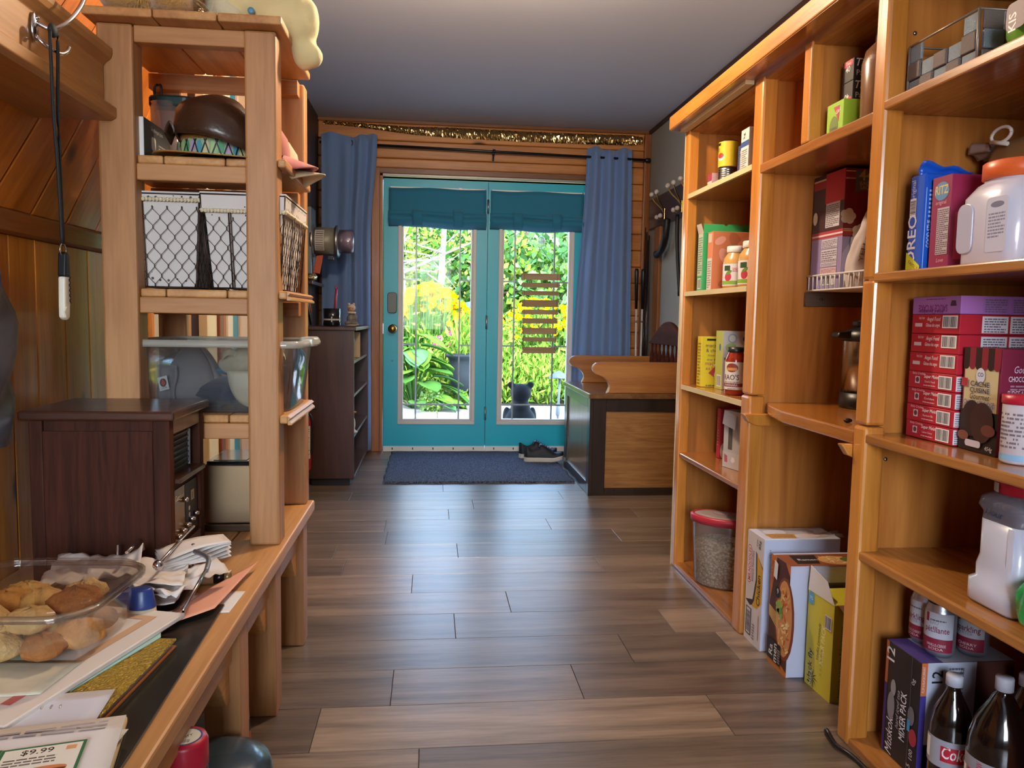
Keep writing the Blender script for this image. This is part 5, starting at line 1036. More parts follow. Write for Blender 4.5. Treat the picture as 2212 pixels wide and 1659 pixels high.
p.poly(rrect(.055, .03, .004, 2, .05, h_ * .385), 'c8cae4'); p.text('g', .065, h_ * .38, .03, '2a2c40', bold=True); p.rect(.075, 0, .085, .07, 'a83a50'); p.done(o)
pb = thing('potato_bag', 'crumpled white potato bag leaning on the wire rack', 'bag', (1.228, 2.145, 1.1425))
def pbf(u, v):
    a = 2 * PI * u; wv = .085 * math.sin(PI * min(1, .12 + v * .9)) ** .6 * (1 - .35 * v); n = 1 + .12 * noise.noise((math.cos(a) * 2, math.sin(a) * 2, v * 6)) + .05 * noise.noise((math.cos(a) * 6, math.sin(a) * 6, v * 14))
    return (.01 + .74 * wv * math.cos(a) * n + .085 * v - .02 * v * v, .042 * math.sin(a) * n * (1 - .5 * v), .295 * v)
O('sack', B().sheet(pbf, 36, 22), mat('white_paper_sack', 'c2b6b4', .7, bump=.2, bscale=40), pb)
p = Pr(); p.fn = lambda x, y, f: Vector(pbf(.68 + x * 1.15, .12 + y * 2.6)) + Vector((0, -.004 - f, 0)); p.text('POTATOES', .045, .13, .05, '4a3620', rot=PI / 2 - .12, bold=True, w=.19); p.text('YELLOW', -.015, .12, .045, '7a6030', rot=PI / 2 - .12, bold=True, w=.15); p.done(pb, 'sack_print')
# ---- counter: airpot; floor: bin and cartons
ap = thing('pump_airpot', 'stainless steel pump airpot with a black lid on the counter', 'airpot', (1.335, 2.24, .778)); ap.scale = (.88, .88, .95)
O('base', B().lathe([(.001, 0), (.082, 0), (.085, .006), (.082, .05), (.001, .05)], 28), black, ap); O('body', B().lathe([(.08, .05), (.08, .215), (.078, .222), (.001, .222)], 28), mat('satin_steel', 'a59a8e', .22, 1.), ap)
O('lid', B().lathe([(.084, .218), (.086, .222), (.08, .245), (.05, .262), (.001, .264)], 28), black, ap); O('spout', B().prism([(-.125, .228), (-.06, .222), (-.06, .25), (-.12, .244)], 1, -.025, .025), black, ap, bevel=.006); O('pump', B().prism(rrect(.10, .06, .02), 2, .262, .285), black, ap, bevel=.006); O('handle', B().tube(spline([(.0, -.084, .2), (.0, -.11, .18), (.0, -.11, .08), (.0, -.084, .06)], 5), .008, 8), black, ap)
tag(O('dark_date', B().ball((0, 0, .006), (.012, .008, .006)), mat('dark_bean', '1c0e0a', .4), loc=(1.09, 1.90, .7772)), 'dark bean shaped bit lying near the counter edge', 'scrap')
wbn2 = thing('white_bin', 'tall white bin with a clear lid in the back of the middle bay', 'bin', (1.50, 2.20, 0)); O('tub', B().ring([tr(.19, .20, 0, .03), tr(.22, .23, .50, .035)]), mat('bin_white', 'b9aca4', .5), wbn2); O('lid', B().ring([tr(.225, .235, .50, .035), tr(.235, .245, .505, .035), tr(.235, .245, .535, .035), tr(.22, .23, .545, .03)]), clear('grey_keeper_plastic'), wbn2); O('label', B().prism(rrect(.03, .05, .01, 3, -.05, .43), 1, -.118, -.113), black, wbn2)
def chicken(o, p):
    w_, h_ = p.fc('mx'); R90 = PI / 2; p.rect(0, 0, w_, h_, 'c9c0c0')
    p.poly([(w_ * .02, h_ * .36), (w_ * .3, h_ * .33), (w_ * .55, h_ * .36), (w_ * .98, h_ * .42), (w_ * .98, h_ * .74), (w_ * .55, h_ * .85), (w_ * .60, h_ * .60), (w_ * .45, h_ * .40)], '33292a'); p.poly([(w_ * .4, h_ * .335), (w_ * .72, h_ * .345), (w_ * .98, h_ * .42), (w_ * .98, h_ * .72), (w_ * .62, h_ * .84), (w_ * .68, h_ * .6), (w_ * .55, h_ * .40)], 'c79628')
    p.poly(rrect(.036, .125, .018, 6, w_ * .18, h_ * .70), 'b02840'); p.poly(rrect(.031, .12, .015, 6, w_ * .18, h_ * .70), 'd8c8c8'); p.text('MR.NOODLES', w_ * .27, h_ * .70, .026, 'b02840', rot=R90, bold=True, w=.108); p.text('Instant Noodles', w_ * .45, h_ * .70, .018, '33292a', rot=R90, w=.10); p.text('Chicken', w_ * .88, h_ * .52, .036, '33241c', rot=R90, bold=True, w=.10)
    p.text('24X', w_ * .66, h_ * .93, .014, '3a3438', rot=R90); p.text('85g', w_ * .82, h_ * .925, .020, '3a3438', rot=R90, bold=True); p.rect(w_ * .10, h_ * .06, w_ * .42, h_ * .31, '2a2628'); p.bars(w_ * .14, h_ * .07, w_ * .38, h_ * .30, n=22, vert=False, bg='c9c0c0'); p.lines(w_ * .5, h_ * .05, w_ * .64, h_ * .2, '6a6064', 6); p.rect(w_ * .85, h_ * .08, w_ * .88, h_ * .3, '9a6a78')
    w_, h_ = p.fc('top'); p.poly([(.03, .01), (.11, .01), (.12, .05), (.05, .06), (.02, .05)], 'c9932c'); p.text('Chicken', .075, .025, .018, '5a4420'); p.rect(.14, .02, .22, .06, 'cfc0c0'); w_, h_ = p.fc('my'); p.lines(.018, h_ - .06, .022, h_ - .03, '8a8aa0', 4)
    p.done(o)
o, p = carton('noodle_carton', 'white instant noodle carton standing on the floor by the divider', 'carton', (1.165, 2.313, 0), (.25, .125, .362), 'c6cade', bevel=.002); chicken(o, p)  # white body coloured bluish: cool daylight on its side is painted in
O('shrink_wrap', B().sheet(lambda u, v: (-.10 + .24 * u, -.055 + .11 * v, .363 + .006 * math.sin(u * 9) * math.sin(v * 7) + .012 * u ** 6 * math.sin(v * 20)), 16, 8), clear('film', (.97, .97, .97), .08, .06, body=.05), o)
o, p = carton('ramen_carton', 'orange and white ramen carton beside the noodle carton', 'carton', (1.175, 2.133, 0), (.27, .125, .335), 'c2c6dc', bevel=.002)  # bluish body colour holds the window light falling on the white side
w_, h_ = p.fc('mx'); p.rect(0, 0, w_, h_, 'b96a28'); p.poly([(0, h_ * .15), (w_, h_ * .04), (w_, h_ * .9), (w_ * .75, h_), (w_ * .3, h_), (0, h_ * .55)], '4a2014'); p.ell(w_ * .80, h_ * .50, .062, .125, '7a3a20'); p.ell(w_ * .78, h_ * .50, .05, .115, 'c98a54')
rg = random.Random(8)
for i in range(46): p.ell(w_ * .78 + rg.uniform(-.03, .03), h_ * .5 + rg.uniform(-.09, .09), .012, .0035, rg.choice(('e0c080', 'd8a860', 'c4582c', 'e8d09a')), 8, rot=rg.uniform(0, 3)); p.k = 8 + i % 6
for i in range(8): p.poly([(0, h_ * (.44 + .012 * i)), (w_ * .5, h_ * (.36 + .018 * i)), (w_ * .5, h_ * (.367 + .018 * i)), (0, h_ * (.449 + .012 * i))], 'e0b870'); p.k = 9
p.k = 16
for i in range(9): p.ell(w_ * .55 + rg.uniform(-.014, .014), h_ * .53 + rg.uniform(-.04, .04), .013, .008, rg.choice(('6a8a3c', '8aa04a', '4a7034')), 8, rot=rg.uniform(0, 3)); p.k = 18 + i % 3
p.k = 22; p.rect(0, h_ * .05, w_ * .72, h_ * .24, '1c1412'); p.text('Ra', w_ * .3, h_ * .14, .034, 'd8ccc4', rot=PI / 2, bold=True); p.text('men', w_ * .52, h_ * .14, .034, 'd8ccc4', rot=PI / 2, bold=True); p.lines(w_ * .57, h_ * .07, w_ * .7, h_ * .2, 'a8988c', 6); p.ell(w_ * .45, h_ * .70, .018, .018, '141214'); p.text('9', w_ * .45, h_ * .685, .022, 'd8d4d0', bold=True); p.poly([(w_ * .2, h_ * .82), (w_ * .38, h_ * .80), (w_ * .42, h_ * .95), (w_ * .24, h_ * .97)], 'd8d4d8'); p.text('coupes x 70g', w_ * .16, h_ * .84, .014, '2a1c14', rot=PI / 2)
w_, h_ = p.fc('top'); p.rect(0, .0, w_, .11, '8a4a24'); p.poly([(.03, .02), (.10, .02), (.12, .10), (.04, .10)], '1c1614'); p.text('Ramen', .078, .05, .022, 'd8d0c8', bold=True); p.ell(.16, .05, .05, .04, 'c89860')
for i in range(24): p.ell(.16 + rg.uniform(-.035, .035), .05 + rg.uniform(-.03, .03), .012, .003, rg.choice(('e0c080', 'c98a4c', 'e8d09a')), 8, rot=rg.uniform(0, 3)); p.k = 6 + i % 5
p.k = 12; p.ell(.20, .05, .022, .02, '56702c'); w_, h_ = p.fc('my'); p.rect(.10, .0, .27, h_ * .87, '6a6258'); p.rect(.07, h_ * .85, .27, h_ * .99, 'c9cce0'); p.done(o)
o, p = carton('mixer_carton', 'yellow lemonade mixer carton with a torn top on the floor', 'carton', (1.20, 1.99, 0), (.22, .13, .275), 'c4b82c', bevel=.002, rz=.05)
w_, h_ = p.fc('mx'); p.rect(0, 0, w_, h_, 'ccbe3a'); p.text('MIXER PACK', w_ * .70, h_ * .52, .026, 'e8e0a0', rot=PI / 2 - .06, bold=True, w=.115); p.text('Vodka Lemonade', w_ * .52, h_ * .52, .018, '3a3420', rot=PI / 2 - .06, shear=.3, w=.11); p.text('black fly', w_ * .26, h_ * .22, .030, '2a2c34', rot=PI / 2, bold=True, w=.10)
for i in range(10): a = i * .63; p.poly([(w_ * .3, h_ * .11), (w_ * .3 + .03 * math.cos(a), h_ * .11 + .03 * math.sin(a)), (w_ * .3 + .012 * math.cos(a + .3), h_ * .11 + .012 * math.sin(a + .3))], '1c1c26')
p.text('black', w_ * .30, h_ * .11, .024, 'd8d4c0', rot=PI / 2, bold=True); p.poly(rrect(.026, .034, .006, 3, w_ * .14, h_ * .93), '5a9ac0'); p.text('7%', w_ * .14, h_ * .915, .014, 'e8eef0'); p.bars(w_ * .70, h_ * .72, w_ * .95, h_ * .86, n=10, bg='d0ccd0'); p.lines(w_ * .6, h_ * .2, w_ * .66, h_ * .5, 'b0a040', 6)
w_, h_ = p.fc('my'); p.rect(0, 0, .09, h_, '9c9c24'); p.text('Limonade a la Vodka Rafraichissante', .03, h_ * .42, .014, '3a3a1c', rot=PI / 2, w=.20)
for cx, cy, r_, c in ((.07, .05, .025, 'b8a83c'), (.075, .11, .022, 'b03a50'), (.07, .15, .018, '5a1c2c'), (.085, .19, .03, 'c8b83c'), (.08, .08, .016, 'c04a5c')): p.ell(cx, cy, r_, r_, c)
p.done(o); O('torn_flap', B().hexa([(-.112, -.065, .275), (-.110, -.065, .275), (-.110, .065, .275), (-.112, .065, .275)], [(-.108, -.02, .325), (-.106, -.02, .325), (-.106, .065, .345), (-.108, .065, .345)]), ink('cfc9c4'), o); O('torn_flap', B().hexa([(-.10, -.066, .275), (.05, -.066, .275), (.05, -.064, .275), (-.10, -.064, .275)], [(-.08, -.09, .24), (.05, -.09, .24), (.05, -.088, .24), (-.08, -.088, .24)]), ink('a98468'), o)
# ---- near bay, top shelf: strap basket, snack bags
zt = 1.549
sb = thing('strap_basket', 'grey woven strap basket on the top near shelf', 'basket', (1.14, 1.60, zt))
gs = mat('grey_strap', '7c8a96', .7, bump=.6, bscale=500); gs2 = mat('brown_grey_strap', '6a5e5a', .7, bump=.5, bscale=500)
for i in range(5):
    y0 = .10 - i * .044; hh = .115 if i in (0, 4) else .07
    for k in range(3):
        zz0 = k * .038; zz1 = min(hh, zz0 + .036)
        if zz1 > zz0: O('strap', B().box(-.063 - .004 * ((i + k) % 2), -.058, y0 - .041, y0, zz0, zz1), (gs, gs2)[(i + k) % 2], sb, bevel=.0015, seg=1)
for i in range(4):
    x0 = -.055 + i * .045
    for k in range(3): O('strap', B().box(x0, x0 + .043, -.125 - .004 * ((i + k) % 2), -.12, k * .038, min(.115, k * .038 + .037)), (gs2, gs)[(i + k) % 2], sb, bevel=.0015, seg=1)
    O('strap', B().box(x0, x0 + .043, .10, .105, 0, .085), gs, sb, bevel=.0015, seg=1)
O('rim_wire', B().tube([(-.064, .102, .115), (-.064, -.122, .115), (.12, -.122, .115), (.12, .102, .115), (-.064, .102, .115)], .0025, 6).tube([(-.064, -.122, 0), (-.064, -.122, .115)], .003, 6).tube([(-.064, .102, 0), (-.064, .102, .115)], .003, 6), mat('tan_wire', '8c8078', .4, .5), sb)
tag(O('avocado', B().ball((0, 0, .035), (.035, .04, .035), 16, 12), mat('avocado_skin', '1a1412', .5, bump=.4, bscale=120), loc=(1.15, 1.62, zt)), 'dark round fruit sitting in the strap basket', 'fruit')
def bag(name, label, cat, loc, size, m, seed, rz=0.):
    sx, sy, sz = size
    def fn(u, v):
        a = 2 * PI * u; th = PI * (.04 + .92 * v); n = 1 + .15 * noise.noise((2 * math.cos(a) + seed, 2 * math.sin(a), 3 * v)) + .07 * noise.noise((6 * math.cos(a) + seed, 6 * math.sin(a), 9 * v))
        return (sx * math.sin(th) ** .5 * math.cos(a) * n, sy * math.sin(th) ** .5 * math.sin(a) * n, sz * (1 - math.cos(th)) / 2)
    return tag(O(name, B().sheet(fn, 30, 18), m, loc=loc, rz=rz), label, cat)
bag('clear_bag', 'crumpled clear bag with red print in the near top bay', 'bag', (1.235, 1.47, zt), (.06, .09, .165), clear('cloudy_film', (.85, .82, .84), .12, .15, body=.45, bodycol='a08890'), 4.)
gb_ = bag('green_snack_bag', 'green snack bag leaning over the near top shelf edge', 'bag', (1.115, 1.325, zt), (.05, .105, .095), mat('green_film', '6fa82c', .25, coat=.4), 9.)
p = Pr(); p.face((-.056, .06, .02), (0, -1, 0), (0, 0, 1)); p.poly(rrect(.05, .05, .012, 3, .03, .035), '5a2a44'); p.text('KIS', .03, .025, .026, 'f0ece8', rot=PI / 2, bold=True); p.rect(.065, .01, .15, .065, 'b9b0a4'); p.lines(.07, .015, .145, .06, '6a6458', 7); p.done(gb_)
# ---- near bay, third shelf: cookies, crackers, sugar jar
zt = 1.157
o, p = carton('cookie_pack', 'blue cookie pack standing at the far end of the third near shelf', 'pack', (1.15, 1.655, zt), (.13, .055, .215), '1a55c4', rough=.3, bevel=.004)
w_, h_ = p.fc('mx'); p.text("L'original", .020, h_ * .82, .020, 'dce4f4', rot=PI / 2, w=.055); p.bars(.004, h_ * .58, .026, h_ * .76, n=12, vert=False); p.text('OREO', .030, h_ * .33, .042, 'eef0f8', rot=PI / 2, bold=True, w=.115); p.poly([(0, .0), (.05, .0), (.05, .012), (.0, .045)], 'c8cc2c'); p.text('FAMILY', .025, .010, .012, '7a2a3a', rot=-.5)
w_, h_ = p.fc('my'); p.rect(.002, 0, .004, h_ * .85, '8ab4f0'); p.lines(.01, h_ * .55, .06, h_ * .85, 'b0c4ec', 7); p.text('COCOA LIFE', .045, h_ * .72, .014, 'dce4f4', rot=PI / 2, w=.06); p.text('COCOA SOURCING', .045, h_ * .42, .014, 'dce4f4', rot=PI / 2, w=.08); p.text('GOOD STUF', .018, h_ * .38, .014, 'dce4f4', rot=PI / 2, w=.06); p.ell(.05, h_ * .22, .012, .012, '58b078'); p.lines(.02, h_ * .04, .05, h_ * .16, 'a0b8e8', 6); p.done(o)
O('sealed_fin', B().sheet(lambda u, v: (-.062 + .12 * u, .01 * math.sin(v * 3) - .012 * v, .212 + .03 * v * (1 - .6 * u) + .004 * math.sin(u * 12)), 10, 4, thick=.002), ink('1a55c4', .3), o)
o, p = carton('cracker_box', 'wine red cracker box beside the blue cookie pack', 'carton', (1.175, 1.585, zt), (.16, .065, .20), '8a1c48')
w_, h_ = p.fc('mx'); p.ell(w_ * .5, h_ * .84, .024, .02, '5a88b0'); p.text('RITZ', w_ * .5, h_ * .81, .026, 'd8c060', bold=True, w=.042); p.text('original', w_ * .5, h_ * .70, .012, 'd8a8b4'); p.rect(w_ * .35, h_ * .16, w_ * .95, h_ * .66, 'b9aab0'); p.lines(w_ * .37, h_ * .17, w_ * .93, h_ * .65, '5a4a54', 22)
p.text('Love', w_ * .6, h_ * .08, .012, 'd8a8b4', shear=.3); w_, h_ = p.fc('my'); p.rect(.01, .02, .08, h_ * .6, 'a8324e'); p.done(o)
sj = thing('sugar_jar', 'big clear jar of sugar with an orange lid and grip', 'jar', (1.155, 1.435, zt))
sgm = mat('sugar', 'd6d2dc', .7)
O('body', B().ring([tr(.145, .15, 0, .03), tr(.15, .155, .006, .03), tr(.15, .155, .135, .035), tr(.13, .135, .158, .05), tr(.118, .122, .164, .055), tr(.118, .122, .172, .055)]), mat('jar_sugar', 'c9c6d6', .18, coat=.5), sj)
O('lid', B().lathe([(.062, .168), (.066, .17), (.066, .200), (.062, .203), (.001, .203)], 32), mat('orange_lid', 'd8602c', .35), sj); O('grip', B().prism(rrect(.045, .10, .018, 5, .048, .075), 0, -.078, -.0745), mat('jar_grip', 'b9b8cc', .2, coat=.5), sj, bevel=.003)
p = Pr(); p.face((-.0755, .06, 0), (0, -1, 0), (0, 0, 1)); p.poly(rrect(.055, .105, .006, 3, .10, .075), 'bfc0d6'); p.lines(.078, .05, .122, .1, '7c7c98', 8); p.ell(.10, .113, .018, .006, '6c6c88'); p.done(sj, 'label_print')
bgl = bag('bagel_bag', 'clear bag of buns tied with a white clip behind the crackers', 'bag', (1.285, 1.60, zt), (.06, .09, .29), mat('bun_brown', '8c6a44', .5, vary=.25, vscale=14, coat=.4), 12.)
O('bag_tail', B().sheet(lambda u, v: (-.02 - .02 * math.sin(u * 5), .05 + .06 * v * (1 + .2 * math.sin(u * 9)), .262 + .025 * math.sin(PI * u) * (1 + .5 * v) + .006 * math.sin(u * 22)), 16, 8, thick=.0008), clear('cloudy_white', (.9, .9, .92), .15, .15, body=.4, bodycol='c8b8c4'), bgl)
O('clip', B().tube([(-.05 + .0 * a, .0 - .03 * math.cos(a * PI / 8) * (1 if a < 8 else 1), .296 + .016 * math.sin(a * PI / 8)) for a in range(17)], .004, 6).tube([(-.05, .03, .287), (-.05, -.02, .273)], .005, 6), white, bgl)
# ---- near bay, second shelf: cake mixes
zt = .7765; y1 = 1.70; xf = 1.12
def cake(i, lab, col, z, h, kind):
    o, p = carton('cake_mix_box', lab, 'carton', (xf + .095 + (0, .002, -.001, .001)[i % 4], y1 - .083 + (0, .002, -.002)[i % 3], z), (.19, .165, h - .0008), col, group='cake mix boxes stacked flat')
    w_, h_ = p.fc('mx')
    if kind == 'moist':
        p.text('Betty Crocker', w_ * .23, h_ * .82, .008, 'e8ccd0', shear=.2, w=.045); p.text('Super Moist', w_ * .50, h_ * .66, .011, 'f0e8e8', bold=True, shear=.15, w=.05); p.rect(w_ * .16, h_ * .28, w_ * .26, h_ * .7, 'd8c8c8'); p.ell(w_ * .21, h_ * .5, .006, .006, '6a3a44'); p.text(("Devil's Food", 'Golden', 'Rainbow Bit', 'Lemon Citron')[i % 4], w_ * .48, h_ * .38, .007, 'f0dcdc', w=.035); p.lines(w_ * .35, h_ * .18, w_ * .6, h_ * .30, 'e0b0b8', 1); p.bars(w_ * .66, h_ * .12, w_ * .93, h_ * .88, n=16)
    elif kind == 'angel':
        p.text('Betty Crocker', w_ * .22, h_ * .75, .009, 'e8ccd0', shear=.2, w=.02); p.text('Angel Food', w_ * .47, h_ * .66, .013, 'f0e8e8', shear=.2, w=.045); p.text('Gâteau des anges', w_ * .46, h_ * .36, .011, 'f0e8e8', shear=.2, w=.048); p.rect(w_ * .08, h_ * .35, w_ * .24, h_ * .54, 'd0b8bc'); p.bars(w_ * .66, h_ * .3, w_ * .96, h_ * .94, n=16)
    else:
        p.text('SAUCE N CAKE', w_ * .44, h_ * .52, .022, '8c2a84', rot=PI, bold=True, w=.10); p.text('Hot Chocolate', w_ * .42, h_ * .26, .014, '5a2464', rot=PI, shear=.2, w=.08); p.lines(w_ * .3, h_ * .82, w_ * .7, h_ * .92, '7a3a8a', 1); p.poly([(w_ * .80, h_ * .45), (w_ * .92, h_ * .45), (w_ * .90, h_ * .75), (w_ * .82, h_ * .75)], '3a2440')
    w_, h_ = p.fc('my'); pale = 'd8d4dc' if kind != 'sauce' else '9c6ab4'
    p.rect(.05 if kind != 'moist' else .0, h_ * .08, .11 if kind != 'moist' else .02, h_ * .92, pale); p.lines(.055 if kind != 'moist' else .003, h_ * .12, .105 if kind != 'moist' else .017, h_ * .88, '6a5a70', 6); p.rect(.115, h_ * .08, .18, h_ * .92, pale); p.lines(.12, h_ * .12, .175, h_ * .88, '6a5a70', 6); p.done(o)
z = zt
lm = ['lemon cake mix box at the bottom of the red stack', 'rainbow cake mix box second from the bottom of the stack', 'golden cake mix box third from the bottom of the stack', 'chocolate cake mix box fourth from the bottom of the stack']
for i in range(4): cake(3 - i, lm[i], 'b82238', z, .0385, 'moist'); z += .0385
for i, l in enumerate(('lowest angel food cake mix box in the stack', 'middle angel food cake mix box in the stack', 'top angel food cake mix box in the stack')): cake(i, l, 'b41c30', z, .0435, 'angel'); z += .0435
cake(0, 'purple sauce cake mix box on top of the red stack', 'a86cb8', z, .040, 'sauce')
o, p = carton('fudge_mix_box', 'dark red chocolate fudge mix box with a cream front', 'carton', (1.19, 1.462, zt), (.13, .118, .215), '7c1c3c', rz=-.06)
w_, h_ = p.fc('mx'); p.rect(.006, .012, w_ - .006, h_ - .04, 'cfc096'); p.rect(0, 0, w_, .085, '1c100e')
for i in range(6): p.rect(i * w_ / 6, h_ - .036, (i + 1) * w_ / 6, h_, ('2a1412', '8a2234')[i % 2]); p.ell((i + .5) * w_ / 6, h_ - .036, w_ / 12, .010, ('2a1412', '8a2234')[i % 2])
p.ell(w_ * .5, h_ * .735, .014, .016, 'd8dcec'); p.text('CO', w_ * .5, h_ * .725, .012, '2c3460', bold=True); p.text('CACHE', w_ * .5, h_ * .63, .015, '2c3460', bold=True, w=.06); p.text('CUISINE', w_ * .5, h_ * .57, .014, '2c3460', bold=True, w=.062); p.text('Gourmet', w_ * .5, h_ * .505, .018, '3a1c18', shear=.25, w=.062); p.text('CHOCOLATE FUDGE', w_ * .5, h_ * .448, .014, '5a64a0', bold=True, w=.095); p.text('FUDGE AU CHOCOLAT', w_ * .5, h_ * .40, .013, '5a64a0', bold=True, w=.095)
p.rect(.0, h_ * .62, .02, h_ * .70, 'b0303c'); p.ell(w_ * .34, .068, .032, .038, '2c1816'); p.ell(w_ * .62, .062, .036, .042, '3a201c'); p.ell(w_ * .80, .048, .022, .012, '6a3a34'); p.ell(w_ * .14, .03, .018, .010, '7a4a3c'); p.poly(rrect(.05, .014, .006, 3, w_ * .42, .016), 'c8c4d0'); p.text('454g', w_ * .84, .008, .012, 'd8d4d8', shear=.2)
w_, h_ = p.fc('my'); p.text('Gourmet', .05, h_ * .78, .02, 'd8cce0', shear=.25, w=.05); p.text('CHOCOLATE FUDGE', .058, h_ * .70, .015, 'e0d8e8', bold=True, w=.085); p.lines(.02, h_ * .62, .10, h_ * .68, 'b088a0', 2); p.text('FUDGE AU CHOCOLAT', .058, h_ * .57, .014, 'e0d8e8', bold=True, w=.085); p.lines(.012, h_ * .12, .10, h_ * .48, 'b890a8', 10); p.ell(.02, .02, .006, .006, 'd8ccd8'); p.done(o)
fc_ = can('small tub of frosting with a red lid at the right edge', (1.125, 1.345, zt), .036, .115, mat('frosting_white', 'c4bcc4', .4), None, 'tub'); O('lid', B().lathe([(.037, .113), (.038, .115), (.038, .13), (.001, .131)], 26), mat('red_lid', 'b01830', .35), fc_)
p = Pr(); p.cyl(.036, 0, 0, PI * .75); p.lines(.0, .03, .08, .10, '7a6a74', 9); p.rect(0, .006, .1, .018, '8ab4d8', 12); p.done(fc_, 'label_print')
# ---- near bay, first shelf: flour jar, green bag
zt = .4915
fj = thing('flour_jar', 'square plastic jar of flour with a red lid and handwritten name', 'jar', (1.145, 1.345, zt))
O('body', B().ring([tr(.135, .125, 0, .022), tr(.145, .135, .006, .025), tr(.145, .135, .045, .025), tr(.128, .118, .052, .025), tr(.126, .116, .075, .02), tr(.118, .108, .095, .02), tr(.118, .108, .168, .02)]), mat('flour_fill', 'c4c4d4', .22, coat=.5), fj)
O('shoulder', B().ring([tr(.118, .108, .168, .02), tr(.116, .106, .182, .02), tr(.135, .125, .195, .03), tr(.132, .122, .212, .035), tr(.105, .10, .222, .045), tr(.09, .09, .226, .044)], caps=False), clear('flour_jar_plastic', (.72, .70, .72), .1, .06, body=.28, bodycol='a8a4b4'), fj)
O('lid', B().lathe([(.048, .222), (.054, .224), (.055, .246), (.052, .252), (.001, .253)], 14), mat('red_lid', 'b01830', .35), fj)
p = Pr(); p.face((-.0595, .054, 0), (0, -1, 0), (0, 0, 1)); p.text('Flour', .045, .178, .022, '2c3860', shear=.2, rot=-.06); p.rect(.085, .02, .10, .165, 'd4d6ea'); p.done(fj, 'handwriting')
p = Pr(); p.fn = lambda x, y, f: Vector(((.0555 + f) * math.cos(PI * .86 + x), (.0555 + f) * math.sin(PI * .86 + x), .226 + y)); p.sub = 8; p.rect(-.1, 0, .32, .018, 'b9b8c0', 8); p.done(fj, 'lid_sticker')
gg = bag('green_bag', 'bright green bag corner at the right edge of the first near shelf', 'bag', (1.10, 1.235, zt), (.045, .035, .09), mat('bright_green_film', '2a9c4a', .25, coat=.4), 22.)
# ---- near bay, bottom: mixer pack, cans, cola
zt = .0215
o, p = carton('mixer_pack', 'black and purple mixer pack carton on the bottom near shelf', 'carton', (1.195, 1.60, zt), (.22, .13, .27), '1e1b20')
w_, h_ = p.fc('mx'); p.rect(0, h_ * .62, .010, h_, 'b9643c'); p.rect(0, 0, .010, h_ * .62, '3c2c6a'); p.text('12', .032, h_ * .90, .042, 'd8d4dc', rot=PI / 2, bold=True); p.text('MIXER PACK', .085, h_ * .44, .030, 'd0ccd4', rot=PI / 2, bold=True, w=.115); p.text('hard iced tea', .060, h_ * .46, .016, 'a8a4ac', rot=PI / 2, shear=.3, w=.09); p.text('Muskoka', .040, h_ * .20, .036, 'd8d4dc', rot=PI / 2, shear=.3, w=.10); p.ell(.035, h_ * .62, .010, .020, '8c8890'); p.ell(.03, h_ * .45, .014, .034, '7c7880'); p.ell(.105, h_ * .50, .012, .022, '6a6670'); p.ell(.115, h_ * .33, .014, .02, '9a2c38'); p.rect(.098, .0, .0995, h_, '55525c'); p.text('0g', .112, h_ * .80, .016, 'c8c4cc', rot=PI / 2); p.text('100', .118, h_ * .18, .018, 'c8c4cc', rot=PI / 2); p.text('5.5', .112, h_ * .05, .018, 'c8c4cc', rot=PI / 2); p.rect(.094, h_ * .36, .104, h_ * .46, '3c88b8')
w_, h_ = p.fc('my'); p.rect(.014, h_ * .3, .13, h_, 'b9bccc'); p.rect(0, h_ * .72, .014, h_, 'c8683c'); p.text('PLUM & BLACKCURRANT', .009, h_ * .86, .009, 'e8d8c8', rot=PI / 2, w=.06); p.rect(0, 0, .014, h_ * .72, '3f3484'); p.text('12', .05, h_ * .88, .036, '1c1a22', rot=PI / 2, bold=True); p.lines(.065, h_ * .8, .10, h_ * .97, '5a5864', 5); p.rect(.13, h_ * .5, .22, h_, '5a3228'); p.text('Muskoka', .10, h_ * .84, .016, '2a2830', rot=PI / 2, shear=.3)
w_, h_ = p.fc('top'); p.rect(.0, .0, .05, .13, '4a3c80'); p.rect(.05, 0, .22, .13, 'a9a8b4'); p.done(o)
def soda(label, loc, a0, words):
    t = thing('drink_can', label, 'can', loc, 0, 'sparkling water cans on the mixer pack'); r = .0325; h = .122
    O('body', B().lathe([(.001, .004), (.022, .002), (.026, 0), (.031, .01), (r, .014), (r, .100), (.030, .108), (.027, .116), (.027, .121), (.0265, .122), (.025, .118), (.001, .117)], 30), mat('can_silver', 'b4b4c0', .3, .75), t)
    O('can_top', B().lathe([(.0275, .119), (.0278, .1225), (.026, .1225), (.0245, .1185), (.001, .118)], 28), mat('can_top_dark', '3a383e', .25, .9), t); O('pull_tab', B().prism(rrect(.012, .02, .005), 2, .1185, .1205), mat('can_top_dark', '3a383e', .25, .9), t)
    p = Pr(); p.cyl(r, 0, 0, a0); w = r * 2.2; p.rect(-.01, .014, w, .102, 'bcbcc8', 18); p.rect(-.01, .014, w, .044, '8a2038', 18); p.text(words[0], w * .5, .058, .019, '7a2444', bold=True, w=.052); p.text(words[1], w * .42, .076 if words[1] == 'EAU' else .050, .010, '8a8494'); p.rect(w * .16, .080, w * .26, .100, '8a2038', 3); p.lines(w * .3, .084, w * .75, .09, '5a5664', 1); p.text(words[2], w * .5, .026, .009, 'e0ccd0', w=.04); p.text(words[3], w * .5, .018, .008, 'e0ccd0', w=.03); p.done(t, 'label_print')
zc = zt + .271
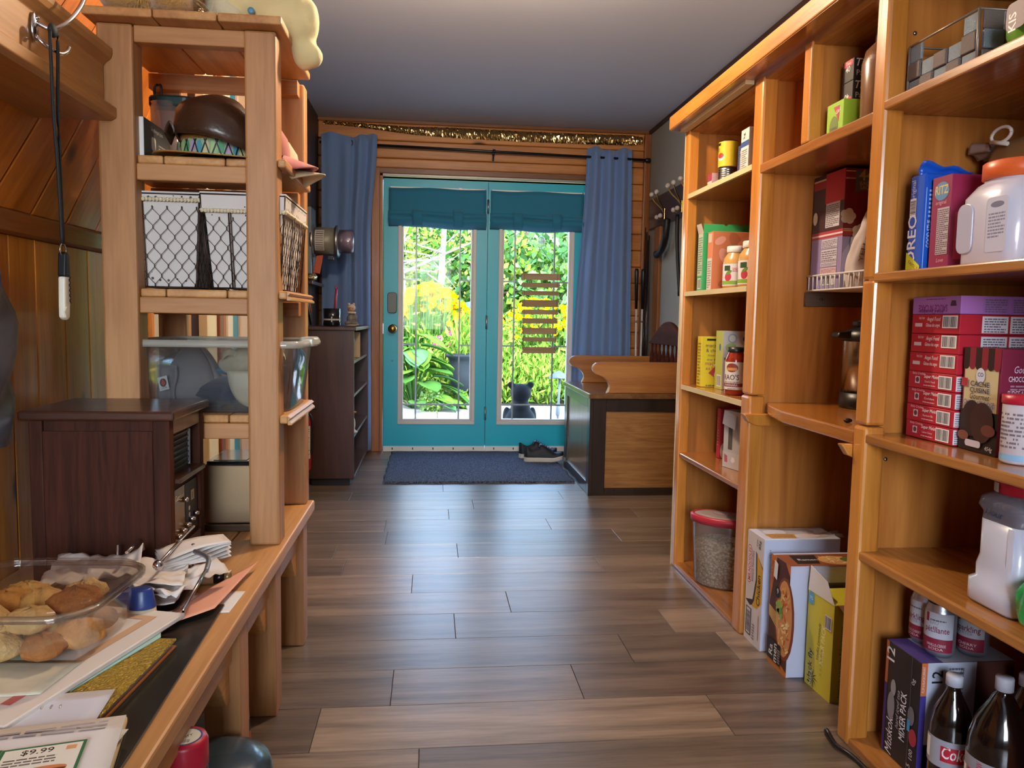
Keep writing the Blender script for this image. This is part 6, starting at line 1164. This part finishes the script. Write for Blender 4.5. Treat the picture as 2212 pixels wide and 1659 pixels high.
soda('white and red sparkling water can nearest the front', (1.155, 1.605 - .025, zc), PI * .88, ('pét!llante', 'EAU', 'VANILLE-CERISE', 'SODA')); soda('white and red sparkling water can at the back left', (1.165, 1.648, zc - .0), PI * .70, ('spark!ing', 'WATER', 'BLACK CHERRY', 'SODA')); soda('shadowed sparkling water can behind the other two', (1.235, 1.578, zc), PI * .82, ('spark!ing', 'WATER', 'CHERRY', 'SODA'))
cola = mat('cola', '160b09', .08, coat=.8)
def cola_bottle(label, loc, r, h, draw):
    t = thing('cola_bottle', label, 'bottle', loc, 0, 'dark cola bottles')
    O('body', B().lathe([(.001, .006), (r * .6, .0), (r * .9, .006), (r, .03), (r, h * .52), (r * .98, h * .60), (r * .80, h * .72), (r * .45, h * .83), (r * .32, h * .88), (.0125, h * .90), (.0125, h * .94), (.001, h * .94)], 30), cola, t)
    O('cap', B().lathe([(.0135, h * .915), (.0165, h * .917), (.0165, h - .003), (.015, h), (.001, h)], 24), mat('cap_grey', 'b8b8c4', .4), t); p = Pr(); draw(p, r, h); p.done(t, 'label_print')
def d1_(p, r, h): p.cyl(r, 0, 0, PI * .75); w = r * 2.6; p.rect(-.02, h * .30, w + .02, h * .52, '9a9aa4', 24); p.bars(.004, h * .34, .028, h * .5, n=9, vert=False); p.rect(w * .50, h * .355, w * .95, h * .475, 'b0182c', 10); p.text('Coke', w * .74, h * .385, .036, 'e8e0e4', bold=True, shear=.2, w=.05)
def d2_(p, r, h): p.cyl(r, 0, 0, PI * .72); w = r * 2.6; p.rect(-.02, h * .22, w + .02, h * .50, '8f8f9a', 24); p.bars(.004, h * .30, .034, h * .42, n=9, vert=False); p.rect(.04, h * .32, .058, h * .42, 'b0182c', 3); p.text('RECYCLE ME NOW', .075, h * .36, .018, 'b02840', rot=PI / 2, bold=True, w=.085); p.ell(w * .72, h * .34, .008, .014, '7a4a44')
cola_bottle('smaller cola bottle with a red label patch', (1.115, 1.47, zt), .042, .275, d1_); cola_bottle('large cola bottle with a grey label at the right edge', (1.135, 1.355, zt), .058, .325, d2_); cola_bottle('cola bottle in shadow behind the other two', (1.25, 1.43, zt), .05, .29, lambda p, r, h: (p.cyl(r, 0, 0, PI * .75), p.rect(0, h * .3, r * 2.6, h * .5, '6a6a74', 20)))
tag(O('black_cable', B().tube(spline([(1.0, 1.76, .006), (.985, 1.735, .03), (.99, 1.70, .012), (1.01, 1.66, .006), (1.015, 1.55, .006)], 6), .006, 8), black), 'black cable loop at the foot of the pantry post', 'cable')
# ------------------------------------------------------------------ bookcase in the far left corner and what is on it
mahg = wood('mahogany_case', '4a2a22', '331a15', 2, 1., .4, .2, tone=.03); mahs = wood('mahogany_shelf', '5a3a30', '3d241c', 1, 1., .3, .3, tone=.03)
bc = thing('bookcase', 'dark mahogany bookcase in the far left corner', 'bookcase', (-.725, 4.69, 0)); BW, BL, BH = .265, 1.04, .965
O('side_panel', B().box(0, BW, 0, .02, .045, BH - .02), mahg, bc, bevel=.002); O('side_panel', B().box(0, BW, BL - .02, BL, .045, BH - .02), mahg, bc, bevel=.002); O('back_panel', B().box(0, .008, .02, BL - .02, .045, BH - .02), mahg, bc)
O('top', B().box(-.01, BW + .014, -.014, BL + .01, BH - .022, BH), mahg, bc, bevel=.005); O('plinth', B().box(.01, BW - .025, .015, BL - .01, 0, .045), mat('plinth_black', '0e0a0a', .6), bc)
for z in (.052, .305, .555, .76): O('shelf', B().box(.008, BW - .004, .02, BL - .02, z - .018, z), mahs, bc, bevel=.002)
mg = thing('utensil_crock', 'black crock with a white band and red spoon on the bookcase', 'crock', (-.625, 4.98, BH + .001))
O('crock', B().lathe([(.001, 0), (.05, 0), (.056, .008), (.052, .035), (.052, .05), (.055, .11), (.051, .11), (.046, .01), (.001, .01)], 28, caps=False), mat('black_glaze', '10141a', .12, coat=.5), mg); O('band', B().lathe([(.0535, .036), (.0538, .046)], 28, caps=False), mat('band_white', 'c0bcb8', .5), mg)
O('spoon', B().tube([(.01, 0, .02), (.022, .005, .16), (.027, .006, .235)], [.006, .008, .007], 8).tube([(.027 + .008 * math.cos(a * PI / 6), .006, .243 + .012 * math.sin(a * PI / 6)) for a in range(13)], .003, 6), mat('red_spoon', 'a01c34', .35), mg)
fg = thing('figurine', 'small figurine of a child in a knitted hat on the bookcase', 'figurine', (-.505, 4.99, BH + .001)); skin = mat('figurine_skin', 'b08468', .5); knit = mat('figurine_hat', 'c9b4a4', .6, bump=.4, bscale=200); coat_ = mat('figurine_coat', '6a625c', .5, vary=.3, vscale=40); basem = mat('figurine_base', 'a89888', .5, vary=.3, vscale=60)
b = B().ball((0, 0, .006), (.042, .03, .007)).ball((.02, -.005, .012), (.03, .018, .008)); O('base', b, basem, fg)
b = B().ball((-.004, 0, .045), (.026, .024, .036)).ball((-.022, -.01, .02), (.022, .018, .014)).ball((.018, -.012, .02), (.024, .016, .012)).ball((.024, -.004, .055), (.013, .012, .024)); o = O('coat', b, coat_, fg); o.modifiers.new('merge', 'REMESH').voxel_size = .004
O('face', B().ball((0, -.004, .108), (.021, .021, .022), 16, 12), skin, fg); O('hat', B().ball((0, .004, .118), (.026, .024, .022), 16, 10).ball((-.016, .004, .14), .008).ball((.014, .004, .14), .008), knit, fg); O('scarf', B().tube([(.022 * math.cos(a * PI / 8), .002 + .02 * math.sin(a * PI / 8), .086) for a in range(17)], .007, 8), knit, fg)
ep = B()
for x in (-.008, .008): ep.ball((x, -.0245, .112), .0022, 8, 6)
O('eyes', ep, black, fg); O('nose', B().ball((0, -.026, .106), .003, 8, 6), skin, fg); O('mouth', B().ball((0, -.024, .099), (.005, .002, .0012), 8, 6), mat('figurine_lips', '8a4a44', .5), fg)
gj = thing('whisk_jar', 'glass jar holding a wire whisk on the top bookcase shelf', 'jar', (-.515, 4.83, .761)); O('jar', B().lathe([(.03, 0), (.034, .004), (.034, .09), (.03, .1), (.028, .1), (.032, .088), (.03, .006)], 20, caps=False), clear('jar_glass', (.9, .92, .92), .1), gj)
for k in range(6):
    a = k * PI / 6; pts = [(.026 * math.sin(t * PI / 10) * math.cos(a) + .035 - .01 * t * .3, .026 * math.sin(t * PI / 10) * math.sin(a) + .02, .06 + .11 * t / 10) for t in range(11)]; O('whisk_wire', B().tube(pts, .0012, 5), silver, gj)
O('whisk_handle', B().tube([(.03, .02, .165), (.02, .015, .19)], .006, 8), silver, gj); O('contents', B().ball((0, 0, .035), (.028, .028, .03)), mat('jar_mix', '8a6a5c', .7, vary=.4, vscale=60), gj)
o, p = carton('recipe_box', 'tan book shaped box on the top bookcase shelf', 'box', (-.505, 5.14, .761), (.08, .07, .165), 'b49a74', rz=.15); w_, h_ = p.fc('px'); p.rect(.01, .02, w_ - .01, h_ - .02, 'cfc0a4'); p.done(o)
pg = plush('plush_penguin', 'white and black plush bird on the second bookcase shelf', [((0, 0, .06), (.035, .035, .06)), ((0, 0, .135), (.028, .028, .03)), ((.012, -.028, .07), (.012, .01, .026)), ((.02, 0, .01), (.03, .03, .012))], mat('plush_white', 'c9c4b8', .95, sheen=.4), (-.495, 4.80, .306), .006)
O('wing', B().ball((.012, -.036, .085), (.012, .008, .024)), mat('plush_black', '14141a', .9), pg); O('beak', B().ball((.028, -.01, .135), (.014, .008, .006)), mat('plush_beak', 'c08a3c', .8), pg)
for y in (-.016, .016): O('eye', B().ball((.02, y, .148), .004), mat('plush_black', '14141a', .9), pg)
o, p = carton('note_card_box', 'small pale green box on the bottom bookcase shelf', 'box', (-.505, 4.77, .053), (.06, .045, .10), 'c2c49c'); w_, h_ = p.fc('my'); p.lines(.008, .02, .05, .08, '6a6a5a', 5); p.done(o)
fx = thing('fire_extinguisher', 'red fire extinguisher behind the far shelf post', 'fire extinguisher', (-.735, 4.52, .135)); O('cylinder', B().lathe([(.001, 0), (.046, 0), (.05, .008), (.05, .28), (.04, .31), (.02, .325), (.001, .326)], 24), mat('extinguisher_red', 'b0182a', .25, coat=.4), fx); O('bracket', B().box(-.10, -.045, -.02, .02, .10, .14).box(-.10, -.09, -.03, .03, .05, .25), black, fx); O('valve', B().lathe([(.016, .32), (.018, .33), (.014, .36), (.001, .362)], 14), brass, fx); O('lever', B().prism([(-.02, .345), (.075, .35), (.08, .362), (-.02, .36)], 1, -.009, .009), black, fx, bevel=.003); O('hose', B().tube(spline([(.02, -.01, .34), (.055, -.02, .31), (.056, -.02, .2), (.052, -.02, .1)], 5), .008, 8), black, fx)
p = Pr(); p.cyl(.05, 0, 0, -PI * .9, 0); p.rect(0, .07, .12, .26, 'cfc8c0', 20); p.lines(.01, .08, .11, .25, '3a3434', 14); p.done(fx, 'label_print')
# electricity meter and its box on the left wall
em = thing('electricity_meter', 'grey electricity meter sticking out of the left wall', 'meter', (-.832, 5.35, 1.53))
O('backing_box', B().box(0, .04, -.10, .10, -.225, .215), mat('meter_box', '6c7a84', .45, .3), em, bevel=.004); O('flange', B().lathe([(.001, .03), (.11, .03), (.11, .045), (.098, .05), (.001, .05)], 28, axis=0), silver, em)
O('barrel', B().lathe([(.092, .045), (.092, .195), (.001, .195)], 28, axis=0), mat('meter_grey', '8b8678', .45, .2), em); O('ring', B().lathe([(.10, .185), (.108, .19), (.108, .205), (.095, .212), (.001, .212)], 28, axis=0), silver, em); O('dial_cap', B().lathe([(.078, .21), (.078, .285), (.07, .30), (.001, .302)], 28, axis=0), mat('meter_mauve', '9c8a9a', .3), em); O('dial_glass', B().lathe([(.081, .21), (.081, .29), (.072, .308), (.001, .31)], 28, axis=0), clear('meter_glass', (.95, .95, 1), .12), em)
p = Pr(); p.fn = lambda x, y, f: Vector((.06 + x, -(.092 + f) * math.cos(y / .092), (.092 + f) * math.sin(y / .092))); p.sub = 1
for k in range(10): p.rect(.0, -.075 + .015 * k, .06, -.06 + .015 * k + .0002, 'c4beb8'); p.k = 0
p.k = 2
for k in range(9): p.rect(.006, -.065 + .015 * k, .054, -.060 + .015 * k, '6a645e' if k != 7 else '1a1816'); p.k = 2
p.done(em, 'label_print'); O('seal', B().box(.135, .175, -.02, .02, -.125, -.095), black, em, bevel=.003)
dr = thing('orange_pull', 'orange plastic pull hanging below the meter', 'handle', (-.76, 5.33, 1.33)); O('grip', B().hexa([(-.03, -.012, -.015), (.01, -.012, -.02), (.01, .012, -.02), (-.03, .012, -.015)], [(-.01, -.012, .10), (.035, -.012, .105), (.035, .012, .105), (-.01, .012, .10)]), mat('orange_plastic', 'c0501c', .4), dr, bevel=.003)
lg = thing('wall_ledge', 'narrow brown ledge below the meter on the left wall', 'ledge', (-.832, 5.30, 1.235)); O('ledge', B().box(0, .06, -.14, .40, 0, .022), mahs, lg, bevel=.003)
crumple('foil_packet', 'crumpled pale gold packet on the wall ledge', 'packet', (-.80, 5.30, 1.258), (.035, .05, .05), mat('pale_gold', 'b0a070', .3, .6, vary=.3, vscale=30), 7.)
pl = thing('hanging_pliers', 'black and orange handled tool hanging on the left wall', 'tool', (-.80, 5.05, .99)); O('handle', B().tube([(0, 0, .21), (.012, .01, .1), (.03, .02, -.02)], .008, 8), black, pl); O('handle', B().tube([(.0, .012, .21), (.018, .02, .13), (.03, .03, .06)], .006, 8), mat('orange_plastic', 'c0501c', .4), pl); O('loop', B().tube([(.0 + .0, .012 * math.cos(a * PI / 6), .225 + .016 * math.sin(a * PI / 6)) for a in range(13)], .003, 6), silver, pl)
# ------------------------------------------------------------------ right wall: coat rail, rods, clubs
cr2 = thing('coat_rail', 'dark wooden rail with porcelain knob hooks on the right wall', 'coat rack', (XR, 5.2, 1.72)); O('board', B().box(-.022, 0, -.55, .60, 0, .225), wood('dark_rail', '4a2c1c', '331b10', 1, 1., .4, .2), cr2, bevel=.008)
por = mat('porcelain', 'cfc4bc', .2, coat=.5)
for yb in (.19, -.19, -.45):
    h = O('hook', B().box(-.028, -.022, yb - .012, yb + .012, .03, .11), brass, cr2, bevel=.003)
    for dy in (-.06, .06):
        O('arm', B().tube(spline([(-.026, yb, .08), (-.05, yb + dy * .3, .12), (-.085, yb + dy * .8, .165), (-.10, yb + dy, .20)], 5), .005, 8), brass, h); O('knob', B().ball((-.103, yb + dy, .212), .017, 14, 10), por, h)
        O('arm', B().tube(spline([(-.026, yb, .05), (-.045, yb + dy * .3, .035), (-.06, yb + dy * .6, .045)], 5), .004, 8), brass, h); O('knob', B().ball((-.066, yb + dy * .7, .052), .016, 14, 10), por, h)
structure(O('trim_10', B().box(XR - .02, XR, 5.50, 5.63, 0, 1.72), wood('pine_upright', 'a5682f', '7c4719', 2, 1., .45, knots=.8, tone=.02), bevel=.003))
tag(O('black_strap', B().tube(spline([(1.60, 5.20, 1.735), (1.595, 5.20, 1.66), (1.595, 5.23, 1.59), (1.60, 5.32, 1.53), (1.605, 5.43, 1.505), (1.61, 5.47, 1.52)], 6), [.012] + [.024] * 29 + [.014], 10), mat('black_web', '0c0c0e', .5)), 'black curved strap hanging below the coat rail', 'strap')
tag(O('black_bow', B().tube(spline([(1.60, 4.98, 1.73), (1.60, 4.96, 1.5), (1.615, 4.92, 1.2)], 6), .014, 8), mat('black_web', '0c0c0e', .5)), 'black cord hanging beside the pantry end panel', 'cord')
rodm = mat('rod_brown', '2a1c1a', .25, coat=.4)
for i, (x, y, dx) in enumerate(((1.600, 5.74, .004), (1.614, 5.77, .01), (1.628, 5.72, .002), (1.64, 5.79, .0))):
    r = thing('fishing_rod', ('thin dark rod nearest the curtain in the corner', 'second dark rod from the curtain in the corner', 'third dark rod from the curtain in the corner', 'dark rod closest to the right wall corner')[i], 'rod', (x, y, 0), group='rods leaning in the far corner'); O('blank', B().tube([(0, 0, .01), (dx * .5, 0, .9), (dx, .01, 1.735 - .03 * i)], [.009, .007, .004], 8), rodm, r); O('grip', B().lathe([(.012, .12), (.013, .2), (.012, .42)], 10), black, r)
for i, (x, y, lean, lab) in enumerate(((1.545, 5.66, -.018, 'golf club with a white shaft nearest the blue curtain'), (1.578, 5.68, .0, 'golf club with a white shaft next to the dark rods'))):
    g = thing('golf_club', lab, 'golf club', (x, y, 0), group='golf clubs behind the storage bench'); O('shaft', B().tube([(0, 0, .02), (lean, 0, 1.15)], .0075, 8), mat('shaft_white', 'cfd0d4', .3), g); O('ferrule', B().tube([(lean * .9, 0, 1.02), (lean * .92, 0, 1.035)], .0095, 8), silver, g); O('grip', B().tube([(lean, 0, 1.12), (lean * 1.3, 0, 1.40), (lean * 1.3, 0, 1.42)], [.010, .016, .012], 10), black, g); O('head', B().hexa([(-.05, -.012, 0), (.02, -.012, 0), (.02, .012, 0), (-.05, .012, 0)], [(-.055, -.006, .05), (.012, -.006, .03), (.012, .006, .03), (-.055, .006, .05)]), silver, g, bevel=.003)
# ------------------------------------------------------------------ garden outside the doors
ZG = -.10
structure(O('patio', B().box(-4, 6, 6.06, 10.15, ZG - .08, ZG - .012), mat('patio_base', '6a6862', .9)), 'pale concrete paving outside the doors')
pav = mat('paving', 'b3b2ae', .85, bump=.2, bscale=60, vary=.12, vscale=5)
for i in range(9):
    for j in range(5):
        x0 = -3.6 + i * .92; y0 = 6.1 + j * .8; O('slab', B().box(x0 + .006, x0 + .914, y0 + .006, y0 + .794, ZG - .014, ZG), pav, bpy.data.objects['patio'], bevel=.004, seg=1)
structure(O('garden_ground', B().box(-25, 27, 6.06, 60, ZG - .3, ZG - .03), mat('garden_soil', '5c5a36', .95, vary=.4, vscale=3)), 'planted ground beyond the paving')
LV = [mat('leaf_%d' % i, c,   .8, spec=.05) for i, c in enumerate(('5c8a2c', '7a9f3c', '3f6a2c', '93aa48', '4c7c4a', '7c9c68'))]
for m in LV: m.node_tree.nodes['Principled BSDF'].inputs['Subsurface Weight'].default_value = 0
def foliage(n, cen, rad, size, seed, asp=2., up=0., cols=3, flat=False):
    b = B(); r = random.Random(seed)
    for i in range(n):
        d = Vector((r.gauss(0, 1), r.gauss(0, 1), r.gauss(0, 1))).normalized() * (r.random() ** .45); c = Vector((cen[0] + d.x * rad[0], cen[1] + d.y * rad[1], cen[2] + d.z * rad[2]))
        a = Vector((r.gauss(0, 1), r.gauss(0, 1), r.gauss(0, 1) + up)).normalized(); q = a.cross(Vector((r.gauss(0, 1), r.gauss(0, 1), r.gauss(0, 1)))).normalized(); s = size * r.uniform(.6, 1.3)
        b.add([c, c + a * s * .5 + q * s / asp * .5, c + a * s, c + a * s * .5 - q * s / asp * .5], [(0, 1, 2, 3)], r.randrange(cols))
    return b
def tree(label, x, y, h, w, n, seed, mats, size=.16, trunk='5a4a3c', low=.15):
    t = thing('tree', label, 'tree', (x, y, ZG - .04), group='trees at the back of the garden'); r = random.Random(seed)
    O('trunk', B().tube([(0, 0, 0), (.1 * r.uniform(-1, 1), 0, h * .4), (.2 * r.uniform(-1, 1), 0, h * .95)], [.13, .10, .04], 8), mat('bark_' + trunk, trunk, .9, bump=.4, bscale=20, vary=.3), t)
    for k in range(4): a = r.uniform(0, 6.28); O('branch', B().tube([(0, 0, h * (.25 + .15 * k)), (w * .4 * math.cos(a), w * .4 * math.sin(a), h * (.35 + .15 * k)), (w * .8 * math.cos(a), w * .8 * math.sin(a), h * (.38 + .15 * k))], [.05, .03, .012], 6), mat('bark_' + trunk, trunk, .9), t)
    O('crown', foliage(n, (0, 0, h * (.5 + low / 2)), (w, w * .8, h * (.5 - low / 2)), size, seed, 1.6), mats, t)['kind'] = 'stuff'
tr_l = ['pale green leafy tree on the far left of the garden', 'green tree behind the yellow flowers', 'tall bright green tree behind the urn', 'dense mid green tree behind the middle of the doors', 'bright yellow green tree behind the wooden sign', 'green tree on the right behind the sign', 'tall tree on the far right of the garden', 'deep green tree at the very back left', 'deep green tree at the very back middle', 'deep green tree at the very back right']
for i, (x, y, h, w) in enumerate(((-2.2, 16, 3.3, 1.5), (-.6, 17, 3.6, 1.6), (.9, 15.5, 3.3, 1.4), (2.1, 17.5, 3.8, 1.7), (2.9, 15, 3.2, 1.4), (4.2, 16.5, 3.6, 1.7), (5.8, 18, 4, 2.0), (-1.2, 22, 4.6, 2.6), (1.8, 23, 4.8, 2.8), (5.0, 23, 4.8, 2.8))):
    tree(tr_l[i], x, y, h, w, 4200, 30 + i, [LV[(i + k) % 6] for k in range(3)], .17 if y < 20 else .26, low=-.05)
bw = thing('birch_tree', 'pale birch with bare white branches at the left of the garden', 'tree', (-.55, 13.2, ZG - .04)); wbm = mat('birch_bark', '8f8e88', .8, vary=.2, vscale=12)
O('trunk', B().tube([(0, 0, 0), (.05, 0, 1.5), (-.02, 0, 2.6), (.1, 0, 3.6)], [.10, .085, .06, .03], 10), wbm, bw); O('trunk', B().tube([(.75, .3, 0), (.7, .3, 1.5), (.8, .3, 3.4)], [.07, .06, .03], 8), wbm, bw)
rg = random.Random(2)
for k in range(16): z = rg.uniform(1.3, 3.2); dx = rg.uniform(-1, 1.2); O('branch', B().tube([(.02 + (.7 if k % 3 == 0 else 0), 0, z), (.02 + dx * .5, rg.uniform(-.3, .3), z + rg.uniform(-.1, .4)), (dx, rg.uniform(-.4, .4), z + rg.uniform(-.4, .7))], [.022, .013, .005], 6), wbm, bw)
O('fallen_branch', B().tube([(-.6, -.3, 1.55), (.6, -.2, 2.15), (1.7, -.1, 2.65)], [.03, .024, .014], 6), wbm, bw)
O('leaves', foliage(900, (.2, .2, 2.2), (1.2, .6, 1.6), .09, 77), [LV[3], LV[5], LV[1]], bw)['kind'] = 'stuff'
yel = mat('yellow_petals', 'f0b000', .9, spec=0.); ctr = mat('flower_centre', '8a5a1c', .8); pk = mat('pink_petals', 'd0407c', .9, spec=0.)
def clump(label, x, y, w, d, h, n, nl, seed, pm=yel, fs=.05, name='flower_clump', cat='flowers', band=.35):
    t = thing(name, label, cat, (x, y, ZG - .03), group='flower clumps in the garden'); r = random.Random(seed); st = B(); hd = B()
    for i in range(n):
        px, py = r.uniform(-w, w), r.uniform(-d, d); z = h * (1 - band * r.random() ** 1.2) * (1 - .22 * abs(px / w) ** 2); st.tube([(px * .85, py * .85, 0), (px, py, z)], .005, 4)
        nrm = Vector((r.uniform(-.5, .5), r.uniform(-1, .1), r.uniform(.2, .8))).normalized(); u = nrm.cross(Vector((0, 0, 1))).normalized(); v = nrm.cross(u); c = Vector((px, py, z)); s = fs * r.uniform(.75, 1.2); o_ = len(hd.v); P = []
        for k in range(20): a = 2 * PI * k / 20; rr = s * (1 if k % 2 else .62); P.append(c + rr * (math.cos(a) * u + math.sin(a) * v) - nrm * .004)
        hd.add(P, [tuple(range(20))], 0); hd.add([c + nrm * .012 + s * .28 * (math.cos(k * PI / 3) * u + math.sin(k * PI / 3) * v) for k in range(6)], [tuple(range(6))], 1)
    O('stems', st, LV[2], t)['kind'] = 'stuff'; O('flower_heads', hd, [pm, ctr], t)['kind'] = 'stuff'; O('leaves', foliage(nl, (0, 0, h * .45), (w * 1.1, d * 1.1, h * .5), .13, seed + 5, 3.2, .8), [LV[0], LV[1], LV[3]], t)['kind'] = 'stuff'
clump('tall mass of yellow daisies behind the left door', -.02, 10.95, .55, .3, 1.62, 260, 1300, 1, yel, .062, band=.22)
clump('lower yellow daisies left of the urn', .50, 10.85, .30, .3, 1.28, 70, 700, 2, yel, .055, band=.15)
clump('yellow daisies behind the wooden sign', 1.55, 11.0, .6, .3, 1.45, 130, 1500, 3, yel, .055)
clump('yellow daisies at the right edge of the right door', 2.15, 10.9, .25, .3, 1.55, 22, 700, 13)
clump('pink flowers below the yellow daisies', .22, 10.55, .2, .2, .98, 16, 500, 4, pk, .045)
clump('loose yellow flowers in the middle of the bed', .95, 10.7, .4, .3, 1.2, 16, 1500, 5, yel, .035)
for i, (x, y, w, h, lab) in enumerate(((.9, 10.4, .55, .75, 'low grassy plants left of the bear'), (1.5, 10.35, .5, .7, 'low grassy plants behind the bear'), (2.1, 10.4, .45, .8, 'low grassy plants right of the bear'), (.1, 10.45, .45, .8, 'low green plants left of the urn'), (-.9, 10.9, .6, 1.3, 'green shrub at the far left of the bed'), (2.9, 11, .6, 1.4, 'green shrub at the far right of the bed'))):
    t = thing('garden_shrub', lab, 'plant', (x, y, ZG - .03), group='low plants in the garden bed'); O('stems', B().tube([(0, 0, 0), (.02, 0, h * .6)], .012, 6), LV[2], t); O('leaves', foliage(1500, (0, 0, h * .5), (w, .3, h * .55), .12, 60 + i, 4., 1.4), [LV[3], LV[1], LV[0]], t)['kind'] = 'stuff'
bgp = thing('large_leaf_plant', 'plant with big broad leaves at the left of the patio', 'plant', (-.22, 9.55, ZG), group=None); rg = random.Random(9)
for i in range(60):
    a = rg.uniform(0, 2 * PI); rr = rg.uniform(.05, .42); z = .92 - .95 * (rr / .45) ** 1.3 + rg.uniform(-.18, .05); L = rg.uniform(.26, .40); tl = rg.uniform(.2, .9); ca, sa = math.cos(a), math.sin(a); z = max(.12, z)
    def fn(u, v): x = u * L; y = (v - .5) * L * .8 * math.sin(PI * min(1, .08 + u * .92)) ** .7; zz = -tl * x * x * 2.2 + .03 * abs(v - .5) * 2; return ((rr + x) * ca - y * sa, (rr + x) * sa + y * ca, z + zz)
    O('leaf', B().sheet(fn, 6, 4, thick=.003), LV[(0, 4, 2)[i % 3]], bgp); O('stalk', B().tube([(0, 0, .0), (rr * ca * .5, rr * sa * .5, z * .7), (rr * ca, rr * sa, z)], .008, 5), LV[2], bgp)
for x, y, lab in ((.02, 9.3, 'rounded green cushion plant on the patio edge'), (.32, 9.65, 'round green cushion plant beside the urn')):
    t = thing('cushion_plant', lab, 'plant', (x, y, ZG)); O('leaves', foliage(900, (0, 0, .11), (.17, .15, .13), .05, int(y * 10), 1.8), [LV[1], LV[0], LV[5]], t)['kind'] = 'stuff'; O('stems', B().tube([(0, 0, 0), (0, 0, .08)], .02, 6), LV[2], t)
ur = thing('garden_urn', 'grey stone urn planter in front of the flower bed', 'urn', (.40, 10.0, ZG)); stone = mat('urn_stone', '2e353b', .9, spec=.1, bump=.3, bscale=40, vary=.2)
O('urn', B().lathe([(.001, 0), (.13, 0), (.13, .05), (.07, .08), (.055, .14), (.10, .2), (.145, .28), (.155, .40), (.15, .52), (.17, .60), (.215, .63), (.22, .655), (.19, .66), (.15, .62), (.001, .6)], 28, caps=False), stone, ur); O('plant', foliage(160, (0, 0, .85), (.12, .12, .25), .2, 5, 6., 2.5), [LV[1], LV[3], LV[0]], ur)['kind'] = 'stuff'
blackw = mat('bear_paint', '0d0e11', .7, spec=.2, bump=.3, bscale=60)
be = thing('bear_statue', 'black carved bear cub statue sitting on the patio', 'statue', (.825, 7.0, ZG))
b = B().ball((0, 0, .15), (.15, .13, .19), 20, 14).ball((0, 0, .30), (.095, .095, .11), 18, 12).ball((0, -.005, .45), (.098, .095, .09), 20, 14).ball((-.09, 0, .525), (.036, .02, .036)).ball((.09, 0, .525), (.036, .02, .036)).ball((0, .085, .43), (.05, .06, .042)).ball((-.12, .05, .06), (.06, .11, .06)).ball((.12, .05, .06), (.06, .11, .06)).ball((-.12, .06, .22), (.04, .05, .10)).ball((.12, .06, .22), (.04, .05, .10))
o = O('body', b, blackw, be); o.modifiers.new('merge', 'REMESH').voxel_size = .011; o.modifiers['merge'].use_smooth_shade = True; sm = o.modifiers.new('smooth', 'SMOOTH'); sm.iterations = 4
O('muzzle', B().ball((0, .125, .425), (.034, .025, .028)), mat('bear_muzzle', '6a5238', .6), be); O('nose', B().ball((0, .148, .435), (.014, .01, .01)), blackw, be)
for x in (-.04, .04): O('eye', B().ball((x, .085, .475), .009), mat('bear_eye', '0a0a0c', .1), be)
fd = thing('garden_lantern', 'grey garden lantern on a post at the right of the patio', 'lantern', (1.25, 7.45, ZG)); lm_ = mat('lantern_grey', '6c7680', .5, .3)
O('post', B().tube([(0, 0, 0), (.005, 0, .3), (.012, 0, .56)], .012, 8), lm_, fd); O('collar', B().lathe([(.014, .18), (.022, .2), (.022, .28), (.014, .30)], 12), lm_, fd); O('roof', B().lathe([(.10, .555), (.10, .565), (.03, .62), (.001, .63)], 4), lm_, fd)
tag(O('blue_bird_bath', B().lathe([(.02, 0), (.02, 1.25), (.06, 1.28), (.07, 1.40), (.001, 1.41)], 14), mat('garden_blue', '3c6cae', .5), loc=(.60, 11.9, ZG - .03)), 'small blue ornament on a stake behind the urn', 'ornament')
for s_ in (TS,): bpy.data.scenes.remove(s_)
